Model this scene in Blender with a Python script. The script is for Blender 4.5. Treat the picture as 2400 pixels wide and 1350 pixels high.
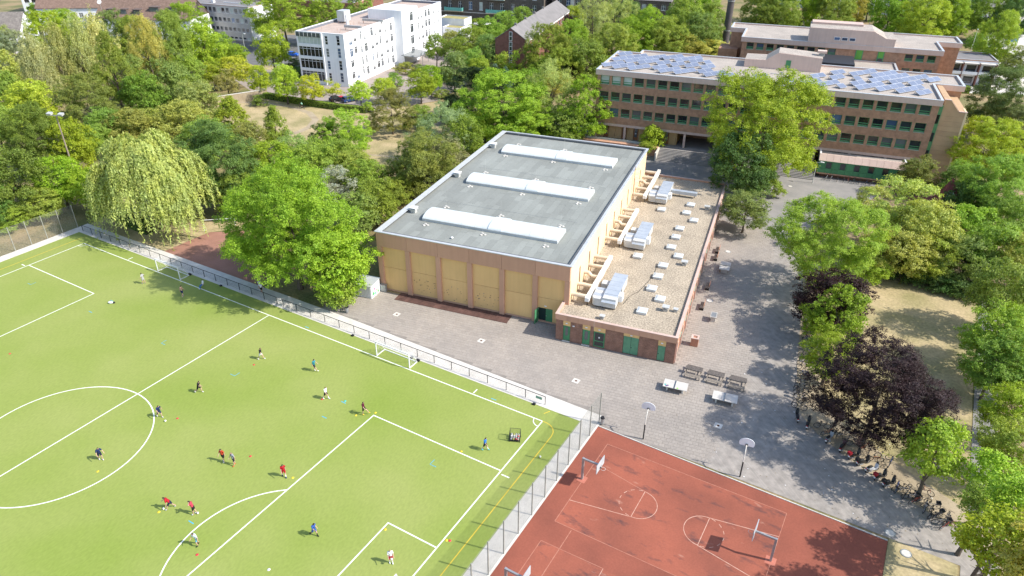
import bpy, bmesh, math, random
import numpy as np
from mathutils import Vector, Matrix
R = math.radians
random.seed(7); rng = np.random.default_rng(7)
for o in list(bpy.data.objects): bpy.data.objects.remove(o)
scn = bpy.context.scene; COL = scn.collection

# ---------------------------------------------------------------- camera, sky, sun, exposure
cam = bpy.data.objects.new('camera', bpy.data.cameras.new('camera')); COL.objects.link(cam)
cam.location = (111.61, -53.335, 51.519); cam.rotation_euler = (1.045489, -0.005699, 0.532856)
cam.data.sensor_width = 36; cam.data.lens = 24.8467; cam.data.clip_end = 2000; cam.data.clip_start = 0.5
scn.camera = cam
SUN_AZ, SUN_EL = 13.0, 42.4                     # degrees counter-clockwise from +X, elevation
w = bpy.data.worlds.new('World'); scn.world = w; w.use_nodes = True
nt = w.node_tree; bg = nt.nodes['Background']
sky = nt.nodes.new('ShaderNodeTexSky'); sky.sky_type = 'NISHITA'; sky.sun_disc = False
sky.sun_elevation = R(SUN_EL); sky.sun_rotation = R(90 - SUN_AZ); sky.air_density = 1.0; sky.dust_density = 1.2; sky.ozone_density = 1.0
nt.links.new(sky.outputs[0], bg.inputs[0]); bg.inputs[1].default_value = 0.15
sl = bpy.data.lights.new('sun', 'SUN'); sl.energy = 3.5; sl.angle = R(0.55); sl.color = (1.0, 0.955, 0.88)
sun = bpy.data.objects.new('sun', sl); COL.objects.link(sun)
sd = Vector((math.cos(R(SUN_AZ))*math.cos(R(SUN_EL)), math.sin(R(SUN_AZ))*math.cos(R(SUN_EL)), math.sin(R(SUN_EL))))
sun.rotation_euler = (-sd).to_track_quat('-Z', 'Y').to_euler(); sun.location = (200, 60, 200)
vs = scn.view_settings; vs.view_transform = 'Standard'; vs.look = 'None'; vs.gamma = 1; vs.use_curve_mapping = False
vs.exposure = 0.9

# ---------------------------------------------------------------- helpers
class MB:
    def __init__(s): s.v = []; s.f = []; s.m = []
    def add(s, vs_, fs, mi=0):
        n = len(s.v); s.v += [tuple(p) for p in vs_]
        for f in fs: s.f.append(tuple(i+n for i in f)); s.m.append(mi)
        return s
    def box(s, x0, x1, y0, y1, z0, z1, mi=0):
        return s.add([(x0,y0,z0),(x1,y0,z0),(x1,y1,z0),(x0,y1,z0),(x0,y0,z1),(x1,y0,z1),(x1,y1,z1),(x0,y1,z1)],
            [(0,3,2,1),(4,5,6,7),(0,1,5,4),(1,2,6,5),(2,3,7,6),(3,0,4,7)], mi)
    def prism(s, poly, z0, z1, mi=0):
        n = len(poly)
        if sum(poly[i][0]*poly[(i+1)%n][1]-poly[(i+1)%n][0]*poly[i][1] for i in range(n)) < 0: poly = poly[::-1]
        vs_ = [(x,y,z0) for x,y in poly]+[(x,y,z1) for x,y in poly]
        return s.add(vs_, [tuple(range(n))[::-1], tuple(range(n,2*n))]+[(i,(i+1)%n,n+(i+1)%n,n+i) for i in range(n)], mi)
    def sheet(s, poly, z, mi=0):
        n = len(poly)
        if sum(poly[i][0]*poly[(i+1)%n][1]-poly[(i+1)%n][0]*poly[i][1] for i in range(n)) < 0: poly = poly[::-1]
        return s.add([(x,y,z) for x,y in poly], [tuple(range(n))], mi)
    def extr(s, prof, x0, x1, mi=0):                 # (y,z) profile extruded along x
        n = len(prof)
        vs_ = [(x0,y,z) for y,z in prof]+[(x1,y,z) for y,z in prof]
        return s.add(vs_, [tuple(range(n)), tuple(range(n,2*n))[::-1]]+[(i,n+i,n+(i+1)%n,(i+1)%n) for i in range(n)], mi)
    def cyl(s, p0, p1, r0, r1=None, n=8, mi=0, cap=True):
        r1 = r0 if r1 is None else r1
        p0 = Vector(p0); p1 = Vector(p1); d = (p1-p0)
        if d.length < 1e-6: return s
        q = d.normalized().to_track_quat('Z','Y'); a = q@Vector((1,0,0)); b = q@Vector((0,1,0))
        vs_ = []
        for p, r in ((p0,r0),(p1,r1)):
            for i in range(n):
                t = 2*math.pi*i/n; vs_.append(p+a*(r*math.cos(t))+b*(r*math.sin(t)))
        fs = [(i,(i+1)%n,n+(i+1)%n,n+i) for i in range(n)]
        if cap: fs += [tuple(range(n))[::-1], tuple(range(n,2*n))]
        return s.add(vs_, fs, mi)
    def tube(s, pts, r, n=6, mi=0):
        rs = r if isinstance(r,(list,tuple)) else [r]*len(pts)
        for i in range(len(pts)-1): s.cyl(pts[i], pts[i+1], rs[i], rs[i+1], n, mi)
        return s
    def ring(s, c, rad, r, axis='y', n=16, k=5, mi=0, a0=0, a1=2*math.pi):
        pts = []
        for i in range(n+1):
            t = a0+(a1-a0)*i/n; u, v_ = rad*math.cos(t), rad*math.sin(t)
            pts.append({'y':(c[0]+u,c[1],c[2]+v_),'z':(c[0]+u,c[1]+v_,c[2]),'x':(c[0],c[1]+u,c[2]+v_)}[axis])
        return s.tube(pts, r, k, mi)
    def sph(s, c, r, n=8, k=6, mi=0, sc=(1,1,1)):
        vs_ = []; fs = []
        for j in range(k+1):
            p = math.pi*j/k
            for i in range(n):
                t = 2*math.pi*i/n; vs_.append((c[0]+r*sc[0]*math.sin(p)*math.cos(t), c[1]+r*sc[1]*math.sin(p)*math.sin(t), c[2]+r*sc[2]*math.cos(p)))
        for j in range(k):
            for i in range(n): fs.append((j*n+i,(j+1)*n+i,(j+1)*n+(i+1)%n,j*n+(i+1)%n))
        return s.add(vs_, fs, mi)
    def xf(s, M): s.v = [tuple(M@Vector(p)) for p in s.v]; return s
    def mesh(s, name, mats, smooth=False):
        me = bpy.data.meshes.new(name); me.from_pydata(s.v, [], s.f)
        for m in (mats if isinstance(mats,(list,tuple)) else [mats]): me.materials.append(m)
        if any(s.m): me.polygons.foreach_set('material_index', s.m)
        if smooth: me.polygons.foreach_set('use_smooth', [True]*len(s.f))
        me.update(); return me
    def obj(s, name, mats, parent=None, loc=None, rz=0, smooth=False):
        return put(name, s.mesh(name, mats, smooth), parent, loc, rz)
def put(name, me, parent=None, loc=None, rz=0):
    o = bpy.data.objects.new(name, me); COL.objects.link(o)
    if parent is not None: o.parent = parent
    if loc is not None: o.location = loc
    if rz: o.rotation_euler = (0,0,rz)
    return o
def tag(o, label=None, cat=None, group=None, kind=None):
    if label: o['label'] = label
    if cat: o['category'] = cat
    if group: o['group'] = group
    if kind: o['kind'] = kind
    return o
def thing(name, label, cat, loc=(0,0,0), rz=0, group=None):
    return tag(put(name, None, None, loc, rz), label, cat, group)
def struct(name, mb, m, **k): return tag(mb.obj(name, m, **k), kind='structure')
def copy_tree(o, parent=None):
    c = o.copy(); COL.objects.link(c); c.parent = parent
    for ch in o.children: copy_tree(ch, c)
    return c
ORD = ['first','second','third','fourth','fifth','sixth','seventh','eighth','ninth','tenth','eleventh','twelfth','thirteenth','fourteenth','fifteenth','sixteenth','seventeenth','eighteenth','nineteenth','twentieth']
ORD += ['twenty-'+a for a in ORD[:9]]+['thirtieth']+['thirty-'+a for a in ORD[:9]]+['fortieth']+['forty-'+a for a in ORD[:9]]
# school grid: rotated 9.7 degrees, origin at the sports hall's front left corner
TH = R(9.7); OX, OY = 50.75, 13.45
def W(s, t, z=0): return (OX+s*math.cos(TH)-t*math.sin(TH), OY+s*math.sin(TH)+t*math.cos(TH), z)

# ---------------------------------------------------------------- materials
def nd(nt, t, **k):
    n = nt.nodes.new(t)
    for a, b in k.items():
        if isinstance(a, str) and hasattr(n, a): setattr(n, a, b)
    return n
def mat(name, c, rough=.85, c2=None, scale=.6, detail=5, amt=1.0, spec=.25, metal=0, bump=0, bscale=30, fine=0, fscale=25, orand=0, irand=0, contrast=(.35,.65), streak=0, fmap=None):
    """base colour c drifting to c2 with world-space noise; fine = small-scale speckle; orand / irand = per-object / per-island value shift"""
    m = bpy.data.materials.new(name); m.use_nodes = True; nt = m.node_tree; bs = nt.nodes['Principled BSDF']; L = nt.links.new
    geo = nd(nt,'ShaderNodeNewGeometry')
    n1 = nd(nt,'ShaderNodeTexNoise'); n1.inputs['Scale'].default_value = scale; n1.inputs['Detail'].default_value = detail
    L(geo.outputs['Position'], n1.inputs['Vector'])
    mr = nd(nt,'ShaderNodeMapRange'); mr.inputs[1].default_value = contrast[0]; mr.inputs[2].default_value = contrast[1]; mr.inputs[4].default_value = amt
    L(n1.outputs['Fac'], mr.inputs[0])
    mx = nd(nt,'ShaderNodeMixRGB'); c2 = c2 or tuple(x*.8 for x in c)
    mx.inputs[1].default_value = (*c,1); mx.inputs[2].default_value = (*c2,1); L(mr.outputs[0], mx.inputs[0])
    out = mx.outputs[0]
    def mulv(out, val_socket, lo, hi):
        mp = nd(nt,'ShaderNodeMapRange'); mp.inputs[3].default_value = lo; mp.inputs[4].default_value = hi; L(val_socket, mp.inputs[0])
        mm = nd(nt,'ShaderNodeMixRGB'); mm.blend_type = 'MULTIPLY'; mm.inputs[0].default_value = 1; L(out, mm.inputs[1]); L(mp.outputs[0], mm.inputs[2]); return mm.outputs[0]
    if fine:
        n2 = nd(nt,'ShaderNodeTexNoise'); n2.inputs['Scale'].default_value = fscale; n2.inputs['Detail'].default_value = 3; 
        if fmap: fm = nd(nt,'ShaderNodeMapping'); fm.inputs['Scale'].default_value = fmap; fm.inputs['Rotation'].default_value = (0,0,.7); L(geo.outputs['Position'], fm.inputs[0]); L(fm.outputs[0], n2.inputs['Vector'])
        else: L(geo.outputs['Position'], n2.inputs['Vector'])
        m2 = nd(nt,'ShaderNodeMapRange'); m2.inputs[1].default_value = .3; m2.inputs[2].default_value = .7; L(n2.outputs['Fac'], m2.inputs[0])
        out = mulv(out, m2.outputs[0], 1-fine, 1+fine)
    if streak:
        sm = nd(nt,'ShaderNodeMapping'); sm.inputs['Scale'].default_value = (1.6,1.6,.09); L(geo.outputs['Position'], sm.inputs[0]); n4 = nd(nt,'ShaderNodeTexNoise'); n4.inputs['Scale'].default_value = 1.5; n4.inputs['Detail'].default_value = 6; L(sm.outputs[0], n4.inputs['Vector'])
        m4 = nd(nt,'ShaderNodeMapRange'); m4.inputs[1].default_value = .38; m4.inputs[2].default_value = .68; L(n4.outputs['Fac'], m4.inputs[0]); out = mulv(out, m4.outputs[0], 1+streak*.3, 1-streak)
    if orand:
        oi = nd(nt,'ShaderNodeObjectInfo'); out = mulv(out, oi.outputs['Random'], 1-orand, 1+orand)
    if irand: out = mulv(out, geo.outputs['Random Per Island'], 1-irand, 1+irand)
    L(out, bs.inputs['Base Color'])
    bs.inputs['Roughness'].default_value = rough; bs.inputs['Metallic'].default_value = metal; bs.inputs['Specular IOR Level'].default_value = spec
    if bump:
        n3 = nd(nt,'ShaderNodeTexNoise'); n3.inputs['Scale'].default_value = bscale; n3.inputs['Detail'].default_value = 4; L(geo.outputs['Position'], n3.inputs['Vector'])
        b = nd(nt,'ShaderNodeBump'); b.inputs['Strength'].default_value = bump; b.inputs['Distance'].default_value = .05; L(n3.outputs['Fac'], b.inputs['Height']); L(b.outputs[0], bs.inputs['Normal'])
    return m
def flat(name, c, rough=.6, spec=.3, metal=0): return mat(name, c, rough, tuple(x*.9 for x in c), 2.0, 3, .7, spec, metal)
def objcol(name, rough=.6, spec=.3, metal=0):
    m = bpy.data.materials.new(name); m.use_nodes = True; nt = m.node_tree; bs = nt.nodes['Principled BSDF']
    oi = nd(nt,'ShaderNodeObjectInfo'); nt.links.new(oi.outputs['Color'], bs.inputs['Base Color'])
    bs.inputs['Roughness'].default_value = rough; bs.inputs['Specular IOR Level'].default_value = spec; bs.inputs['Metallic'].default_value = metal
    return m
def brick(name, c1, c2, mortar, bw=.24, bh=.08, ms=.01):
    m = bpy.data.materials.new(name); m.use_nodes = True; nt = m.node_tree; bs = nt.nodes['Principled BSDF']; L = nt.links.new
    tc = nd(nt,'ShaderNodeTexCoord'); sx = nd(nt,'ShaderNodeSeparateXYZ'); cx = nd(nt,'ShaderNodeCombineXYZ'); L(tc.outputs['Object'], sx.inputs[0])
    ad = nd(nt,'ShaderNodeMath'); L(sx.outputs[0], ad.inputs[0]); L(sx.outputs[1], ad.inputs[1]); L(ad.outputs[0], cx.inputs[0]); L(sx.outputs[2], cx.inputs[1])
    b = nd(nt,'ShaderNodeTexBrick'); b.inputs['Scale'].default_value = 1; b.inputs['Brick Width'].default_value = bw; b.inputs['Row Height'].default_value = bh; b.inputs['Mortar Size'].default_value = ms
    b.inputs['Color1'].default_value = (*c1,1); b.inputs['Color2'].default_value = (*c2,1); b.inputs['Mortar'].default_value = (*mortar,1); L(cx.outputs[0], b.inputs['Vector'])
    g = nd(nt,'ShaderNodeNewGeometry'); n = nd(nt,'ShaderNodeTexNoise'); n.inputs['Scale'].default_value = 1.3; n.inputs['Detail'].default_value = 6; L(g.outputs['Position'], n.inputs['Vector'])
    mp = nd(nt,'ShaderNodeMapRange'); mp.inputs[1].default_value = .3; mp.inputs[2].default_value = .7; mp.inputs[3].default_value = .8; mp.inputs[4].default_value = 1.18; L(n.outputs[0], mp.inputs[0])
    mm = nd(nt,'ShaderNodeMixRGB'); mm.blend_type = 'MULTIPLY'; mm.inputs[0].default_value = 1; L(b.outputs[0], mm.inputs[1]); L(mp.outputs[0], mm.inputs[2]); L(mm.outputs[0], bs.inputs['Base Color'])
    bs.inputs['Roughness'].default_value = .9; bs.inputs['Specular IOR Level'].default_value = .15
    return m
def glass(name, c, rough=.06, spec=.7):
    m = bpy.data.materials.new(name); m.use_nodes = True; bs = m.node_tree.nodes['Principled BSDF']
    nt = m.node_tree; oi = nd(nt,'ShaderNodeObjectInfo'); mp = nd(nt,'ShaderNodeMapRange'); mp.inputs[3].default_value = .45; mp.inputs[4].default_value = 1.7; nt.links.new(oi.outputs['Random'], mp.inputs[0])
    mm = nd(nt,'ShaderNodeMixRGB'); mm.blend_type = 'MULTIPLY'; mm.inputs[0].default_value = 1; mm.inputs[1].default_value = (*c,1); nt.links.new(mp.outputs[0], mm.inputs[2]); nt.links.new(mm.outputs[0], bs.inputs['Base Color'])
    bs.inputs['Roughness'].default_value = rough; bs.inputs['Specular IOR Level'].default_value = spec; return m
def foliage(name, sat=1.0, trans=.36):
    m = bpy.data.materials.new(name); m.use_nodes = True; nt = m.node_tree; L = nt.links.new
    for n in list(nt.nodes): nt.nodes.remove(n)
    out = nd(nt,'ShaderNodeOutputMaterial'); oi = nd(nt,'ShaderNodeObjectInfo'); g = nd(nt,'ShaderNodeNewGeometry')
    mp = nd(nt,'ShaderNodeMapRange'); mp.inputs[3].default_value = .7; mp.inputs[4].default_value = 1.3; L(g.outputs['Random Per Island'], mp.inputs[0])
    n = nd(nt,'ShaderNodeTexNoise'); n.inputs['Scale'].default_value = .55; n.inputs['Detail'].default_value = 3; L(g.outputs['Position'], n.inputs['Vector'])
    np_ = nd(nt,'ShaderNodeMapRange'); np_.inputs[1].default_value = .35; np_.inputs[2].default_value = .65; np_.inputs[3].default_value = 0; np_.inputs[4].default_value = 1; L(n.outputs['Fac'], np_.inputs[0])
    hs = nd(nt,'ShaderNodeMixRGB'); hs.blend_type = 'MULTIPLY'; L(np_.outputs[0], hs.inputs[0]); L(oi.outputs['Color'], hs.inputs[1]); hs.inputs[2].default_value = (1.22,1.1,.85,1)
    mu = nd(nt,'ShaderNodeMixRGB'); mu.blend_type = 'MULTIPLY'; mu.inputs[0].default_value = 1; L(hs.outputs[0], mu.inputs[1]); L(mp.outputs[0], mu.inputs[2])
    d = nd(nt,'ShaderNodeBsdfPrincipled'); d.inputs['Roughness'].default_value = .55; d.inputs['Specular IOR Level'].default_value = .25; L(mu.outputs[0], d.inputs['Base Color'])
    t = nd(nt,'ShaderNodeBsdfTranslucent'); ty = nd(nt,'ShaderNodeMixRGB'); ty.blend_type = 'MULTIPLY'; ty.inputs[0].default_value = 1; L(mu.outputs[0], ty.inputs[1]); ty.inputs[2].default_value = (1.25,1.3,.7,1); L(ty.outputs[0], t.inputs[0])
    ms = nd(nt,'ShaderNodeMixShader'); ms.inputs[0].default_value = trans; L(d.outputs[0], ms.inputs[1]); L(t.outputs[0], ms.inputs[2]); L(ms.outputs[0], out.inputs[0])
    return m

K = {}
K['soil'] = mat('dry_soil_grass', (.30,.22,.12), .95, (.13,.14,.05), .12, 8, 1, fine=.25, fscale=3)
K['turf'] = mat('artificial_turf', (.205,.268,.052), .8, (.27,.305,.09), .07, 9, 1, spec=.1, fine=.08, fscale=5, fmap=(1,.5,1), contrast=(.3,.68))
K['line'] = mat('white_line_paint', (.80,.82,.76), .7, (.7,.73,.62), 3)
K['yline'] = mat('yellow_line_paint', (.68,.48,.05), .7)
K['bline'] = mat('blue_line_paint', (.06,.42,.62), .7)
K['conc'] = mat('pale_concrete', (.62,.585,.53), .85, (.5,.47,.42), .8, 6, .8, fine=.08, fscale=9)
K['slab'] = mat('grey_paving_slab', (.325,.285,.245), .85, (.285,.253,.222), .25, 6, 1, fine=.08, fscale=5, orand=.06, irand=.06)
K['joint'] = mat('paving_joint_sand', (.27,.24,.21), .95)
K['lane'] = brick('small_grey_pavers', (.325,.29,.255), (.285,.258,.23), (.23,.21,.19), .2, .1, .008)
K['asph'] = mat('grey_asphalt', (.285,.265,.25), .9, (.23,.22,.21), .4, 6, 1, fine=.1, fscale=9)
K['street'] = mat('street_asphalt', (.17,.165,.165), .9, (.13,.13,.13), .4, 6, 1)
K['parkpav'] = mat('parking_paving', (.34,.28,.25), .9, (.28,.24,.21), .4, 6)
K['sand'] = mat('dusty_path_sand', (.40,.33,.23), .95, (.3,.24,.16), .3, 7, fine=.15, fscale=7)
K['dry'] = mat('parched_lawn', (.44,.345,.20), .95, (.27,.235,.11), .2, 9, 1, fine=.2, fscale=3)
K['dirt'] = mat('bare_woodland_soil', (.36,.27,.17), .95, (.2,.155,.09), .3, 8, 1, fine=.25, fscale=4)
K['redgravel'] = mat('red_cinder_surface', (.33,.17,.125), .95, (.27,.14,.1), .4, 6, fine=.15, fscale=9)
K['white'] = mat('white_paint', (.80,.80,.79), .5, (.72,.72,.71), 1.5)
K['galv'] = mat('galvanised_steel', (.42,.43,.43), .45, (.34,.35,.35), 3, metal=.55, spec=.5)
K['fencegalv'] = mat('weathered_galvanised_steel', (.33,.33,.29), .6, (.27,.27,.24), 2, spec=.4)
K['lgalv'] = mat('pale_galvanised_steel', (.58,.58,.55), .5, (.5,.5,.47), 2, metal=.25, spec=.5)
K['blacksteel'] = flat('black_coated_steel', (.022,.024,.026), .45, .4)
K['dark'] = flat('dark_rubber', (.02,.02,.022), .7)
K['wood'] = mat('weathered_bench_wood', (.17,.145,.13), .85, (.1,.09,.08), 6, 6)
K['lightwood'] = mat('pale_bench_wood', (.27,.235,.19), .85, (.2,.17,.14), 6, 6)
K['terracotta'] = mat('terracotta_coated_concrete', (.42,.215,.14), .8, (.36,.18,.12), 2)

# ================================================================ ground, pitch, yard, court
def ring_pts(cx, cy, r, a0, a1, n): return [(cx+r*math.cos(a0+(a1-a0)*i/n), cy+r*math.sin(a0+(a1-a0)*i/n)) for i in range(n+1)]
def strip(pts, wd, z, mb=None):                     # painted line of width wd along a polyline
    mb = mb or MB(); n = len(pts); Lp = []; Rp = []
    for i, p in enumerate(pts):
        a = pts[max(i-1,0)]; b = pts[min(i+1,n-1)]; dx, dy = b[0]-a[0], b[1]-a[1]; l = math.hypot(dx,dy) or 1; nx, ny = -dy/l*wd/2, dx/l*wd/2
        Lp.append((p[0]+nx,p[1]+ny,z)); Rp.append((p[0]-nx,p[1]-ny,z))
    mb.add(Lp+Rp, [(i,n+i,n+i+1,i+1) for i in range(n-1)]); return mb
struct('ground', MB().sheet([(-700,-300),(700,-300),(700,900),(-700,900)], -.02), K['soil'])
PL, PW = 84.374, 57.817
pitch = struct('football_pitch', MB().sheet([(-4.7,-80),(88,-80),(88,2.12),(-4.7,2.12)], 0), K['turf'])
def pline(pts, wd=.13, m='line', z=.005, par=None, name='pitch_line'): return strip(pts, wd, z).obj(name, K[m], par or pitch)
a = PW/2-20.16; b = PW/2-9.16; cy = -PW/2
pline([(0,0),(PL,0)]); pline([(0,-PW),(PL,-PW)]); pline([(0,-.07),(0,-PW)]); pline([(PL,-.07),(PL,-PW)]); pline([(PL/2,-.07),(PL/2,-PW)])
pline([(PL-16.5,-a+.06),(PL-16.5,-PW+a)]); pline([(PL-16.43,-a),(PL-.07,-a)]); pline([(16.5,-a+.06),(16.5,-PW+a)]); pline([(.07,-a),(16.43,-a)])
pline([(PL-5.5,-b+.06),(PL-5.5,-PW+b)]); pline([(PL-5.43,-b),(PL-.07,-b)]); pline([(5.5,-b+.06),(5.5,-PW+b)]); pline([(.07,-b),(5.43,-b)])
pline(ring_pts(PL/2,cy,9.15,0,2*math.pi,96), z=.0085)
q = math.acos(5.5/9.15); pline(ring_pts(PL-11,cy,9.15,math.pi-q,math.pi+q,40), z=.0085)
pline(ring_pts(PL,0,1.0,math.pi,1.5*math.pi,12), .1, z=.0085); pline(ring_pts(0,0,1.0,-.5*math.pi,0,12), .1, z=.0085)
for x, y, dx, dy in ((11.2,.6,0,.8),(75.2,.6,0,.8),(PL+.75,-9.15,.9,0),(-.75,-9.15,.9,0)): pline([(x-dx/2,y-dy/2),(x+dx/2,y+dy/2)], .14)
pline([(PL,.0)]+[(86.35+1.6*math.cos(t)-1.6, -1.6+1.6*math.sin(t)) for t in [1.45,1.1,.75,.4,.0]]+[(86.35,-80)], .09, 'yline', .0065)
pline([(-2.2,2),(-2.2,-60)], .09, 'yline', .0065); pline([(83.9,1.2),(84.3,1.9)], .09, 'yline')
for x, y, s in ((77.71,-11.66,1),(49.01,-11.71,-1),(35.52,-11.78,1),(6.26,-11.93,-1)):
    pline([(x,y+.75),(x,y),(x+.75*s,y)], .07, 'bline', name='corner_mark')
for x, y in ((63.48,-8.77),(63.42,-11.79),(21.06,-9.0),(20.74,-11.94),(63.25,-28.99),(48.75,.45),(77.8,.45)):
    pline([(x-.35,y),(x+.35,y)], .09, 'bline', name='corner_mark')
# concrete paths round the pitch
struct('touchline_path', MB().prism([(-6.6,2.12),(90.0,2.12),(90.0,4.15),(52.5,5.0),(-6.6,4.8)], -.1, .02), K['conc'])
struct('goal_line_path', MB().prism([(88,-80),(89.99,-80),(89.99,2.1),(88,2.1)], -.1, .021), K['conc'])
struct('far_goal_line_path', MB().prism([(-6.6,-80),(-4.7,-80),(-4.7,2.1),(-6.6,2.1)], -.1, .021), K['conc'])
# school yard: joint bed, slabs, lane of small pavers
yard_poly = [(47,5.0),(52.5,5.02),(90.02,4.17),(90.02,2.4),(102.4,2.45),(102.35,13.0),(101.95,20.2),(100.8,32.6),(99.95,39.9),(95.5,63),(80,63),(76,18),(51,13),(46,13)]
yard = struct('school_yard', MB().sheet(yard_poly, 0.004), K['joint'])
def inpoly(x, y, P):
    c = False; j = len(P)-1
    for i in range(len(P)):
        if (P[i][1] > y) != (P[j][1] > y) and x < (P[j][0]-P[i][0])*(y-P[i][1])/(P[j][1]-P[i][1])+P[i][0]: c = not c
        j = i
    return c
PS = .5; cells = []
for i in range(-14, 120):
    for j in range(-46, 130):
        s = (i+.5*(j%2))*PS*1.2; t = j*PS
        if (-.2 < s < 28.2 and -.2 < t < 48.2) or (27.1 < s < 42.8 and -3.4 < t < 50.5): continue
        x, y, _ = W(s, t)
        if inpoly(x, y, yard_poly) and all(inpoly(*W(s+du,t+dv)[:2], yard_poly) for du in (-.3,.3) for dv in (-.25,.25)): cells.append((x,y))
cells.sort(key=lambda p: (p[0]-cam.location.x)**2+(p[1]-cam.location.y)**2)
hx, hy, ct, st = .5*PS*1.2-.009, .5*PS-.009, math.cos(TH), math.sin(TH)
pav = MB().add([(-hx,-hy,-.02),(hx,-hy,-.02),(hx,hy,-.02),(-hx,hy,-.02),(-hx+.01,-hy+.01,0),(hx-.01,-hy+.01,0),(hx-.01,hy-.01,0),(-hx+.01,hy-.01,0)], [(4,5,6,7),(0,1,5,4),(1,2,6,5),(2,3,7,6),(3,0,4,7)]).mesh('paver', K['slab'])
for x, y in cells[:300]:
    o = put('paver', pav, yard, (x,y,.022+random.uniform(-.003,.003)), TH)
mb = MB()
for x, y in cells[300:]:
    z = .022+random.uniform(-.003,.003)
    mb.add([(x+u*ct-v*st, y+u*st+v*ct, z+dz) for u, v, dz in ((-hx,-hy,-.02),(hx,-hy,-.02),(hx,hy,-.02),(-hx,hy,-.02),(-hx+.01,-hy+.01,0),(hx-.01,-hy+.01,0),(hx-.01,hy-.01,0),(-hx+.01,hy-.01,0))], [(4,5,6,7),(0,1,5,4),(1,2,6,5),(2,3,7,6),(3,0,4,7)])
tag(mb.obj('paving_slabs', K['slab'], yard), kind='stuff')
struct('paver_lane', MB().sheet([(101.6,2.45),(124.6,2.0),(124.5,-20),(127.4,-20),(127.6,3.5),(124.5,6.2),(120,8.0),(115.5,10.3),(110.8,13.3),(108.0,16.3),(106.4,24.6),(103.6,42),(101.6,54),(97,60),(94,63),(95.0,63),(99.2,39.9),(100.1,32.6),(101.2,20.2),(101.6,13)], .008), K['lane'])
struct('bike_strip', MB().sheet([(101.6,54.01),(103.61,42),(106.41,24.6),(108.01,16.3),(110.81,13.3),(115.51,10.31),(120.01,8.01),(124.5,6.21),(127.6,3.6),(127.6,8),(121,11.5),(114,15.5),(110.5,19),(108.6,26),(106,42),(104,54)], .012), K['sand'])
struct('east_lawn', MB().sheet([(104,60),(106.01,42),(108.61,26),(110.51,19),(114.01,15.5),(121.01,11.5),(125.0,9.3),(125.0,58),(113,62)], .008), K['dry'])
struct('east_path', MB().sheet([(125.01,8),(127.4,8),(127.7,60),(125.4,62)], .014), K['asph'])
struct('court_corner_lawn', MB().sheet([(118.9,2.3),(124.4,1.95),(124.4,-20),(118.9,-20)], .006), K['dry'])
struct('east_ground', MB().sheet([(127.71,-25),(190,-25),(190,110),(112,110),(108,88),(97.01,60.1),(112.9,62.1),(127.71,60)], .002), K['dirt'])
struct('forecourt', MB().sheet([(80,62.5),(94,62.5),(97.5,59.5),(108,88),(113,112),(60,104),(26,96),(36,62.5)], .010), K['asph'])
struct('cinder_patch', MB().prism([(13.6,4.85),(34,4.9),(36,14),(20,18),(13.9,13.2)], -.1, .012), K['redgravel'])
struct('willow_soil', MB().sheet([(-6,4.81),(13.55,4.84),(13.85,13.2),(19,19),(8,26),(-8,16)], .004), K['dry'])
struct('garden_lawn', MB().sheet([(-46,76),(-47,64),(-36,54),(-10,44),(14,40),(30,46),(33,66),(20,84),(4,101),(-2,96),(-9,80.2),(-24,77.6)], .004), K['dry'])
def gpath(name, pts, wd, m='sand', z=.012): struct(name, strip(pts, wd, z), K[m])
gpath('ring_path', [(-45,70.5),(-38,73.5),(-30,74.5),(-22,73),(-16.5,69.5),(-13.5,64.5),(-12.8,60),(-14,56)], 1.7)
gpath('garden_path', [(-14,55.9),(-2,54.5),(8,55.5),(17,58.5)], .9); gpath('lawn_path', [(2,100),(9,88),(12,80)], 1.6)
struct('parking_ground', MB().sheet([(-78,92),(-47,78.2),(-24,79.2),(-9.5,81.8),(-1,99),(-4,118),(-22,135),(-30,170),(-44,172),(-60,105)], .006), K['parkpav'])
struct('street', MB().sheet([(-200,60),(-98,94.5),(-62,107),(-58,112),(-64,150),(-66,250),(-74,250),(-75,150),(-80,125),(-100,116),(-118,118),(-125,112),(-200,78)], .01), K['street'])
struct('far_yard', MB().sheet([(-118,118.1),(-100,116.1),(-80,125.1),(-75,150),(-100,145),(-118,135)], .012), K['street'])
struct('verge', MB().sheet([(-75,96.6),(-62,101.5),(-56,106),(-62,106.9),(-98,94)], .014), K['dry'])
struct('avenue', MB().sheet([(112,180),(150,196),(170,300),(125,420),(60,420),(126,300),(119,215),(110,196)], .005), K['conc'])
struct('avenue_kerb_lawn', MB().sheet([(96,160),(118,172),(119,192),(104,190)], .007), K['dry'])
# red sports court with its lines
court = struct('sports_court', MB().prism([(90.0,2.3),(118.85,1.62),(118.85,-60),(90.0,-60)], -.1, .03), mat('red_tartan_margin', (.285,.092,.060), .9, (.215,.073,.05), .22, 8, 1, spec=.12, fine=.07, fscale=6))
field = MB().sheet([(92.0,.3),(110.3,.3),(110.3,-11.7),(92.0,-11.7)],.0325).obj('play_field', mat('red_tartan', (.325,.104,.066), .9, (.235,.08,.054), .2, 8, 1, spec=.12, fine=.07, fscale=6), court)
put('play_field', MB().sheet([(91.96,-14.3),(112,-14.3),(112,-60),(91.96,-60)],.0325).mesh('play_field', field.data.materials[0]), court)
mt = field.data.materials[0].node_tree; bs = mt.nodes['Principled BSDF']; src = bs.inputs['Base Color'].links[0].from_socket
g = nd(mt,'ShaderNodeNewGeometry'); mpn = nd(mt,'ShaderNodeMapping'); mpn.inputs['Scale'].default_value = (.35,.75,.5); mpn.inputs['Rotation'].default_value = (0,0,.5); mt.links.new(g.outputs['Position'], mpn.inputs[0])
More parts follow.
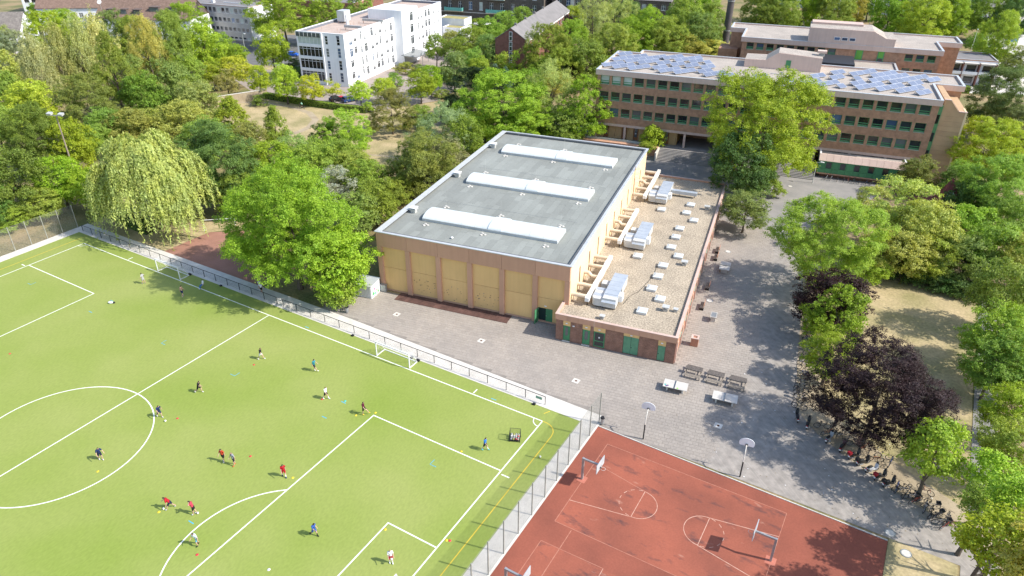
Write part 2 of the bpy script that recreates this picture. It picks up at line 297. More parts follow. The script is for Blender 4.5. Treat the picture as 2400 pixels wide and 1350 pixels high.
nz = nd(mt,'ShaderNodeTexNoise'); nz.inputs['Scale'].default_value = 1.0; nz.inputs['Detail'].default_value = 9; nz.inputs['Roughness'].default_value = .65; mt.links.new(mpn.outputs[0], nz.inputs['Vector'])
mr = nd(mt,'ShaderNodeMapRange'); mr.inputs[1].default_value = .55; mr.inputs[2].default_value = .68; mr.inputs[4].default_value = .8; mt.links.new(nz.outputs[0], mr.inputs[0])
mm = nd(mt,'ShaderNodeMixRGB'); mm.inputs[2].default_value = (.085,.05,.05,1); mt.links.new(src, mm.inputs[1]); mt.links.new(mr.outputs[0], mm.inputs[0])
nz2 = nd(mt,'ShaderNodeTexNoise'); nz2.inputs['Scale'].default_value = 1.4; nz2.inputs['Detail'].default_value = 8; mt.links.new(mpn.outputs[0], nz2.inputs['Vector'])
mr2 = nd(mt,'ShaderNodeMapRange'); mr2.inputs[1].default_value = .66; mr2.inputs[2].default_value = .74; mr2.inputs[4].default_value = .45; mt.links.new(nz2.outputs[0], mr2.inputs[0])
mm2 = nd(mt,'ShaderNodeMixRGB'); mm2.inputs[2].default_value = (.5,.3,.22,1); mt.links.new(mm.outputs[0], mm2.inputs[1]); mt.links.new(mr2.outputs[0], mm2.inputs[0]); mt.links.new(mm2.outputs[0], bs.inputs['Base Color'])
K['faded'] = mat('faded_court_paint', (.46,.22,.15), .85, (.37,.14,.095), 2.5, 6, 1); K['cpaint'] = mat('court_paint', (.58,.38,.29), .85, (.42,.19,.13), 2.0, 6, .8)
def cline(pts, wd=.06, m='cpaint', z=.035): return strip(pts, wd, z).obj('court_line', K[m], court)
cy0 = -5.8
for bx, fx, sg in ((92.0,97.86,1),(110.3,104.24,-1)):
    cline([(fx,cy0+1.82),(fx,cy0-1.82)]); cline([(bx,cy0-2.9),(fx,cy0-1.82)], m='cpaint'); cline([(bx,cy0+2.9),(fx,cy0+1.82)], m='faded' if sg > 0 else 'cpaint')
    a0 = -math.pi/2 if sg > 0 else math.pi/2
    cline(ring_pts(fx,cy0,1.8,a0,a0+math.pi,24), z=.0385)
    for i in range(7):
        t = a0+math.pi+math.pi*(i+.25)/7; cline(ring_pts(fx,cy0,1.8,t,t+.22,4), z=.0385)
cline([(92,.3),(92,-11.7)], m='faded'); cline([(92,.3),(110.3,.3)], .05, 'faded'); cline([(92,-11.7),(110.3,-11.7)], .05, 'faded'); cline([(110.3,.3),(110.3,-11.7)], .05, 'faded')
cline([(93.8,-11.9),(93.8,-20)], .06, 'faded'); cline([(91.96,-14.3),(98.0,-14.2)], .05, 'faded'); cline([(91.96,-14.3),(91.96,-22)], .05, 'faded'); cline([(98,-14.2),(98,-24)], .05, 'cpaint')
for k, (x0, y0, x1, y1) in enumerate(((90.0,2.42,104.4,2.2),(104.4,2.2,118.85,1.72))):
    pass
kb = MB()
for i in range(29):
    x0 = 90.05+i*.993; y = 2.38-(x0-90)*.0235; kb = MB().box(-.49,.49,-.05,.05,-.1,.075); kb.obj('kerb_stone', K['conc'], court, (x0+.49,y,0), -.0235)
# climbing-wall safety mat of dark red tiles (individual tiles)
mat_root = struct('safety_mat', MB().prism([W(3.1,-2.05)[:2],W(20.1,-2.05)[:2],W(20.1,-.02)[:2],W(3.1,-.02)[:2]], 0, .03), mat('mat_base',(.06,.03,.025),.9))
tm = MB().box(.01,.49,.01,.99,0,.03).mesh('mat_tile', mat('rubber_mat_tile',(.125,.068,.055),.9,(.09,.05,.042),1,orand=.15))
for i in range(34):
    for j in range(2): put('mat_tile', tm, mat_root, W(3.1+i*.5,-2.04+j*1.01,.026), TH)
# manhole covers
mh = [(93.03,85.22),(92.46,34.69),(90.43,51.2),(101.18,9.17),(118.93,2.75),(120.4,1.0),(84.38,8.35),(56.92,9.07),(70.22,9.64)]
lab = ['round manhole cover on the forecourt before the pavilion','pale round manhole cover beside the annex wall','round manhole cover near the wall benches','small square drain between the two fan-backboard hoops','round manhole cover beside the red court corner','manhole cover in the dry grass past the court corner','small rusty drain in the paving nearest the low fence end','small drain in the paving near the white shed','small drain in the middle of the hall forecourt']
for (x, y), l in zip(mh, lab):
    sm = 'drain' in l
    t = thing('drain_cover' if sm else 'manhole_cover', l, 'manhole' if not sm else 'drain', (x,y,.03))
    if sm:
        MB().box(-.42,.42,-.42,.42,0,.012).obj('surround', K['conc'], t); MB().cyl((0,0,.012),(0,0,.03),.16,.14,10).obj('grate', mat('rusty_iron',(.13,.07,.05),.8), t)
    else:
        MB().cyl((0,0,0),(0,0,.015),.48,.48,20).obj('frame_ring', K['galv'], t); MB().cyl((0,0,.015),(0,0,.025),.38,.38,20).obj('lid', K['conc'], t)

# ================================================================ fences
def mesh_panel(wd, h0, h1, dh=.2, dv=.075, rh=.0075, rv=.0026):
    mb = MB(); z = h0
    while z <= h1+.001: mb.box(0,wd,-rh,rh,z-rh,z+rh); z += dh
    x = dv
    while x < wd-.01: mb.box(x-rv,x+rv,-rv,rv,h0,h1); x += dv
    return mb
def high_fence(label, x, ys, hh=4.15):
    t = thing('mesh_fence', label, 'fence', (x, ys[0], 0)); n = len(ys)
    pm = MB().box(-.045,.045,-.045,.045,0,hh).mesh('post', K['fencegalv']); cm = {}
    for i, y in enumerate(ys):
        put('post', pm, t, (0,y-ys[0],0))
        if i < n-1:
            wd = round(abs(ys[i+1]-y),2)
            if wd not in cm: cm[wd] = mesh_panel(wd, .06, hh-.05).mesh('mesh_panel', K['fencegalv'])
            put('mesh_panel', cm[wd], t, (-.058,y-ys[0],0), math.pi/2 if ys[i+1] > y else -math.pi/2)
    return t
high_fence('tall galvanised mesh fence between the pitch and the red court', 89.82, [2.95,.5,-2.05,-4.57,-7.1,-9.6,-12.15,-14.68,-17.24,-19.78,-22.3,-24.9,-27.4,-30,-32.5])
high_fence('tall mesh fence behind the far left goal line', -6.45, [3.0,.45,-2.1,-4.65,-7.2,-9.75,-12.3,-14.85,-17.4,-20])
def low_fence(label, x0, x1):
    n = max(1,round((x1-x0)/2.55)); wd = (x1-x0)/n; t = thing('low_fence', label, 'fence', (x0,2.62,.02))
    pm = MB().box(-.03,.03,-.03,.03,0,1.12).mesh('post', K['blacksteel']); bm = MB().box(0,wd,-.025,.025,1.1,1.15).mesh('top_rail', K['blacksteel'])
    pn = mesh_panel(wd,.1,1.05,.19,.15,.004,.0025).mesh('wire_panel', K['blacksteel'])
    for i in range(n+1):
        put('post', pm, t, (i*wd,0,0))
        if i < n: put('top_rail', bm, t, (i*wd,0,0)); put('wire_panel', pn, t, (i*wd,0,0))
    return t
low_fence('low black wire fence along the pitch from the corner to the big tree', -4.35, 41.0)
lf = low_fence('low black wire fence between the pitch and the paved yard', 42.2, 83.3)
sg = MB().box(39.9,40.7,-.05,-.03,.5,.85); sg.obj('notice_sign', mat('green_sign',(.25,.42,.34),.5), lf)
for i, x in enumerate((30.2,55.3,64.9,82.2)):       # dark floodlight boxes at the kerb
    t = thing('ground_box', ['black box at the pitch kerb beside the left goal','black box at the pitch kerb left of the right goal','black box at the pitch kerb right of the right goal','black box at the pitch kerb near the fence end'][i], 'box', (x,2.0,.0))
    MB().prism([(-.16,-.14),(.16,-.14),(.16,.14),(-.16,.14)],0,.17).obj('case', K['dark'], t); MB().box(-.12,.12,-.1,.1,.17,.2).obj('lid', K['blacksteel'], t)

lt = MB(); rl = random.Random(4)                    # scraps of paper and fallen leaves on the paving
for i in range(520):
    x, y = (rl.uniform(86,123), rl.uniform(3,60)) if i%3 else (rl.uniform(100,124), rl.uniform(2,24))
    if not (inpoly(x,y,yard_poly) or (x > 102 and y > 2.4)): continue
    q = rl.uniform(.03,.07)*(1.6 if i%9 == 0 else 1); a_ = rl.uniform(0,6.28); lt.add([(x+q*math.cos(a_+k*1.57),y+q*math.sin(a_+k*1.57)*.7,.032+.01*(k%2)) for k in range(4)],[(0,1,2,3)],0 if i%9 == 0 else 1)
tag(lt.obj('litter', [K['white'], mat('dry_leaf',(.22,.15,.06),.9,irand=.4)]), 'scattered scraps of paper and dry leaves on the paving', 'litter', kind='stuff')

# ================================================================ building helpers
K['glass'] = glass('dark_window_glass', (.022,.028,.033)); K['glassb'] = glass('bluish_window_glass', (.06,.10,.17), .08, .8); K['blind'] = mat('pale_blind', (.50,.56,.50), .5, orand=.12, spec=.5); K['glassm'] = glass('mid_window_glass', (.09,.10,.10), .1)
K['green'] = mat('green_frame_paint', (.095,.27,.125), .5, (.08,.235,.11), 3, orand=.1); K['pgreen'] = mat('pale_green_sill', (.36,.46,.37), .6); K['dgreen'] = mat('green_door_paint', (.075,.25,.115), .55, (.065,.21,.1), 2, orand=.1)
K['fascia'] = mat('brown_fascia_panel', (.54,.31,.205), .8, (.50,.285,.19), .4, orand=.06, fine=.03, streak=.045); K['fascia2'] = mat('pink_brown_fascia', (.62,.465,.39), .8, (.58,.43,.36), .4, orand=.05, streak=.06)
K['beige'] = mat('ochre_wall_panel', (.70,.455,.20), .85, (.66,.425,.185), .35, orand=.05, fine=.03, streak=.045); K['cream'] = mat('cream_plaster', (.78,.60,.38), .85, (.72,.55,.34), .3, streak=.045)
K['coping'] = mat('metal_coping', (.58,.59,.59), .45, (.5,.51,.51), 1, metal=.3, spec=.5); K['pcop'] = mat('pink_coping', (.56,.42,.36), .7, (.5,.36,.3), 1)
K['membrane'] = mat('grey_roof_membrane', (.255,.266,.242), .85, (.215,.223,.202), .12, 6, orand=.10, fine=.05, fscale=4)
K['gravel'] = mat('gravel_roof', (.40,.335,.25), .95, (.31,.26,.195), .35, 8, 1, fine=.5, fscale=5); K['gravel2'] = mat('pale_gravel_roof', (.40,.35,.30), .95, (.33,.29,.25), .3, 8, 1, fine=.35, fscale=6)
K['brick'] = brick('brown_clinker_brick', (.28,.14,.095), (.19,.095,.068), (.30,.2,.155)); K['brick2'] = brick('school_brick', (.43,.24,.15), (.355,.195,.122), (.38,.245,.165)); K['redbrick'] = brick('red_brick', (.24,.095,.07), (.19,.08,.06), (.22,.14,.12)); K['darkbrick'] = brick('dark_old_brick', (.13,.105,.09), (.095,.078,.068), (.14,.12,.1))
K['render'] = mat('white_render', (.82,.82,.82), .8, (.74,.75,.76), .25, 5, streak=.05); K['wframe'] = flat('white_window_frame', (.75,.75,.75), .45); K['orange'] = mat('rust_brown_slit', (.36,.155,.065), .7)
K['tile'] = brick('brown_roof_tile', (.24,.165,.13), (.2,.135,.105), (.14,.095,.075), .5, .35, .04); K['gtile'] = brick('grey_roof_tile', (.24,.215,.19), (.2,.18,.16), (.15,.13,.12), .5, .35, .04); K['slate'] = mat('grey_slate_roof', (.22,.205,.20), .8, (.18,.17,.165), .5); K['eternit'] = mat('brown_slate_cladding', (.15,.115,.1), .8, (.12,.09,.08), 1)
def offset(P, d):
    n = len(P); A = sum(P[i][0]*P[(i+1)%n][1]-P[(i+1)%n][0]*P[i][1] for i in range(n)); sgn = 1 if A > 0 else -1; out = []
    for i in range(n):
        p0, p1, p2 = P[i-1], P[i], P[(i+1)%n]
        def ln(a, b):
            dx, dy = b[0]-a[0], b[1]-a[1]; l = math.hypot(dx,dy); nx, ny = -dy/l*sgn, dx/l*sgn
            return (a[0]+nx*d, a[1]+ny*d, dx/l, dy/l)
        x1, y1, u1, v1 = ln(p0,p1); x2, y2, u2, v2 = ln(p1,p2); den = u1*v2-v1*u2
        if abs(den) < 1e-6: out.append((x2,y2)); continue
        t = ((x2-x1)*v2-(y2-y1)*u2)/den; out.append((x1+u1*t, y1+v1*t))
    return out
def ringmesh(outer, inner, z0, z1):
    n = len(outer); vs_ = [(x,y,z0) for x,y in outer]+[(x,y,z1) for x,y in outer]+[(x,y,z0) for x,y in inner]+[(x,y,z1) for x,y in inner]; f = []
    for i in range(n):
        j = (i+1)%n; f += [(i,j,n+j,n+i),(n+i,n+j,3*n+j,3*n+i),(3*n+i,3*n+j,2*n+j,2*n+i),(2*n+i,2*n+j,j,i)]
    return MB().add(vs_, f)
def flat_roof(root, poly, z, up=.35, th=.4, roof='gravel', cop='coping', fas=None, fz0=None, seg=4.6, over=.0):
    """gravel sheet below an upstand, panelled fascia round the outside, metal coping on top"""
    out = offset(poly, -over) if over else poly
    MB().sheet(offset(out,th*.5), z).obj('roof_surface', K[roof], root)
    ringmesh(offset(out,.05), offset(out,th), z-.3 if fz0 is None else fz0+.02, z+up-.03).obj('upstand', K[fas] if fas else K['fascia'], root)
    ringmesh(offset(out,-.02), offset(out,th+.02), z+up-.03, z+up+.03).obj('coping', K[cop], root)
    if fas:
        n = len(out)
        for i in range(n):
            a, b = out[i], out[(i+1)%n]; L_ = math.hypot(b[0]-a[0],b[1]-a[1]); k = max(1,round(L_/seg)); wd = L_/k; ang = math.atan2(b[1]-a[1],b[0]-a[0])
            me = MB().box(.012,wd-.012,-.0,.05,fz0,z+up-.035).mesh('fascia_panel', K[fas])
            for q in range(k): put('fascia_panel', me, root, (a[0]+math.cos(ang)*wd*q, a[1]+math.sin(ang)*wd*q, 0), ang)
WM = {}
def window(root, kind, w_, h_, p0, ang, x, z, depth):
    key = (kind, round(w_,2), round(h_,2), depth)
    if key not in WM:
        d = depth-.1; fr = MB(); pane = MB(); sill = None; fm = 'wframe'; t = .06
        if kind.startswith('school'):
            fm = 'green'; t = .1; zt = h_*.34; fr.box(0,w_,d-.02,d+.08,zt-.07,zt+.07); fr.box(t,w_-t,d+.02,d+.05,t,t+.2); sill = MB().box(-.03,w_+.03,-.08,d-.021,-.1,-.005)
        elif kind in ('white','whiteb'):
            fr.box(w_/2-.04,w_/2+.04,d-.02,d+.08,t,h_-t); zt = h_*.72; fr.box(t,w_-t,d-.03,d+.075,zt-.04,zt+.04); sill = MB().box(-.05,w_+.05,-.07,d-.021,-.06,-.005)
        elif kind == 'curtain':
            n = max(2,round(w_/1.25))
            for i in range(1,n): fr.box(w_*i/n-.045,w_*i/n+.045,d-.02,d+.08,t,h_-t)
            fr.box(t,w_-t,d-.03,d+.075,h_*.78-.04,h_*.78+.04)
        elif kind == 'office':
            fm = 'wframe'; zt = h_*.2; fr.box(t,w_-t,d-.02,d+.08,zt-.03,zt+.03); sill = MB().box(-.02,w_+.02,-.05,d-.021,-.06,-.005)
        elif kind == 'arch':
            t = .1; fr.box(w_/2-.06,w_/2+.06,d-.02,d+.08,t,h_-t); fr.box(t,w_-t,d-.03,d+.075,h_*.62-.05,h_*.62+.05); sill = MB().box(-.1,w_+.1,-.1,d-.021,-.12,-.005)
        elif kind == 'strip':
            for i in range(1,3): fr.box(t,w_-t,d-.02,d+.08,h_*i/3-.05,h_*i/3+.05)
        fr.box(0,t,d-.021,d+.081,0,h_); fr.box(w_-t,w_,d-.021,d+.081,0,h_); fr.box(t,w_-t,d-.021,d+.081,0,t); fr.box(t,w_-t,d-.021,d+.081,h_-t,h_)
        pane.add([(t,d+.04,t),(w_-t,d+.04,t),(w_-t,d+.04,h_-t),(t,d+.04,h_-t)], [(0,1,2,3)])
        WM[key] = (fr.mesh('window', K[fm]), [pane.mesh('pane', K[g_]) for g_ in ('glass','glassm','glassb','blind')], sill.mesh('sill', K['pgreen' if kind.startswith('school') else 'wframe']) if sill else None)
    fr, panes, sill = WM[key]
    loc = (p0[0]+math.cos(ang)*x, p0[1]+math.sin(ang)*x, z); o = put('window', fr, root, loc, ang)
    r = random.random()
    pi = {'schoolb':3,'whiteb':0}.get(kind, 0 if r < .6 else 1 if r < .82 else 2)
    if kind == 'school' and r > .985: pi = 3
    if kind in ('white','curtain','office','arch'): pi = 0 if r < .55 else 1 if r < .8 else 2 if r < .9 else 3
    put('pane', panes[pi], o)
    if sill: put('sill', sill, o)
    return o
def facade(root, p0, ang, wd, z0, z1, ops, m, depth=.22, name='wall'):
    xs = sorted({0, wd}|{round(o[0],3) for o in ops}|{round(o[0]+o[2],3) for o in ops}); zs = sorted({z0, z1}|{round(o[1],3) for o in ops}|{round(o[1]+o[3],3) for o in ops}); mb = MB()
    def hole(x, z): return any(o[0] < x < o[0]+o[2] and o[1] < z < o[1]+o[3] for o in ops)
    for j in range(len(zs)-1):
        zc = (zs[j]+zs[j+1])/2; i = 0
        while i < len(xs)-1:
            if hole((xs[i]+xs[i+1])/2, zc): i += 1; continue
            k = i
            while k+1 < len(xs)-1 and not hole((xs[k+1]+xs[k+2])/2, zc): k += 1
            mb.add([(xs[i],0,zs[j]),(xs[k+1],0,zs[j]),(xs[k+1],0,zs[j+1]),(xs[i],0,zs[j+1])], [(0,1,2,3)]); i = k+1
    for x, z, w_, h_, kind in ops:
        mb.add([(x,0,z),(x+w_,0,z),(x+w_,0,z+h_),(x,0,z+h_),(x,depth,z),(x+w_,depth,z),(x+w_,depth,z+h_),(x,depth,z+h_)], [(0,4,5,1),(1,5,6,2),(2,6,7,3),(3,7,4,0)]+([(4,7,6,5)] if kind == 'blank' else []))
    o = mb.obj(name, m, root, (p0[0],p0[1],0), ang)
    for x, z, w_, h_, kind in ops:
        if kind and kind not in ('blank','hole'): window(root, kind, w_, h_, p0, ang, x, z, depth)
    return o
def block(root, x0, x1, y0, y1, z0, z1, m, f=(), r=(), b=(), l=(), depth=.22):
    facade(root,(x0,y0),0,x1-x0,z0,z1,f,m,depth); facade(root,(x1,y0),math.pi/2,y1-y0,z0,z1,r,m,depth); facade(root,(x1,y1),math.pi,x1-x0,z0,z1,b,m,depth); facade(root,(x0,y1),-math.pi/2,y1-y0,z0,z1,l,m,depth)

# ================================================================ sports hall
hall = thing('sports_hall', 'large ochre sports hall with grey flat roof and three white barrel skylights', 'sports hall', W(0,0), TH)
HW, HD, HZ = 28.0, 48.0, 9.3; bay = HW/6
MB().box(.3,HW-.3,.3,HD-.3,0,HZ-.5).obj('core_wall', K['beige'], hall)
for i in range(6):
    x0, x1 = i*bay+.35, (i+1)*bay-.35
    if i < 5: MB().box(x0,x1,.12,.3,.25,3.76).obj('wall_panel', K['beige'], hall)
    else:
        MB().box(x0+.0,x0+.12,.12,.3,.25,3.76).obj('wall_panel', K['beige'], hall); MB().box(x0+2.12,x1,.12,.3,.25,3.76).obj('wall_panel', K['beige'], hall); MB().box(x0+.12,x0+2.12,.12,.3,2.2,3.76).obj('wall_panel', K['beige'], hall)
    MB().box(x0,x1,.12,.3,3.8,7.05).obj('wall_panel', K['beige'], hall)
    MB().box(x0-.0,x1,.1,.31,.0,.22).obj('plinth', K['fascia'], hall)
for i in range(7):
    x = min(max(i*bay,.3),HW-.3); MB().box(x-.35 if i else -.05,x+.35 if i < 6 else HW+.02,-.18,.32,0,7.04).obj('pilaster', K['fascia'], hall)
for i in range(6): MB().box(i*bay+.015-(.05 if i == 0 else 0),(i+1)*bay-.015+(.02 if i == 5 else 0),-.2,.28,7.07,9.18).obj('fascia_panel', K['fascia'], hall)
# open green double door at the right-hand bay
dx = 5*bay+.47
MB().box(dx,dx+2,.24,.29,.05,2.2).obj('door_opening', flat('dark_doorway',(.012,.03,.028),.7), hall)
d = MB().box(dx+1.05,dx+2,.14,.19,.05,2.15).obj('door', K['dgreen'], hall); MB().box(dx+1.1,dx+1.16,.09,.139,1,1.15).obj('handle', K['galv'], d)
d = MB().box(0,.98,-.03,.03,.05,2.15).obj('door', K['dgreen'], hall, (dx,.12,0), R(-100)); MB().box(.82,.9,-.08,-.031,1,1.15).obj('handle', K['galv'], d)
MB().box(dx+.85,dx+1.15,.06,.119,2.5,2.62).obj('wall_lamp', K['white'], hall)
# climbing holds on the second to fourth bays
hm = [MB().sph((0,0,0),.05,6,4,sc=(1,.6,1)).mesh('climbing_hold', mat('hold_'+str(i),c,.7)) for i, c in enumerate(((.12,.07,.04),(.16,.04,.05),(.05,.08,.16),(.22,.12,.04),(.08,.06,.05)))]
for i in range(64):
    bx = random.choice((1,1,2,3)); x = bx*bay+random.uniform(.5,bay-.5); z = .5+2.3*random.random()**(.8 if bx == 1 else 1.4)
    put('climbing_hold', random.choice(hm), hall, (x,.1,z))
# east wall over the annex: cream with slit windows
mb = MB(); facade(hall,(HW,0),math.pi/2,HD,3.6,9.18,[(3.6+4.86*i if False else 4.35+4.83*i,3.9,.62,3.0,'blank') for i in range(9)],K['cream'],.3)
for i in range(9):
    s_ = put('slit_window', MB().box(.08,.54,.22,.29,4.0,6.85).mesh('slit_window',K['orange']), hall, (HW,4.35+4.83*i,0), math.pi/2); MB().box(.2,.42,.2,.219,4.1,6.75).obj('pane', K['glass'], s_)
facade(hall,(HW,HD),math.pi,HW,0,9.18,[],K['beige']); facade(hall,(0,HD),-math.pi/2,HD,0,9.18,[],K['beige'])
MB().box(HW-.3,HW+.02,-.02,.3,3.9,7.05).obj('corner_pier', K['cream'], hall)
# roof: upstand, coping and single membrane sheets
hp = [(0,0),(HW,0),(HW,HD),(0,HD)]
ringmesh(offset(hp,.02), offset(hp,.45), 8.4, 9.24).obj('upstand', mat('dark_membrane_upstand',(.13,.135,.14),.8), hall)
ringmesh(offset(hp,-.25), offset(hp,.16), 9.2, 9.3).obj('coping', K['coping'], hall)
MB().box(-.2,.75,.0,HD,9.301,9.33).obj('edge_flashing', K['lgalv'], hall)
MB().sheet(offset(hp,.3), 8.9).obj('roof_deck', flat('roof_joint',(.10,.105,.10),.9), hall)
x = .5; 
cols_ = 27; sw = (HW-1.0)/cols_
sh = {}
for i in range(cols_):
    y = .5; k = 0; first = random.uniform(1.5,5)
    while y < HD-.5:
        ln = min(first if k == 0 else 5.0, HD-.5-y); key = round(ln,2)
        if key not in sh: sh[key] = MB().box(.008,sw-.008,.006,ln-.006,0,.012).mesh('roof_sheet', K['membrane'])
        put('roof_sheet', sh[key], hall, (.5+i*sw, y, 8.9+.006*random.random())); y += ln; k += 1
# barrel skylights
skm = mat('white_polycarbonate', (.60,.63,.62), .4, (.53,.56,.56), .5, spec=.5); skd = mat('skylight_curb', (.5,.52,.52), .6)
for ky in range(3):
    y0 = 6.0+15.35*ky; x0, x1 = 4.0, 24.3
    r_ = MB().box(x0,x1,y0,y0+4,8.9,9.22).obj('skylight', skd, hall)
    prof = [(y0+2-2.02*math.cos(math.pi*i/16), 9.2+.66*math.sin(math.pi*i/16)) for i in range(17)]
    nseg = 10; sl_ = (x1-x0)/nseg
    for i in range(nseg):
        if i == 5: pr = [(y0+2-2.06*math.cos(math.pi*j/16), 9.28+.72*math.sin(math.pi*j/16)) for j in range(17)]
        else: pr = prof
        MB().extr(pr, x0+i*sl_+.010, x0+(i+1)*sl_-.010).obj('vault_pane', skm, r_, smooth=False)
    MB().box(x0+.02,x1-.02,y0-.03,y0-.005,9.22,9.32).obj('gutter_rail', K['lgalv'], r_)
# lightning rods on three concrete feet, vents, cable line
rods = [(5.1,4.9),(13.85,5.0),(23.05,4.7),(5.15,11.6),(13.9,11.7),(23.1,11.5),(5.1,20.4),(13.95,20.4),(23.1,20.2),(5.05,27.0),(13.95,27.1),(23.2,27.0),(5.1,35.9),(13.95,36.0),(23.3,35.7),(5.15,42.6),(13.95,42.8)]
rb = MB(); 
for a_ in (0,2.1,4.2): rb.cyl((.3*math.cos(a_),.3*math.sin(a_),0),(.3*math.cos(a_),.3*math.sin(a_),.09),.19,.17,12)
rbm = rb.mesh('concrete_foot', K['conc']); rm = MB().cyl((0,0,.05),(0,0,2.4),.012,.008,5).mesh('rod', K['lgalv']); arm = MB()
for a_ in (0,2.1,4.2): arm.cyl((0,0,.25),(.3*math.cos(a_),.3*math.sin(a_),.1),.012,.012,4)
arm = arm.mesh('tripod', K['galv'])
rods.sort(key=lambda p: (round(p[1]/7.6), p[0]))
for i, (x, y) in enumerate(rods):
    t = thing('lightning_rod', 'thin lightning rod on round feet, '+ORD[i]+' on the hall roof counting from front left', 'lightning rod', W(x,y,8.93), TH, 'lightning rods on the hall roof')
    put('concrete_foot', rbm, t); put('rod', rm, t); put('tripod', arm, t)
for i, y in enumerate((8.2,23.6,39.3)):
    t = thing('roof_vent', ['square white roof vent at the front of the hall roof edge','square white roof vent midway along the hall roof edge','square white roof vent at the back of the hall roof edge'][i], 'vent', W(1.5,y,8.92), TH, 'roof vents on the hall')
    MB().box(-.35,.35,-.35,.35,0,.5).obj('housing', K['lgalv'], t); MB().box(-.5,.5,-.5,.5,.5,.62).obj('lower_cap', K['lgalv'], t); MB().box(-.4,.4,-.4,.4,.62,.75).obj('neck', K['galv'], t); MB().box(-.5,.5,-.5,.5,.75,.85).obj('upper_cap', K['white'], t)
for y in (13.5,29): 
    t = tag(MB().box(3,25,y-.01,y+.01,8.97,8.985).obj('lightning_cable', K['galv'], None, W(0,0), TH), 'thin cable laid across the hall roof '+('behind the front skylight' if y < 20 else 'behind the middle skylight'), 'cable')
t = tag(MB().sph((0,0,.12),.2,10,6,sc=(1,1,.7)).obj('pipe_cowl', K['white'], None, W(10.4,2.3,8.93)), 'small round white cowl before the front skylight on the hall roof', 'vent')
# roof access ladder with cage on the east wall
t = thing('cage_ladder', 'rusty cage ladder up the cream east wall of the hall', 'ladder', W(28.25,36.4,3.8), TH+math.pi/2); lad = mat('rusty_ladder',(.4,.27,.18),.7)
for s_ in (-.22,.22): MB().cyl((s_,-.05,0),(s_,-.05,6.2),.03,.03,6).obj('rail', lad, t)
for i in range(18): MB().cyl((-.22,-.05,.3+i*.32),(.22,-.05,.3+i*.32),.018,.018,5).obj('rung', lad, t)
for i in range(5): MB().ring((0,-.4,2.4+i*.85),.38,.02,'z',12,4).obj('cage_hoop', lad, t)

# ================================================================ low annex with gravel roof
anx = thing('annex', 'low brick annex with gravel roof and green doors beside the sports hall', 'annex', W(27.3,-3.1), TH)
AW, AD, AZ = 15.2, 53.4, 3.6
dops = [(.95,.1,.95,2.25,'hole'),(3.5,.1,1.02,2.25,'hole'),(4.95,.1,1.5,2.3,'hole'),(8.75,.05,1.95,2.6,'hole'),(13.05,.05,.95,2.25,'hole')]
facade(anx,(0,0),0,AW,0,3.1,[(a_,b_,c_,d_,'blank') for a_,b_,c_,d_,_ in dops],K['brick'],.18)
ochre = [(.95,2.35,.95,.74),(3.5,2.35,1.02,.74),(4.95,2.4,1.5,.69),(8.75,2.65,1.95,.44),(13.05,2.3,.95,.79)]
for x, z, w_, h_ in ochre: MB().box(x,x+w_,-.03,.06,z+.01,z+h_).obj('ochre_panel', K['beige'], anx); MB().box(x+w_/2-.13,x+w_/2+.13,-.12,-.031,z+h_*.45,z+h_*.45+.11).obj('wall_lamp', K['white'], anx)
for i, (x, z, w_, h_, _) in enumerate(dops):
    d = MB().box(x+.03,x+w_-.03,.06,.12,z+.02,z+h_-.03).obj('door', mat('weathered_green_door',(.13,.29,.175),.6,(.1,.24,.14),1.5) if i >= 3 else K['dgreen'], anx)
    if i < 2: MB().box(x+.3,x+w_-.3,.035,.059,z+.75,z+h_-.25).obj('pane', K['glassm'], d); MB().box(x-.02,x+w_+.02,-.2,.02,.0,.09).obj('step', K['conc'], anx)
    if i == 2: MB().box(x+.18,x+w_-.18,.035,.059,z+.95,z+h_-.2).obj('pane', K['glass'], d); MB().box(x+.18,x+w_-.18,.035,.059,z+.2,z+.8).obj('pane', K['glass'], d); MB().box(x+.66,x+.84,.02,.034,z+1.35,z+1.55).obj('notice', K['white'], d)
    if i == 3: MB().box(x+w_/2-.012,x+w_/2+.012,.04,.059,z+.05,z+h_-.05).obj('door_gap', K['dark'], d); MB().box(x+w_/2+.06,x+w_/2+.14,.0,.059,1.0,1.12).obj('handle', K['dark'], d)
    if i == 4: MB().box(x+.1,x+.18,.0,.059,1.0,1.12).obj('handle', K['dark'], d)
MB().box(2.2,2.45,-.1,-.005,2.45,2.58).obj('wall_lamp', K['white'], anx); MB().cyl((5.0,-.27,3.0),(5.0,-.27,3.95),.012,.012,5).obj('roof_pin', K['lgalv'], anx)
sops = []
for i in range(12): sops.append((3.0+4.1*i,2.1,2.6,.75,'school')); 
for i in range(6): sops.append((6.0+8.2*i,.05,1.0,2.0,'blank')) if False else None
facade(anx,(AW,0),math.pi/2,AD,0,3.1,[s_ for s_ in sops if s_],K['terracotta'],.2); facade(anx,(AW,AD),math.pi,AW,0,3.1,[],K['brick']); facade(anx,(0,AD),-math.pi/2,AD,0,3.1,[],K['brick'])
for i in range(13): MB().box(AW+.003,AW+.16,.3+4.1*i,.7+4.1*i,0,3.1).obj('pier', K['fascia2'], anx)
flat_roof(anx, [(0,0),(AW,0),(AW,AD),(0,AD)], AZ, .3, .35, 'gravel', 'pcop', 'fascia', 3.1, 1.6, .12)
ZR = AZ+.01
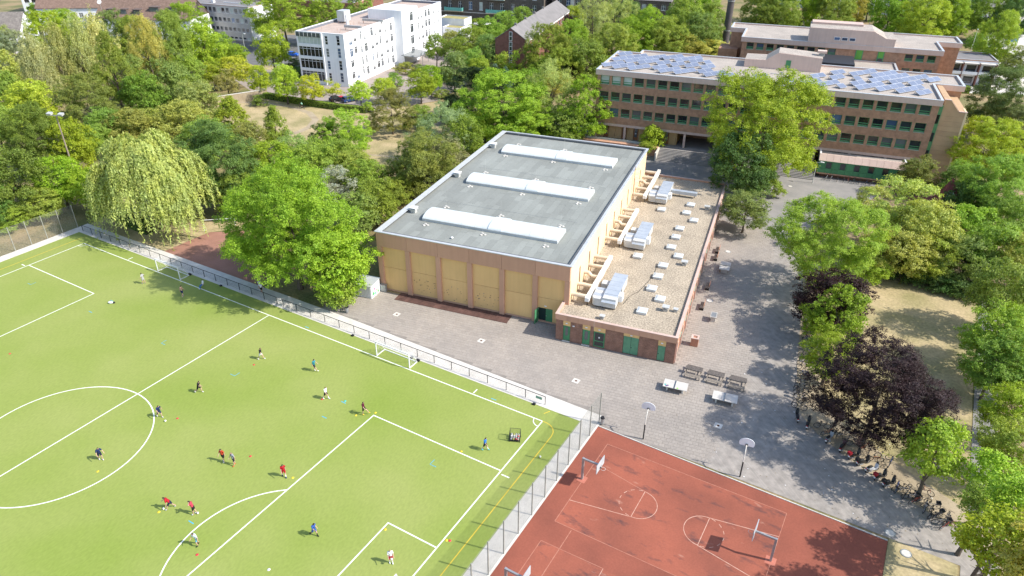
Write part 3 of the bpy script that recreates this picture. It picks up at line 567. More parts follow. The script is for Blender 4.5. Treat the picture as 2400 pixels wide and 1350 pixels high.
dome_b = MB().box(-.62,.62,-.62,.62,0,.25).mesh('curb', K['coping']); dome_t = MB().prism([(-.66,-.66),(.66,-.66),(.66,.66),(-.66,.66)],.25,.36).add([(-.62,-.62,.36),(.62,-.62,.36),(.62,.62,.36),(-.62,.62,.36),(-.35,-.35,.5),(.35,-.35,.5),(.35,.35,.5),(-.35,.35,.5)],[(0,1,5,4),(1,2,6,5),(2,3,7,6),(3,0,4,7),(4,5,6,7)]).mesh('dome', skm)
domes = [(37.95,38.3),(37.79,34.65),(39.36,32.07),(37.74,28.16),(37.7,24.82),(37.62,21.05),(39.11,18.53),(37.53,14.81),(37.45,11.39),(37.3,7.72),(38.86,5.35),(37.28,1.54),(33.54,16.4),(33.69,34.5)]
for i, (s_, t_) in enumerate(domes):
    l = 'white square skylight, '+ORD[11-i]+' of the annex roof line counting from the front' if i < 12 else ['white square skylight in front of the middle air handling unit','white square skylight in front of the rear air handling unit'][i-12]
    t = thing('roof_light', l, 'skylight', W(s_,t_,ZR), TH, 'square skylights on the annex'); put('curb', dome_b, t); put('dome', dome_t, t)
for i, (s_, t_, k) in enumerate(((40.71,37.7,1),(40.29,16.4,1),(40.0,3.05,1),(41.25,3.25,.7),(32.9,-1.8,.75))):
    t = thing('roof_fan', ['small metal roof fan at the shaded back of the annex','metal roof fan beside the middle skylights of the annex','metal roof fan at the front right of the annex roof','smallest metal vent at the front right edge of the annex roof','small metal vent near the front edge below the air unit'][i], 'vent', W(s_,t_,ZR), TH)
    MB().box(-.3*k,.3*k,-.3*k,.3*k,0,.3*k).obj('base', K['galv'], t); MB().cyl((0,0,.3*k),(0,0,.55*k),.22*k,.3*k,10).obj('neck', K['galv'], t); MB().prism([(-.45*k,-.4*k),(.45*k,-.4*k),(.45*k,.4*k),(-.45*k,.4*k)],.55*k,.68*k).obj('cap', K['lgalv'], t)
# air handling units with ducts
K['ahu'] = mat('zinc_sheet', (.50,.54,.58), .4, (.43,.47,.51), 1.2, metal=.35, spec=.6); K['ahu2'] = mat('pale_sheet_metal', (.56,.56,.54), .5, (.47,.47,.45), 1.5, spec=.4)
for i, y0 in enumerate((.55,18.4,36.9)):
    l = ['front','middle','rear'][i]; t = thing('air_handling_unit', 'zinc clad air handling unit with rounded fan housing, '+l+' one on the annex roof', 'air handler', W(32.2,y0,ZR), TH, 'air handling units on the annex')
    MB().box(0,1.75,.1,7.0,.25,1.55).obj('casing', K['ahu2'], t)
    for q in range(5): MB().box(-.05,1.8,1.2+q*1.18,1.2+(q+1)*1.18-.03,1.55,1.64).obj('roof_sheet', K['ahu'], t)
    MB().add([(-.05,-.3,1.15),(1.8,-.3,1.15),(1.8,1.17,1.62),(-.05,1.17,1.62),(-.05,-.3,1.11),(1.8,-.3,1.11),(1.8,1.17,1.55),(-.05,1.17,1.55)],[(0,1,2,3),(4,7,6,5),(0,4,5,1),(1,5,6,2),(3,2,6,7),(0,3,7,4)]).obj('intake_hood', K['ahu'], t)
    pr = [(-1.45,.3),(-1.45,2.4),(-.02,2.4),(-.02,.3)]
    hp_ = [(-1.45+.55-.55*math.cos(a_), .1+.75-.75*math.sin(a_)) for a_ in [math.pi/2*j/6 for j in range(7)]]
    MB().prism([(p_[0],p_[1]) for p_ in hp_]+[(-.02,.1),(-.02,3.1),(-1.45,3.1)],.25,1.25).obj('fan_housing', K['ahu2'], t)
    for q in range(4): MB().prism([(p_[0],p_[1]) for p_ in hp_]+[(-.02,.1),(-.02,.85),(-1.45,.85)] if q == 0 else [(-1.45,.87+(q-1)*.75),(-.02,.87+(q-1)*.75),(-.02,.87+q*.75-.02),(-1.45,.87+q*.75-.02)],1.25,1.29).obj('housing_cover', K['ahu'] if q%2 else K['ahu2'], t)
    MB().box(1.76,2.25,1.6,2.7,.5,1.4).obj('control_box', K['white'], t)
    for xx in (0.1,1.6):
        for yy in (.3,3.4,6.6): MB().box(xx-.06,xx+.06,yy-.06,yy+.06,0,.26).obj('leg', K['dark'], t)
    MB().box(-1.2,.0,4.3,5.4,.55,1.2).obj('duct_branch', K['ahu2'], t)
    for q in range(3): MB().cyl((1.78,2.9+q*.3,.3),(1.78,2.9+q*.3,1.5),.03,.03,6).obj('pipe', K['galv'], t)
    if i == 2: MB().box(1.8,6.2,4.6,5.4,.5,1.05).obj('side_duct', K['ahu'], t); 
    if i == 2:
        for xx in (3.2,5.8): MB().box(xx-.05,xx+.05,4.95,5.05,0,.5).obj('leg', K['dark'], t)
    u = thing('air_duct', 'long pale duct with round branches along the cream wall, '+l+' one', 'duct', W(30.0,y0-.3+(0 if i else 0),ZR), TH, 'ducts along the hall wall'); Ld = 12.9 if i < 2 else 13.6
    for q in range(8): MB().box(0,.55,q*Ld/8+.006,(q+1)*Ld/8-.006,.75,1.3).obj('duct_section', K['conc'] if q%2 else K['white'], u)
    for yy in (.4,Ld/2,Ld-.4): MB().box(.2,.3,yy-.05,yy+.05,0,.75).obj('leg', K['dark'], u)
    for q in range(5):
        yy = .8+q*2.85; zz = 1.05
        pts = [(0,yy,zz),(-2.05,yy,zz)] if q != 2 else [(0,yy,zz-.1),(-.9,yy,zz-.1),(-1.35,yy+.35,zz+.15),(-2.05,yy+.35,zz+.15)]
        b_ = MB().tube(pts,.27,10).obj('branch_pipe', mat('cream_pipe',(.66,.55,.42),.6) if q == 0 and i == 0 else bpy.data.materials['cream_pipe'], u); MB().box(-1.75,-1.68,yy-.2,yy-.14,0,zz-.1).obj('bracket', K['orange'], b_)
t = tag(MB().tube([(0,0,.03),(.3,2.2,.03),(1.2,4.0,.03),(1.6,6,.03),(2.2,9,.03),(2.1,12,.03)],.025,5).obj('roof_cable', K['dark'], None, W(34.6,2.6,ZR+.01), TH), 'thin dark cable snaking over the annex gravel roof', 'cable')

# ================================================================ main school block
sch = thing('school_building', 'four storey brown brick school with green windows and solar panels on its roof', 'school', W(11.4,74.2), TH)
ops = []
for r_, z in enumerate((13.55,10.15,6.7)):
    for i in range(26): ops.append((.75+2.46*i,z,1.9,1.78,'schoolb' if (r_ == 0 and i in (0,1,2,16,17)) else 'school'))
facade(sch,(0,0),0,65.4,5.1,15.45,ops,K['brick2'],.3)
facade(sch,(65.4,0),math.pi/2,13.3,0,15.45,[],K['brick2']); facade(sch,(65.4,13.3),0,5.5,0,15.45,[],K['brick2']); facade(sch,(70.9,13.3),math.pi/2,9.1,0,15.45,[(1.2,13.5,1.9,1.7,'school'),(5,13.5,1.9,1.7,'school'),(1.2,10,1.9,1.7,'school'),(5,10,1.9,1.7,'school')],K['brick2'])
facade(sch,(70.9,22.4),math.pi,70.9,0,15.45,[],K['brick2']); facade(sch,(0,19.2),-math.pi/2,19.2,0,15.45,[(2,13.5,1.9,1.7,'school'),(7,13.5,1.9,1.7,'school'),(2,10,1.9,1.7,'school'),(7,10,1.9,1.7,'school')],K['brick2'])
sp = [(0,0),(65.4,0),(65.4,13.3),(70.9,13.3),(70.9,22.4),(5.2,22.4),(5.2,19.3),(0,19.3)]
flat_roof(sch, sp, 16.15, .35, .4, 'gravel2', 'coping', 'fascia2', 15.4, 5.0, .35)
MB().box(0,65.4,.02,.45,4.55,5.1).obj('slab_edge', K['fascia2'], sch); MB().box(.0,65.4,.46,19,4.6,5.05).obj('soffit', K['fascia'], sch)
for i in range(11): MB().box(.1+i*6.5,.55+i*6.5,.1,.55,1.5,4.55).obj('pillar', K['fascia2'], sch)
# recessed ground floor of pale wooden panels and glazed doors
gmat = mat('pale_ochre_panel',(.55,.37,.19),.8,(.5,.33,.16),1)
xx = .4
for i in range(13):
    if i in (1,4,6,9,11): d = MB().box(xx,xx+1.05,1.35,1.42,1.55,4.5).obj('door', K['orange'], sch); MB().box(xx+.2,xx+.85,1.3,1.349,2.2,4.3).obj('pane', K['glassm'], d); MB().box(xx+.35,xx+.65,1.28,1.299,2.9,3.15).obj('notice', K['white'], d) if i in (4,6) else None; xx += 1.1
    else: MB().box(xx,xx+1.45,1.25,1.45,1.5,4.55).obj('panel', gmat, sch); xx += 1.5
MB().box(xx,65,8.0,8.2,0,4.6).obj('rear_wall', K['brick2'], sch); MB().box(xx,xx+.2,1.3,8,1.5,4.6).obj('side_wall', gmat, sch); MB().box(47,65.3,.6,.9,0,4.6).obj('wall', K['brick2'], sch)
# stair tower at the right-hand end: ochre panels, sloping parapet, green glazed joint
tw = mat('tower_panel',(.50,.335,.195),.8,(.45,.3,.175),.8,orand=.06)
prof = [(66.2,0),(70.4,0),(70.4,14.3),(69.0,14.3),(67.2,16.3),(66.2,16.3)]
n = len(prof); yA, yB = 1.2, 13.2
MB().add([(x,yA,z) for x,z in prof]+[(x,yB,z) for x,z in prof],[tuple(range(n)),tuple(range(n,2*n))[::-1]]+[(i,n+i,n+(i+1)%n,(i+1)%n) for i in range(n)]).obj('stair_tower', tw, sch)
for i in range(15): MB().box(66.22,70.1,yA-.05,yA-.003,.2+i*.94,.2+i*.94+.9).obj('tower_panel', tw, sch)
MB().box(70.1,70.42,yA-.07,yA+3,.1,14.35).obj('tower_pilaster', K['cream'], sch)
MB().add([(66.15,yA-.1,16.3),(67.25,yA-.1,16.3),(69.05,yA-.1,14.3),(70.45,yA-.1,14.3),(66.15,yA+.35,16.3),(67.25,yA+.35,16.3),(69.05,yA+.35,14.3),(70.45,yA+.35,14.3),(66.15,yA-.1,16.42),(67.25,yA-.1,16.42),(69.05,yA-.1,14.42),(70.45,yA-.1,14.42),(66.15,yA+.35,16.42),(67.25,yA+.35,16.42),(69.05,yA+.35,14.42),(70.45,yA+.35,14.42)],[(8,9,13,12),(9,10,14,13),(10,11,15,14),(0,8,12,4),(0,1,9,8),(1,2,10,9),(2,3,11,10),(3,7,15,11),(4,12,13,5),(5,13,14,6),(6,14,15,7)]).obj('tower_coping', K['pcop'], sch)
MB().box(65.42,66.18,.9,1.1,.1,15.3).obj('glazed_joint', K['green'], sch)
for i in range(4): MB().box(65.55,66.05,.86,.899,1.5+3.45*i,3.2+3.45*i).obj('pane', K['glass'], sch)
# penthouse on the roof with sloping gable end
pm = K['fascia2']; prof = [(28.7,16.1),(44.3,16.1),(44.3,19.1),(35.4,19.6),(33,17.9),(28.7,17.8)]; n = len(prof)
MB().add([(x,15.7,z) for x,z in prof]+[(x,21.9,z) for x,z in prof],[tuple(range(n)),tuple(range(n,2*n))[::-1]]+[(i,n+i,n+(i+1)%n,(i+1)%n) for i in range(n)]).obj('penthouse', pm, sch)
MB().add([(x,15.95,z+.02) for x,z in prof[2:]]+[(x,21.65,z+.02) for x,z in prof[2:]],[(0,4,5,1),(1,5,6,2),(2,6,7,3)]).obj('penthouse_roof', K['gravel2'], sch)
d = MB().box(37.2,38.2,15.6,15.695,16.6,18.2).obj('door', K['dgreen'], sch)
MB().box(43.4,44.6,18,19.2,19.05,19.4).obj('chimney', K['galv'], sch); MB().box(43.1,44.9,17.8,19.4,19.75,20.2).obj('chimney_cap', K['fascia2'], sch); MB().box(43.5,44.5,18.2,19,19.4,19.75).obj('chimney_neck', K['galv'], sch)
MB().cyl((36.8,11.4,16.16),(36.8,11.4,16.6),.35,.3,10).obj('roof_cowl', K['galv'], sch); MB().box(34.6,37.4,10.9,11.1,16.16,16.32).obj('roof_kerb', K['conc'], sch)
# terrace and stairs
ter = tag(put('terrace', None, None, W(11,74.2), TH), kind='structure')
MB().prism([(-2,-2.0),(46.9,-2.0),(46.9,9.5),(-2,9.5)],0,1.5).obj('terrace_floor', K['asph'], ter)
MB().box(-2,15.3,-3.2,-2.01,0,1.9).obj('planter_wall', K['fascia'], ter)
for i in range(9): MB().box(15.6,46.8,-2.01-.42*(i+1),-2.01-.42*i,0,1.5-.166*(i+1)+.0).obj('step', K['asph'], ter)
MB().box(15.3,15.58,-6.2,-2.02,0,1.75).obj('cheek_wall', K['conc'], ter)
MB().box(-2,12,-2.3,-2.2,2.0,2.45).obj('balustrade', mat('pale_glass_rail',(.4,.47,.45),.3), ter)
# solar panels in rows (slanted across the roof)
K['pv'] = mat('solar_cells', (.16,.19,.26), .35, (.14,.165,.23), 2, spec=.7, orand=.1); K['pvf'] = flat('panel_frame', (.6,.62,.66), .4, .5, .4)
rows = [(11.9,77.3,3),(14.4,76.4,3),(17.8,76.3,3),(12.6,83.6,5),(12.6,89.1,2),(15.6,82.9,6),(18.6,82.6,3),(22.9,89.1,3),(25.8,87.9,4),(22.6,83.3,2),(22.6,78.7,2),(24.3,76.4,3),(25.7,83.2,2),(27.5,76.4,3),(28.7,83.2,2),(29,87.9,2),(32.1,79,2),(32.1,83.2,2),(32.2,88.2,1),(33.7,76.6,3),(36.9,76.5,2),(43.4,78.6,2),(48.8,76.7,2),(52.5,76.8,3),(54.5,83.6,2),(55.8,77,3),(58.2,83.8,2),(58.4,88.5,2),(59.5,77,1),(62.1,88.7,4),(66.1,88.8,4),(65.6,84.3,6),(69.3,84.5,6),(62.7,84.8,1),(62,80.1,2),(62.8,77.1,4),(66.5,77.4,4),(70,77.3,4),(72.8,84.4,2),(73.5,77.1,2),(76.5,89,2)]
pl_, pd = 1.93, 1.3; tl = R(24)
pvm = MB().box(.06,pl_-.06,.05,pd-.05,.0,.046).mesh('solar_panel', K['pv']); pfm = ringmesh([(.02,.0),(pl_-.02,.0),(pl_-.02,pd),(.02,pd)], [(.06,.05),(pl_-.06,.05),(pl_-.06,pd-.05),(.06,pd-.05)], 0, .05).mesh('panel_frame', K['pvf']); slm = MB().box(.1,.16,.1,pd*.98,-.12,-.02).add([(.1,pd*.9,-.62),(.16,pd*.9,-.62),(.16,pd*.9,-.03),(.1,pd*.9,-.03),(.1,pd*.96,-.62),(.16,pd*.96,-.62),(.16,pd*.96,-.03),(.1,pd*.96,-.03)],[(0,1,2,3),(7,6,5,4),(0,3,7,4),(1,5,6,2)]).mesh('support', K['galv'])
RA = TH+R(49)
rows.sort()
for i, (s_, t_, n) in enumerate(rows):
    t = thing('solar_row', 'row of '+['','one','two','three','four','five','six','seven'][n]+' solar panels on the school roof, '+ORD[i]+' row from its left end', 'solar panels', W(s_,t_,16.22), RA, 'solar panel rows on the school roof')
    for q in range(n):
        o = put('solar_panel', pvm, t, (q*(pl_+.02),0,.1)); o.rotation_euler = (tl,0,0); f_ = put('panel_frame', pfm, o); put('support', slm, o)

# ================================================================ rear school wing
rw = thing('rear_school_wing', 'second brown brick school wing with stepped pink penthouse behind the main block', 'school wing', W(37,123), TH)
ops = [(1.2+2.46*i,13.65,1.75,1.55,'school') for i in range(9)]+[(38.3+2.46*i,13.65,1.75,1.55,'school') for i in range(3)]+[(38.3+2.46*i,10.4,1.75,1.55,'school') for i in range(3)]+[(27.2,11.5,1.7,4.2,'hole'),(32.2,12.2,1.5,3.4,'hole')]
facade(rw,(0,0),0,46,0,15.6,[(a_,b_,c_,d_,k if k != 'hole' else 'blank') for a_,b_,c_,d_,k in ops],K['brick2'],.3)
facade(rw,(46,0),math.pi/2,12.2,0,15.6,[],K['brick2']); facade(rw,(46,12.2),0,5.6,0,15.6,[],K['brick2']); facade(rw,(51.6,12.2),math.pi/2,8.5,0,15.6,[],K['brick2']); facade(rw,(51.6,20.7),math.pi,55.6,0,15.6,[],K['brick2']); facade(rw,(-4,20.7),-math.pi/2,8,0,15.6,[],K['brick2']); facade(rw,(-4,12.7),0,4,0,15.6,[],K['brick2']); facade(rw,(0,12.7),-math.pi/2,12.7,0,15.6,[],K['brick2'])
flat_roof(rw, [(0,0),(46,0),(46,12.2),(51.6,12.2),(51.6,20.7),(-4,20.7),(-4,12.7),(0,12.7)], 16.2, .35, .4, 'gravel2', 'coping', 'fascia2', 15.4, 5.0, .35)
for x, z0, z1, w_ in ((27.2,11.5,18.2,1.7),(32.2,12.2,16.6,1.5)):
    g_ = MB().box(x,x+w_,-.12,.1,z0,z1).obj('stair_window', K['green'], rw); MB().box(x+.2,x+w_-.2,-.16,-.121,z0+.2,z0+1.5).obj('pane', K['glass'], g_)
    MB().box(x+.2,x+w_-.2,-.16,-.121,z0+1.7,z1-1.3 if z1 > 17 else z1-.2).obj('green_panel', mat('bright_green_panel',(.13,.36,.06),.5) if z1 > 17 else bpy.data.materials['bright_green_panel'], g_)
prof = [(15.7,16.1),(35.4,16.1),(35.4,18.4),(33.3,18.4),(30.2,19.9),(15.7,19.9)]; n = len(prof)
MB().add([(x,-.25,z) for x,z in prof]+[(x,9.5,z) for x,z in prof],[tuple(range(n)),tuple(range(n,2*n))[::-1]]+[(i,n+i,n+(i+1)%n,(i+1)%n) for i in range(n)]).obj('penthouse', K['fascia2'], rw)
MB().add([(x,.1,z+.02) for x,z in prof[2:]]+[(x,9.2,z+.02) for x,z in prof[2:]],[(0,4,5,1),(1,5,6,2),(2,6,7,3)]).obj('penthouse_roof', K['gravel2'], rw)
MB().box(16,28,5.5,9.3,19.9,20.4).obj('raised_roof', K['pcop'], rw)
for i in range(3): g_ = MB().box(21.6+1.75*i,23.0+1.75*i,-.32,-.255,17.3,18.1).obj('window', K['wframe'], rw); MB().box(21.7+1.75*i,22.9+1.75*i,-.34,-.321,17.4,18.0).obj('pane', K['glassb'], g_)
link = thing('link_block', 'low flat roofed block joining the two school wings', 'school wing', W(57,96.8), TH)
block(link,0,16.6,.2,26,0,12.4,K['brick2']); flat_roof(link,[(0,.2),(16.6,.2),(16.6,26),(0,26)],12.7,.3,.4,'gravel2','coping','fascia2',12.2,5)
MB().box(-1.5,6.6,12,22,12.8,14.6).obj('plant_screen', flat('dark_screen',(.03,.032,.036),.5), link)
st = MB().prism([(0,0),(5,0),(5,7),(0,7)],0,11.5).obj('stair_block', K['brick2'], rw, (-6.5,9.0,0))
# boiler chimney
t = thing('chimney_stack', 'tall dark round chimney rising behind the school', 'chimney', (49.6,190,0))
MB().cyl((0,0,0),(0,0,34),1.15,.95,20).obj('shaft', mat('dark_chimney_steel',(.10,.085,.085),.5,(.08,.07,.07),.5), t, smooth=False)
for z in (9,18,27): MB().cyl((0,0,z),(0,0,z+.25),1.2,1.2,20).obj('band', K['galv'], t)

# ================================================================ green pavilion on brick base
pv = thing('green_pavilion', 'green panelled pavilion with pink sloping fascia before the school', 'pavilion', W(58.3,71.0), TH)
MB().box(.7,15.2,.9,4.6,0,1.0).obj('base', K['brick'], pv); MB().box(.0,15.6,-.02,4.8,.78,1.02).obj('floor_slab', K['fascia'], pv)
for i in range(12):
    x0 = .05+i*1.28
    if i%2 == 1:
        f_ = MB().box(x0,x0+1.26,.05,.3,1.05,1.9).obj('panel', K['green'], pv); g_ = MB().box(x0,x0+1.26,.05,.3,3.25,3.5).obj('panel', K['green'], pv)
        w_ = MB().box(x0,x0+.12,.05,.3,1.9,3.25).box(x0+1.14,x0+1.26,.05,.3,1.9,3.25).box(x0+.12,x0+1.14,.05,.3,1.9,1.96).obj('window', K['green'], pv); MB().box(x0+.12,x0+1.14,.2,.26,1.9,3.25).obj('pane', K['glass'], w_)
    else: MB().box(x0,x0+1.26,.0,.3,1.05,1.88).obj('panel', K['green'], pv); MB().box(x0,x0+1.26,.0,.3,1.91,3.5).obj('panel', K['green'], pv)
MB().box(0,.1,.31,4.8,1.05,3.5).obj('side_wall', K['green'], pv); MB().box(15.35,15.45,.31,4.8,1.05,3.5).obj('side_wall', K['green'], pv)
for i in range(12):
    x0 = -.05+i*1.3; MB().add([(x0+.012,-.12,3.5),(x0+1.288,-.12,3.5),(x0+1.288,.75,4.65),(x0+.012,.75,4.65),(x0+.012,.3,3.5),(x0+1.288,.3,3.5),(x0+1.288,1.0,4.65),(x0+.012,1.0,4.65)],[(0,1,2,3),(5,4,7,6),(0,3,7,4),(1,5,6,2),(3,2,6,7),(0,4,5,1)]).obj('fascia_panel', K['fascia2'], pv)
MB().box(.1,15.4,1.0,5.0,3.6,4.35).obj('roof_surface', K['gravel2'], pv)
for x0 in (-.05,15.3): MB().box(x0,x0+.3,.8,5.0,3.5,4.68).obj('end_parapet', K['white'], pv)

# ================================================================ white four storey block
wa = R(11); wb = thing('white_office_block', 'white rendered four storey block with glazed end wall and flat roof', 'office block', (-30.5,97.2,0), wa)
LW, LD, LZ = 15.3, 64.0, 14.4
fo = [(.4,1.0+3.35*i,7.6,2.6,'curtain') for i in range(4)]+[(9.2,1.2+3.35*i,.9,2.3,'strip') for i in range(4)]+[(12.9,1.2+3.35*i,1.0,2.6,'strip') for i in range(4)]
facade(wb,(-LW,0),0,LW,0,14.2,fo,K['render'],.2)
MB().box(-LW-.1,-LW+7.9,-.12,-.01,13.0,14.1).obj('glass_parapet', K['glassm'], wb)
for i in range(6): MB().box(-LW-.1+i*1.33,-LW-.04+i*1.33,-.18,-.121,13.0,14.15).obj('mullion', K['white'], wb)
MB().box(-LW+8.15,-LW+8.6,-.5,-.005,0,14.2).obj('fin_wall', K['white'], wb)
ro = []
random.seed(3)
for i, z in enumerate((10.9,7.7,4.4,1.2)):
    for y in (2.6,5.2,8.6,10.8,14.6,17.2,19.6,23.4,26.4): ro.append((y,z+random.choice((0,.0,.5)),random.choice((.9,1.4,1.6)),random.choice((1.9,2.3,1.1)),'white' if random.random() < .5 else 'whiteb'))
for i, z in enumerate((11.2,8.0,4.8,1.6)):
    for y in (42.4,45.0,48.2,51.0,53.4,57.5): ro.append((y,z,random.choice((.9,1.5)),random.choice((1.2,2.2)),'white' if random.random() < .5 else 'whiteb'))
    ro.append((61.3,z-.2,.8,1.6,'whiteb'))
facade(wb,(0,0),math.pi/2,LD,0,14.2,ro,K['render'],.15)
facade(wb,(0,LD),math.pi,LW,0,14.2,[],K['render']); facade(wb,(-LW,LD),-math.pi/2,LD,0,14.2,[(3+4*i,1.2+3.3*j,2,1.7,'white') for i in range(14) for j in range(4)],K['render'])
wp = [(-LW,0),(0,0),(0,LD),(-LW,LD)]
MB().sheet(offset(wp,.3), 13.55).obj('roof_surface', mat('pinkish_gravel_roof',(.47,.37,.31),.95,(.4,.32,.27),.3,8,fine=.2,fscale=4), wb)
ringmesh(offset(wp,.01), offset(wp,.45), 13.4, 14.25).obj('parapet', flat('dark_inner_parapet',(.16,.17,.2),.8), wb); ringmesh(offset(wp,-.04), offset(wp,.5), 14.25, 14.36).obj('coping', K['white'], wb)
for i, (z) in enumerate((4.0,7.3,10.6)): pass
block(wb,-9,2.6,29.5,40.5,0,16.2,K['render'],r=[(5.5,2.0+3.5*i,2.2,2.6,'curtain') for i in range(4)]); MB().box(-9,2.6,29.5,40.5,16.2,16.4).obj('tower_roof', K['white'], wb)
# entrance canopy
MB().add([(2.6,27.5,3.6),(7.4,29.0,3.0),(7.4,38,3.0),(2.6,38,3.6),(2.6,27.5,3.5),(7.4,29.0,2.9),(7.4,38,2.9),(2.6,38,3.5)],[(0,1,2,3),(4,7,6,5),(0,4,5,1),(1,5,6,2),(2,6,7,3)]).obj('canopy', K['glassm'], wb)
for y in (29.4,33.5,37.6): MB().cyl((7.0,y,0),(7.0,y,3),.09,.09,8).obj('canopy_post', K['galv'], wb)
for y in (29.2,33.4,37.4): MB().box(2.65,7.3,y-.06,y+.06,2.78,2.9).obj('canopy_beam', K['lgalv'], wb)
# rooftop plant
MB().box(-13.5,-11,19,22.5,14.0,17.0).obj('plant_box', K['coping'], wb); MB().cyl((-9.5,18,13.5),(-9.5,18,16.2),.45,.45,10).obj('flue', K['white'], wb)
for (x, y, ln) in ((-5.5,9.5,5.5),(-6.2,21.0,6.8)):
    MB().box(x,x+ln,y,y+.7,14.3,14.9).obj('roof_duct', K['galv'], wb)
    for q in (.2,ln-.3): MB().box(x+q,x+q+.1,y+.2,y+.3,13.55,14.3).obj('duct_leg', K['orange'], wb)
for i in range(24): x, y = -random.uniform(1.5,13), random.uniform(2,28); MB().cyl((x,y,13.5),(x,y,14.2),.03,.03,5).obj('roof_pin', K['orange'], wb)
for i, (x0, x1, y0, y1, h) in enumerate(((.1,7.0,64.3,70,6.0),(-4,6.0,70.1,77,8.0))):
    block(wb,x0,x1,y0,y1,0,h,K['render'],r=[(1.2,1.2,2.2,2.4,'curtain')]); MB().box(x0+.3,x1-.3,y0+.3,y1-.3,h-.5,h-.3).obj('green_roof', mat('sedum_roof_%d'%i,(.36,.30,.13),.95,(.28,.26,.1),.8), wb)

# ================================================================ brick gable block
random.seed(11)
gb = thing('gable_block', 'long red brick block with grey pitched roof and narrow gable window', 'brick house', (-4.4,134,0), R(14))
gw, gd, ge, gr = 9.7, 58.0, 10.0, 13.2
MB().add([(0,0,0),(gw,0,0),(gw,0,ge),(gw/2,0,gr),(0,0,ge),(0,gd,0),(gw,gd,0),(gw,gd,ge),(gw/2,gd,gr),(0,gd,ge)],[(0,1,2,3,4),(6,5,9,8,7),(1,6,7,2),(5,0,4,9)]).obj('wall', K['redbrick'], gb)
for s_ in (0,1):
    xa, xb = (-.25,gw/2) if s_ == 0 else (gw/2,gw+.25); za, zb = (ge-.15,gr) if s_ == 0 else (gr,ge-.15)
    MB().add([(xa,-.2,za),(xb,-.2,zb),(xb,gd+.2,zb),(xa,gd+.2,za),(xa,-.2,za+.18),(xb,-.2,zb+.18),(xb,gd+.2,zb+.18),(xa,gd+.2,za+.18)],[(4,5,6,7),(0,1,5,4),(1,2,6,5),(2,3,7,6),(3,0,4,7)]).obj('roof', K['slate'], gb)
for i in range(4):
    w_ = MB().box(gw/2-.55,gw/2+.45,-.08,-.005,1+2.9*i,3.6+2.9*i).obj('window', K['wframe'], gb); MB().box(gw/2-.42,gw/2+.32,-.1,-.081,1.15+2.9*i,2.2+2.9*i).obj('pane', K['glass'], w_); MB().box(gw/2-.42,gw/2+.32,-.1,-.081,2.35+2.9*i,3.45+2.9*i).obj('pane', K['glassm'], w_)
for i in range(14):
    w_ = MB().box(gw+.005,gw+.06,2+4*i,3.6+4*i,7.4,9.2).obj('window', K['wframe'], gb); MB().box(gw+.061,gw+.08,2.12+4*i,3.48+4*i,7.5,9.1).obj('pane', K['glass'], w_)
MB().box(gw+.003,gw+.05,0,gd,9.3,9.8).obj('eaves_band', K['render'], gb)
for y in (5,16,27,38): MB().box(gw/2-.35,gw/2+.35,y-.3,y+.3,gr-.3,gr+.7).obj('ridge_vent', K['slate'], gb)

# ================================================================ old brick range with arched windows and glass balconies
ob = thing('old_brick_range', 'old dark brick range with arched white windows and turquoise glass balconies', 'brick building', (-75,190.5,0), R(12))
bo = []
for i in range(11):
    for z, h in ((1.4,2.4),(6.4,3.0),(11.2,3.0)): bo.append((3.5+4.4*i,z,1.5,h,'arch'))
facade(ob,(0,0),0,52,0,17,bo,K['darkbrick'],.3); facade(ob,(52,0),math.pi/2,14,0,17,[],K['darkbrick']); facade(ob,(0,14),-math.pi/2,14,0,17,[],K['darkbrick']); facade(ob,(52,14),math.pi,52,0,17,[],K['darkbrick'])
MB().box(-.3,52.3,-.15,.0,5.2,5.45).obj('string_course', K['conc'], ob); MB().add([(-.5,-.5,17),(52.5,-.5,17),(52.5,14.5,17),(-.5,14.5,17),(4,7,22),(48,7,22)],[(0,1,5,4),(2,3,4,5),(1,2,5),(3,0,4)]).obj('roof', K['slate'], ob)
gl = mat('turquoise_glass',(.16,.46,.40),.25,(.14,.4,.36),1,spec=.6)
for bx in (11.3,28.9):
    for z in (5.9,10.8): b_ = MB().box(bx,bx+7.5,-1.8,-.01,z-.2,z).obj('balcony', K['conc'], ob); MB().box(bx,bx+7.5,-1.88,-1.81,z,z+1.2).obj('glass_rail', gl, b_); MB().box(bx-.07,bx,-1.8,0,z,z+1.2).obj('glass_rail', gl, b_); MB().box(bx+7.5,bx+7.57,-1.8,0,z,z+1.2).obj('glass_rail', gl, b_)
oc = thing('old_brick_wing', 'lower dark brick wing with paired windows and dormers right of the balconies', 'brick building', (-22,204,0), R(12))
facade(oc,(0,0),0,45,0,13,[(2+3.6*i,z,1.6,1.9,'arch') for i in range(12) for z in (2,6,9.8)],K['darkbrick'],.3); facade(oc,(45,0),math.pi/2,14,0,13,[],K['darkbrick']); facade(oc,(0,14),-math.pi/2,14,0,13,[],K['darkbrick'])
MB().box(7.4,8.8,-.5,-.01,0,12.9).obj('pier', K['conc'], oc); MB().add([(-.3,-.4,13),(45.3,-.4,13),(45.3,7,17.5),(-.3,7,17.5),(-.3,14,13),(45.3,14,13)],[(0,1,2,3),(3,2,5,4),(0,3,4),(1,5,2)]).obj('roof', K['slate'], oc)
for i in range(8): d_ = MB().box(4+4.4*i,5.6+4.4*i,1.0,3.8,13.4,15.4).obj('dormer', K['slate'], oc); MB().box(4.2+4.4*i,5.4+4.4*i,.94,.999,13.7,15.2).obj('pane', K['wframe'], d_)
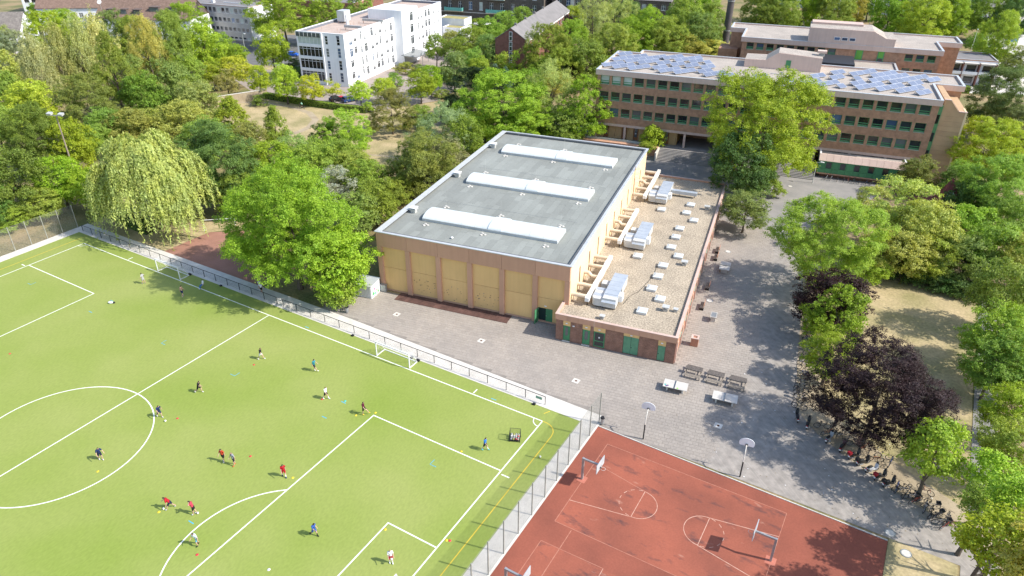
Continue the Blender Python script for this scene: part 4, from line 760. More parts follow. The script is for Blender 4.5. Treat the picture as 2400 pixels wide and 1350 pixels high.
for i, (x, y) in enumerate(((-47,189),(-44.5,191))):
    t = thing('parasol', ['large white square parasol by the white block terrace','second white parasol nearer the dark brick range'][i], 'parasol', (x,y,0)); MB().cyl((0,0,0),(0,0,3),.05,.05,6).obj('pole', K['galv'], t); MB().add([(-2,-2,2.5),(2,-2,2.5),(2,2,2.5),(-2,2,2.5),(0,0,3.2)],[(0,1,4),(1,2,4),(2,3,4),(3,0,4),(3,2,1,0)]).obj('canopy', K['white'], t)

# ================================================================ pale office at the street, brown roofed houses
of = thing('pale_office', 'pale grey three storey office with ribbon windows beside the street', 'office building', (-102.6,127.3,0), R(8))
facade(of,(-46,0),0,46,0,11.6,[(.7+1.95*i,z,1.45,h,'office') for i in range(23) for z, h in ((.4,.9),(3.0,1.5),(6.1,1.6),(9.2,1.8))],mat('pale_grey_facade',(.50,.48,.44),.8,(.45,.43,.4),.5),.15)
facade(of,(0,0),math.pi/2,13,0,11.6,[(5,3,1.4,1.5,'office'),(5,6.2,1.4,1.5,'office')],K['render']); facade(of,(0,13),math.pi,46,0,11.6,[],K['render'])
flat_roof(of,[(-46,0),(0,0),(0,13),(-46,13)],11.6,.25,.4,'slate','coping'); MB().box(-20,-19,4,5,11.6,12.6).obj('roof_vent', K['white'], of); MB().box(-16,-4,5.9,6.1,11.62,11.9).obj('roof_pipe', K['white'], of)
def gable_house(name, label, loc, rz, wd, dp, ze, zr, wall, roof, gab=None, dormers=(), wins=(), gwins=()):
    t = thing(name, label, 'house', loc, rz)           # ridge along local x
    block(t,0,wd,0,dp,0,ze,K[wall],f=wins,r=gwins)
    MB().add([(wd-.01,0,ze),(wd-.01,dp,ze),(wd-.01,dp/2,zr)],[(0,1,2)]).add([(.01,0,ze),(.01,dp/2,zr),(.01,dp,ze)],[(0,1,2)]).obj('gable', K[gab or wall], t)
    for s_ in (0,1):
        ya, yb = (-.5,dp/2) if s_ == 0 else (dp/2,dp+.5); sl_ = (zr-ze)/(dp/2); za = ze-.5*sl_
        v = [(-.2,ya,za if s_ == 0 else zr),(wd+.2,ya,za if s_ == 0 else zr),(wd+.2,yb,zr if s_ == 0 else za),(-.2,yb,zr if s_ == 0 else za)]
        MB().add(v+[(x,y,z+.2) for x,y,z in v],[(4,5,6,7),(0,1,5,4),(1,2,6,5),(2,3,7,6),(3,0,4,7)]).obj('roof', K[roof], t)
    for x, y, w_ in dormers:
        sl_ = (zr-ze)/(dp/2); zb = ze+y*sl_; h = 1.7
        d_ = MB().add([(x,y,zb),(x+w_,y,zb),(x+w_,y,zb+h),(x,y,zb+h),(x,y+h/sl_+.3,zb+h+.3*sl_),(x+w_,y+h/sl_+.3,zb+h+.3*sl_)],[(0,1,2,3),(0,3,4),(1,5,2),(3,2,5,4)]).obj('dormer', K['eternit'], t)
        MB().box(x+.2,x+w_-.2,y-.06,y-.01,zb+.3,zb+h-.2).obj('window', K['glassm'], d_); MB().box(x-.15,x+w_+.15,y-.3,y+1.2,zb+h,zb+h+.12).obj('dormer_roof', K['eternit'], d_)
    return t
bh = gable_house('brown_roof_house', 'house with brown tiled roof, dormers and slate clad gable by the street', (-142.8,95.6,0), R(25), 34, 14, 9.2, 14.6, 'render', 'tile', 'eternit',
    [(4,1.2,2.2),(9,1.2,2.2),(13.5,1.2,2.6),(19,2.2,3.4),(25.5,2.2,3.4)], [(2+3*i,z,1.4,1.5,'white') for i in range(10) for z in (1,4,6.9)], [(8.5,5.9,1.2,1.6,'white'),(8.5,2.6,1.2,1.6,'white'),(4.0,5.6,1.8,2.0,'white'),(11.6,5.9,1.1,1.6,'white')])
bl = MB().box(34.02,35.3,3.4,6.2,5.1,5.3).obj('balcony', K['render'], bh); MB().box(35.2,35.3,3.4,6.2,5.3,6.2).obj('rail', K['render'], bl); MB().box(34.02,34.1,6.5,8.0,9.4,13.8).obj('clad_strip', flat('dark_clad',(.06,.045,.04),.7), bh)
b2 = gable_house('brown_roof_house', 'taller brown tiled house with roof terrace and white satellite dish at the top left', (-172,92,0), R(38), 26, 15, 10.5, 16.8, 'render', 'tile', 'eternit', [(5,3.0,5.0),(15,3.0,5.5)], [(2+3*i,z,1.4,1.5,'white') for i in range(8) for z in (1,4,7)])
gable_house('grey_roof_house', 'grey tiled house with white gable wall at the left edge', (-172,58,0), R(38), 26, 13, 6.5, 12.0, 'render', 'gtile', 'render', [(6,1.5,2.4),(14,1.5,2.4)], [(2+3*i,z,1.4,1.5,'white') for i in range(8) for z in (1,4)])
gable_house('grey_roof_house', 'grey tiled house with skylights behind the trees at the far left edge', (-160,42,0), R(38), 24, 14, 5.5, 11.0, 'render', 'gtile', 'render', [(3,1.5,2.4)], [(2+3*i,z,1.4,1.5,'white') for i in range(7) for z in (1,3.5)])
t = thing('flat_apartment_row', 'pale apartment row with dark window bands in the top left corner', 'apartment block', (-232,118,0), R(33)); block(t,0,48,0,12,0,10,K['render'],f=[(1+3*i,z,2.2,1.6,'office') for i in range(15) for z in (1.2,4.2,7.2)],r=[(3,4,1.4,1.5,'white')]); flat_roof(t,[(0,0),(48,0),(48,12),(0,12)],10,.3,.4,'slate','coping')
t = thing('satellite_dish', 'white satellite dish on the brown tiled roof', 'satellite dish', (-137.5,95.5,13.6), R(30)); MB().cyl((0,0,-1.4),(0,0,.9),.05,.05,6).obj('mast', K['galv'], t); MB().cyl((0,-.1,1.0),(0,-.25,1.1),.25,.75,14).obj('dish', K['white'], t)
t = thing('flat_shop_building', 'low red brown building with grey flat roof and white roof units behind the white block', 'shop building', (-150,172,0), R(12)); block(t,0,48,0,26,0,6.2,K['redbrick']); flat_roof(t,[(0,0),(48,0),(48,26),(0,26)],6.3,.3,.4,'slate','coping')
for x, y, a_, b_ in ((30,8,2.0,2.0),(34,9,4.5,1.2),(38,12,2.5,1.5)): MB().box(x,x+a_,y,y+b_,6.3,7.9).obj('roof_unit', K['white'], t)
# white row houses and flats beyond the rear wing
for i, (x, y, ang, wd, l) in enumerate(((38,318,4,34,'white row house with blue band glimpsed between trees behind the school'),(76,316,4,30,'white row house behind the trees right of the flagpoles'),(-2,340,4,34,'white row house at the top edge behind the chimney'))):
    t = thing('row_house', l, 'house', (x,y,0), R(ang)); block(t,0,wd,0,11,0,9,K['render'],f=[(1.2+3.1*j,z,1.6,1.5,'white') for j in range(int(wd/3.1)) for z in (1.2,3.9,6.9)]); MB().box(-.1,wd+.1,-.15,-.01,5.9,6.3).obj('blue_band', mat('blue_band_%d'%i,(.10,.16,.34),.6), t)
    MB().add([(-.4,-.5,9),(wd+.4,-.5,9),(wd+.4,5.5,12.5),(-.4,5.5,12.5),(wd+.4,11.5,9),(-.4,11.5,9)],[(0,1,2,3),(3,2,4,5),(0,3,5),(1,4,2)]).obj('roof', K['slate'], t)
t = thing('flats', 'low block of flats with balconies at the right end of the rear wing', 'apartment block', (101,190,0), R(12))
block(t,0,26,0,12,0,6.8,K['render'],f=[(1.5+4.2*i,z,2.6,2.1,'office') for i in range(6) for z in (.4,3.6)]); flat_roof(t,[(0,0),(26,0),(26,12),(0,12)],6.9,.25,.3,'slate','coping')
for i in range(7): MB().box(.2+4.2*i,.5+4.2*i,-1.6,-.01,0,6.4).obj('pier', K['redbrick'], t)
for z in (3.1,6.2): MB().box(0,26,-1.5,-.01,z,z+.2).obj('balcony', K['conc'], t); 
MB().box(0,26,-1.6,-1.51,3.3,4.1).obj('balcony_rail', K['render'], t)
for i in range(14):      # street side beyond, mostly screened by trees
    x, y = -205+i*29+random.uniform(-6,6), 300+random.uniform(-10,40)
    if -60 < x < 110: continue
    t = thing('distant_house', 'distant pale house with pitched roof, '+ORD[i]+' along the far edge', 'house', (x,y,0), R(random.uniform(0,20))); block(t,0,14,0,10,0,6.5,K['render'],f=[(1.5+3*j,z,1.3,1.5,'white') for j in range(4) for z in (1,3.8)]); MB().add([(-.4,-.5,6.5),(14.4,-.5,6.5),(14.4,5,10.5),(-.4,5,10.5),(14.4,10.5,6.5),(-.4,10.5,6.5)],[(0,1,2,3),(3,2,4,5),(0,3,5),(1,4,2)]).obj('roof', K[random.choice(('tile','slate','gtile'))], t)
# red pyramid pavilion among the trees, garden wall, white shed
t = thing('pyramid_pavilion', 'small pavilion with steep red pyramid roof and louvred vent among the trees', 'pavilion', (119,80,0), R(9))
rr = mat('red_painted_roof',(.21,.055,.045),.7,(.17,.05,.04),1)
MB().box(-4.6,4.6,-4.6,4.6,0,2.6).obj('wall', K['brick'], t); MB().add([(-5.4,-5.4,2.5),(5.4,-5.4,2.5),(5.4,5.4,2.5),(-5.4,5.4,2.5),(-1.9,-1.9,4.4),(1.9,-1.9,4.4),(1.9,1.9,4.4),(-1.9,1.9,4.4)],[(0,1,5,4),(1,2,6,5),(2,3,7,6),(3,0,4,7)]).obj('lower_roof', rr, t)
MB().add([(-1.9,-1.9,4.4),(1.9,-1.9,4.4),(1.9,1.9,4.4),(-1.9,1.9,4.4),(0,1.0,8.4)],[(0,1,4),(1,2,4),(2,3,4),(3,0,4)]).obj('spire', rr, t)
v_ = MB().add([(-.85,-1.62,4.95),(.85,-1.62,4.95),(.4,-.62,6.4),(-.4,-.62,6.4),(-.85,-1.3,4.95),(.85,-1.3,4.95),(.4,-.3,6.4),(-.4,-.3,6.4)],[(0,1,2,3),(0,4,5,1),(1,5,6,2),(2,6,7,3),(3,7,4,0)]).obj('vent_frame', K['lgalv'], t)
for i in range(6): MB().box(-.7+.06*i,.7-.06*i,-1.68+.16*i,-1.58+.16*i,5.08+.21*i,5.14+.21*i).obj('louvre', K['dark'], v_)
t = thing('white_shed', 'white corrugated shed with colourful graffiti beneath the big tree', 'shed', (48.6,10.0,0), R(9.7)); MB().box(0,2.8,0,2.4,0,2.0).obj('body', K['white'], t)
for i in range(12): MB().box(.02+i*.23,.15+i*.23,-.04,-.003,.05,1.95).obj('rib', K['coping'], t)
MB().add([(-.1,-.15,2.0),(2.9,-.15,2.0),(2.9,2.5,2.15),(-.1,2.5,2.15),(-.1,-.15,2.06),(2.9,-.15,2.06),(2.9,2.5,2.21),(-.1,2.5,2.21)],[(4,5,6,7),(0,1,5,4),(1,2,6,5),(2,3,7,6),(3,0,4,7)]).obj('roof', K['coping'], t)
for i, (y, z, r_, c) in enumerate(((.5,.6,.28,(.1,.45,.15)),(1.0,.45,.2,(.08,.4,.3)),(1.5,.8,.16,(.55,.1,.12)),(.9,1.2,.18,(.5,.15,.3)),(1.8,.4,.22,(.12,.5,.12)))): MB().cyl((2.803,y,z),(2.815,y,z),r_,r_*.9,9).obj('graffiti', mat('graffiti_%d'%i,c,.6), t)
t = thing('utility_cabinet', 'grey cabinet standing at the left corner of the hall front', 'cabinet', W(.55,-.45,.02), TH); MB().box(-.35,.45,-.25,.2,0,1.05).obj('case', K['galv'], t); MB().box(-.38,.48,-.28,.23,1.05,1.12).obj('lid', K['galv'], t)
t = thing('garden_wall', 'low pale stone wall between the wood and the ring lawn', 'wall', (-47,65.5,0), R(66))
for i in range(12): MB().box(i*1.1,i*1.1+1.08,-.2,.2,0,2.2).obj('block', K['sand'], t); MB().box(i*1.1,i*1.1+1.08,-.26,.26,2.2,2.3).obj('cap', K['conc'], t)

# ================================================================ sports equipment
random.seed(21)
def goal(label, x, y, wd, dp, h, rz):
    t = thing('football_goal', label, 'goal', (x,y,.01), rz, 'football goals')     # mouth centre at origin, net towards local +y
    for s_ in (-1,1):
        MB().box(s_*wd/2-.05,s_*wd/2+.05,-.05,.05,0,h).obj('post', K['white'], t); MB().box(s_*wd/2-.04,s_*wd/2+.04,.05,dp,.0,.08).obj('side_bar', K['white'], t); MB().tube([(s_*wd/2,0,h-.05),(s_*wd/2,dp*.42,h-.02),(s_*wd/2,dp,.06)],.025,5).obj('net_stay', K['white'], t)
    MB().box(-wd/2-.05,wd/2+.05,-.051,.051,h-.001,h+.1).obj('crossbar', K['white'], t); MB().box(-wd/2,wd/2,dp-.04,dp+.04,.0,.08).obj('rear_bar', K['white'], t)
    MB().cyl((wd/2-.2,dp+.2,.16),(wd/2+.2,dp+.2,.16),.16,.16,10).obj('weight', K['dark'], t)
    nb = MB(); r_ = .006; pr = [(0,h),(dp*.42,h),(dp,.08)]
    def pt(u):
        return (u/.42*dp*.42, h) if u < .42 else (dp*.42+(u-.42)/.58*dp*.58, h-(u-.42)/.58*(h-.08))
    n = round(wd/.2)
    for i in range(n+1): xx = -wd/2+wd*i/n; nb.tube([(xx,*pt(0)),(xx,*pt(.42)),(xx,*pt(1))],r_,3)
    for j in range(1,14): y_, z_ = pt(j/14); nb.cyl((-wd/2,y_,z_),(wd/2,y_,z_),r_,r_,3)
    for s_ in (-1,1):
        for j in range(1,10): z_ = h*j/10; nb.cyl((s_*wd/2,0,z_),(s_*wd/2,dp*.42+(h-z_)/(h-.08)*dp*.58,z_),r_,r_,3)
        for j in range(1,7): yy = dp*j/7; nb.cyl((s_*wd/2,yy,.05),(s_*wd/2,yy,h if yy < dp*.42 else h-(yy-dp*.42)/(dp*.58)*(h-.08)),r_,r_,3)
    nb.obj('net', mat('white_net',(.7,.7,.7),.8), t)
goal('white goal with net at the left of the touchline, partly in tree shade', 21.05, .18, 5.1, 1.5, 2.05, 0)
goal('white goal with net on the touchline before the paved yard', 63.4, .2, 5.1, 1.5, 2.05, 0)
goal('white goal cut off by the bottom edge of the picture', PL+.05, -28.9, 7.32, 2.0, 2.44, -math.pi/2)
ballw = mat('white_ball',(.78,.78,.76),.5); ballm = MB().sph((0,0,.11),.11,12,8).mesh('football', [ballw, flat('black_patch',(.03,.03,.03),.5)], True)
for p in range(len(ballm.polygons)):
    if (p*7)%11 == 0: ballm.polygons[p].material_index = 1
for x, y, l in ((49.09,-21.2,'white football at the feet of the navy player on the centre circle'),(59.77,-29.29,'white football beside the leaning red shirted player'),(86.84,-5.06,'white football lying on the yellow line by the tall fence'),(62.95,-28.0,'white football at the heel of the red and white player')):
    tag(put('football', ballm, None, (x,y,.005)), l, 'ball')
ct_ = thing('ball_cage', 'black wire cage trolley filled with footballs near the corner', 'ball cage', (83.25,-4.05,0), R(24))
for x in (-.55,.55):
    for y in (-.42,.42): MB().cyl((x,y,.06),(x,y,1.15),.02,.02,6).obj('post', K['blacksteel'], ct_); MB().cyl((x,y-.02,.06),(x,y+.02,.06),.06,.06,8).obj('wheel', K['dark'], ct_)
for z in (.15,1.15): MB().tube([(-.55,-.42,z),(.55,-.42,z),(.55,.42,z),(-.55,.42,z),(-.55,-.42,z)],.02,6).obj('rail', K['blacksteel'], ct_)
for (a_, b_) in (((-.55,-.42),(.55,-.42)),((.55,-.42),(.55,.42)),((.55,.42),(-.55,.42)),((-.55,.42),(-.55,-.42))):
    wm = MB()
    for i in range(1,9): x, y = a_[0]+(b_[0]-a_[0])*i/9, a_[1]+(b_[1]-a_[1])*i/9; wm.cyl((x,y,.15),(x,y,1.15),.006,.006,4)
    for i in range(1,8): wm.cyl((*a_,.15+i*.125),(*b_,.15+i*.125),.005,.005,4)
    wm.obj('wire_side', K['blacksteel'], ct_)
MB().box(-.54,.54,-.41,.41,.13,.145).obj('floor', K['blacksteel'], ct_)
bc = [ballm]+[MB().sph((0,0,.11),.11,10,7).mesh('football', mat('ball_%d'%i,c,.5), True) for i, c in enumerate(((.75,.72,.68),(.7,.45,.35),(.65,.1,.12),(.75,.7,.2)))]
k = 0
for z in (.15,.34):
    for i in range(4):
        for j in range(3):
            if z > .2 and (i*3+j)%3 == 0: continue
            x, y = -.36+.24*i+random.uniform(-.02,.02), -.26+.26*j+random.uniform(-.02,.02); a_ = R(24)
            tag(put('football', bc[0 if k%3 else 1+k%4], None, (83.25+x*math.cos(a_)-y*math.sin(a_), -4.05+x*math.sin(a_)+y*math.cos(a_), z+.01*random.random())), 'football piled inside the black wire cage by the corner', 'ball', 'footballs in the wire cage'); k += 1
cm = {c: MB().cyl((0,0,0),(0,0,.05),.14,.07,12).mesh('marker_disc', mat('disc_'+c,v,.5)) for c, v in (('red',(.62,.04,.06)),('yellow',(.75,.55,.04)),('white',(.75,.75,.75)),('teal',(.05,.45,.42)))}
discs = [(21.49,-22.93,'red','at the far left of the pitch'),(49.23,-8.98,'red','below the player in black and white'),(49.75,-20.2,'red','right of the navy player on the circle'),(61.2,-20.2,'red','right of the grey shirted player'),(49.83,-29.5,'yellow','below the navy player inside the circle'),(59.63,-29.73,'yellow','below the ball of the leaning red player'),(66.75,-31.11,'red','below the player in light blue shorts'),(67.15,-20.15,'yellow','at the feet of the player all in red'),(61.02,-9.6,'red','at the feet of the white shirted walker'),(67.75,-8.3,'yellow','at the outstretched foot of the maroon player'),(66.2,-9.75,'yellow','at the standing foot of the maroon player'),(79.39,-8.5,'yellow','on the penalty area side line'),(79.14,-20.49,'yellow','beside the goal area corner'),(84.65,-18.62,'yellow','just outside the goal line'),(84.92,-18.5,'red','just outside the goal line'),(73.33,-28.99,'white','alone near the bottom edge'),(63.48,-8.5,'teal','right of the white shirted walker')]
for x, y, c, l in discs: tag(put('marker_disc', cm[c], None, (x,y,.006)), c+' marker disc on the turf '+l, 'marker', 'marker discs on the pitch')
t = thing('sports_bag', 'white and dark kit bag with turquoise strap lying on the pitch', 'bag', (21.05,-9.15,0), .4); MB().sph((0,0,.16),.3,12,8,sc=(1.3,.7,.55)).obj('bag', K['white'], t, smooth=True); MB().sph((.42,.1,.12),.2,10,6,sc=(1,.8,.6)).obj('flap', K['dark'], t, smooth=True); MB().ring((.1,.1,.2),.25,.025,'y',10,5,a1=math.pi).obj('strap', K['bline'], t)
# hoops of the red court: cranked steel arm, rectangular board
def court_hoop(label, x, y, rz):
    t = thing('court_hoop', label, 'basketball hoop', (x,y,.03), rz, 'basketball hoops of the red court')     # board towards +x
    MB().box(-.45,.45,-.45,.45,0,.012).obj('base_plate', mat('faded_base',(.46,.16,.11),.8), t) if 'faded_base' not in bpy.data.materials else MB().box(-.45,.45,-.45,.45,0,.012).obj('base_plate', bpy.data.materials['faded_base'], t)
    MB().box(-.1,.1,-.1,.1,.012,2.8).obj('column', K['galv'], t); MB().box(.1,1.75,-.08,.08,2.6,2.78).obj('arm', K['galv'], t)
    b_ = MB().box(1.75,1.81,-.9,.9,2.3,3.3).obj('backboard', mat('pale_backboard',(.42,.45,.47),.5) if 'pale_backboard' not in bpy.data.materials else bpy.data.materials['pale_backboard'], t)
    MB().box(1.812,1.82,-.3,.3,2.5,2.55).obj('target_mark', K['dark'], b_)
    MB().ring((2.1,0,2.42),.23,.014,'z',16,5).obj('rim', K['lgalv'], t); MB().box(1.81,1.9,-.08,.08,2.37,2.47).obj('bracket', K['dark'], t)
court_hoop('cranked steel hoop with pale backboard at the left end of the red court', 91.86, -5.61, R(0)); court_hoop('cranked steel hoop at the right end of the red court', 110.24, -5.95, R(180)); court_hoop('cranked steel hoop cut off at the bottom edge of the red court', 91.9, -20.35, R(0))
def fan_hoop(label, x, y, rz):
    t = thing('yard_hoop', label, 'basketball hoop', (x,y,.02), rz, 'fan backboard hoops on the yard')         # board towards +y
    MB().tube([(0,0,0),(0,0,2.0)],.07,8).obj('lower_pole', K['dark'], t); MB().tube([(0,0,2.0),(0,.06,2.5),(0,.3,3.0),(0,.75,3.35),(0,.98,3.42)],.055,8).obj('curved_pole', K['conc'], t)
    pts = [(.74*math.cos(a_), 3.55+.62*math.sin(a_)) for a_ in [R(-30)+R(240)*i/20 for i in range(21)]]; n = len(pts)
    MB().add([(x_,1.0,z_) for x_,z_ in pts]+[(x_,1.05,z_) for x_,z_ in pts],[tuple(range(n)),tuple(range(n,2*n))[::-1]]+[(i,n+i,n+(i+1)%n,(i+1)%n) for i in range(n)]).obj('fan_backboard', mat('white_fan_board',(.82,.85,.87),.4) if 'white_fan_board' not in bpy.data.materials else bpy.data.materials['white_fan_board'], t)
    MB().box(-.1,.1,.9,.999,3.3,3.5).obj('bracket', K['dark'], t); MB().ring((0,1.3,3.08),.22,.014,'z',16,5).obj('rim', K['lgalv'], t)
fan_hoop('curved pole hoop with white fan backboard, nearer the tall fence', 94.94, 2.95, R(9)); fan_hoop('curved pole hoop with white fan backboard, farther right by the lane', 105.25, 2.75, R(9))
# table tennis tables, game table, planter, picnic benches
tt = mat('pale_table_concrete',(.56,.53,.48),.8,(.48,.45,.41),1.5)
def tt_table(label, x, y, rz, marks=()):
    t = thing('table_tennis_table', label, 'table', (x,y,.02), rz, 'outdoor table tennis tables')
    for s_ in (-1,1): MB().box(min(s_*.02,s_*1.37),max(s_*.02,s_*1.37),-.76,.76,.69,.76).obj('table_half', tt, t); MB().prism([(s_*.9-.09,-.45),(s_*.9+.09,-.45),(s_*.9+.09,.45),(s_*.9-.09,.45)],0,.689).obj('leg', tt, t)
    MB().box(-.015,.015,-.82,.82,.765,.91).obj('net_plate', K['galv'], t)
    for i, (mx, my, c) in enumerate(marks): MB().cyl((mx,my,.7605),(mx,my,.764),.13,.11,7).obj('graffiti', c, t)
g1, g2, g3 = mat('teal_graffiti',(.05,.45,.40),.6), mat('violet_graffiti',(.12,.08,.2),.6), mat('lime_graffiti',(.25,.55,.1),.6)
tt_table('concrete table tennis table with teal graffiti near the annex corner', 95.03, 12.75, R(9.4), [(-1.15,-.35,g1),(-1.0,-.55,g2),(-.85,-.45,g2),(.3,-.6,g3)]); tt_table('clean concrete table tennis table, partly in tree shade', 100.6, 13.5, R(9.4)); tt_table('weathered concrete table tennis table beside the annex wall', 91.7, 44.75, R(99))
t = thing('football_table', 'small pedestal game table standing near the annex wall', 'game table', (94.4,29.85,.02), R(100)); MB().box(-.7,.7,-.42,.42,.78,.92).obj('table_frame', tt, t); MB().box(-.6,.6,-.32,.32,.921,.925).obj('play_field', K['galv'], t); MB().prism([(-.45,-.3),(.45,-.3),(.45,.3),(-.45,.3)],0,.779).obj('pedestal', tt, t)
for i in range(6): MB().cyl((-.5+.2*i,-.5,.97),(-.5+.2*i,.5,.97),.012,.012,5).obj('rod', K['galv'], t)
t = thing('litter_box', 'tall terracotta litter box with pale top at the annex corner', 'bin', (94.05,22.9,.02), TH); MB().box(-.45,.45,-.45,.45,0,1.15).obj('body', K['terracotta'], t); ringmesh([(-.48,-.48),(.48,-.48),(.48,.48),(-.48,.48)],[(-.25,-.25),(.25,-.25),(.25,.25),(-.25,.25)],1.15,1.25).obj('rim', mat('pale_pink_rim',(.6,.46,.4),.8), t)
def bin_(label, x, y):
    t = thing('litter_bin', label, 'bin', (x,y,.02)); MB().cyl((0,0,.1),(0,0,.85),.2,.24,12).obj('drum', K['galv'], t); MB().cyl((0,0,.85),(0,0,1.0),.26,.2,12).obj('lid', K['dark'], t); MB().box(-.04,.04,.2,.28,0,.95).obj('post', K['dark'], t)
bin_('small dark litter bin beside the fence corner at the red court', 90.2, 2.9); bin_('small grey litter bin under the big tree by the path', 50.9, 5.9)
def picnic(label, x, y, rz):
    t = thing('picnic_bench', label, 'bench', (x,y,.02), rz, 'slatted benches in a row')
    for i in range(4): MB().box(-1.0,1.0,.18+.15*i,.31+.15*i,.72,.77).obj('table_slat', K['wood'], t)
    for i in range(3): MB().box(-.95,.95,-.75+.15*i,-.62+.15*i,.42,.47).obj('seat_slat', K['lightwood'], t); MB().box(-.95,.95,1.1+.15*i,1.23+.15*i,.42,.47).obj('seat_slat', K['wood'], t)
    for x0 in (-.9,.82): MB().box(x0,x0+.09,-.7,-.55,0,.42).box(x0,x0+.09,.3,.45,0,.72).box(x0,x0+.09,-.72,1.5,.34,.41).box(x0,x0+.09,1.2,1.35,0,.42).obj('frame', K['lightwood'], t); MB().box(x0+.005,x0+.085,.18,.76,.64,.72).obj('cross_bar', K['wood'], t)
for i, (x, y) in enumerate(((95.95,16.4),(98.5,16.7),(101.05,17.0))): picnic(['slatted picnic bench nearest the annex corner','middle slatted picnic bench of the three','slatted picnic bench at the right end, touching the tree shade'][i], x, y, R(6))
def wall_bench(label, x, y):
    t = thing('wall_bench', label, 'bench', (x,y,.02), TH, 'benches along the annex wall')
    for i in range(3): MB().box(.1+.16*i,.24+.16*i,-.9,.9,.42,.47).obj('seat_slat', K['lightwood'], t)
    for i in range(2): MB().box(.62,.67,-.9,.9,.6+.2*i,.74+.2*i).obj('back_slat', K['terracotta'], t)
    for y0 in (-.75,.65): MB().box(.1,.66,y0,y0+.1,0,.42).obj('foot', K['dark'], t)
for i, (x, y) in enumerate(((88.6,50.2),(89.1,47.6),(90.75,38.0),(91.75,32.2))): wall_bench('terracotta backed bench at the annex wall, '+ORD[3-i]+' from the front corner', x, y)

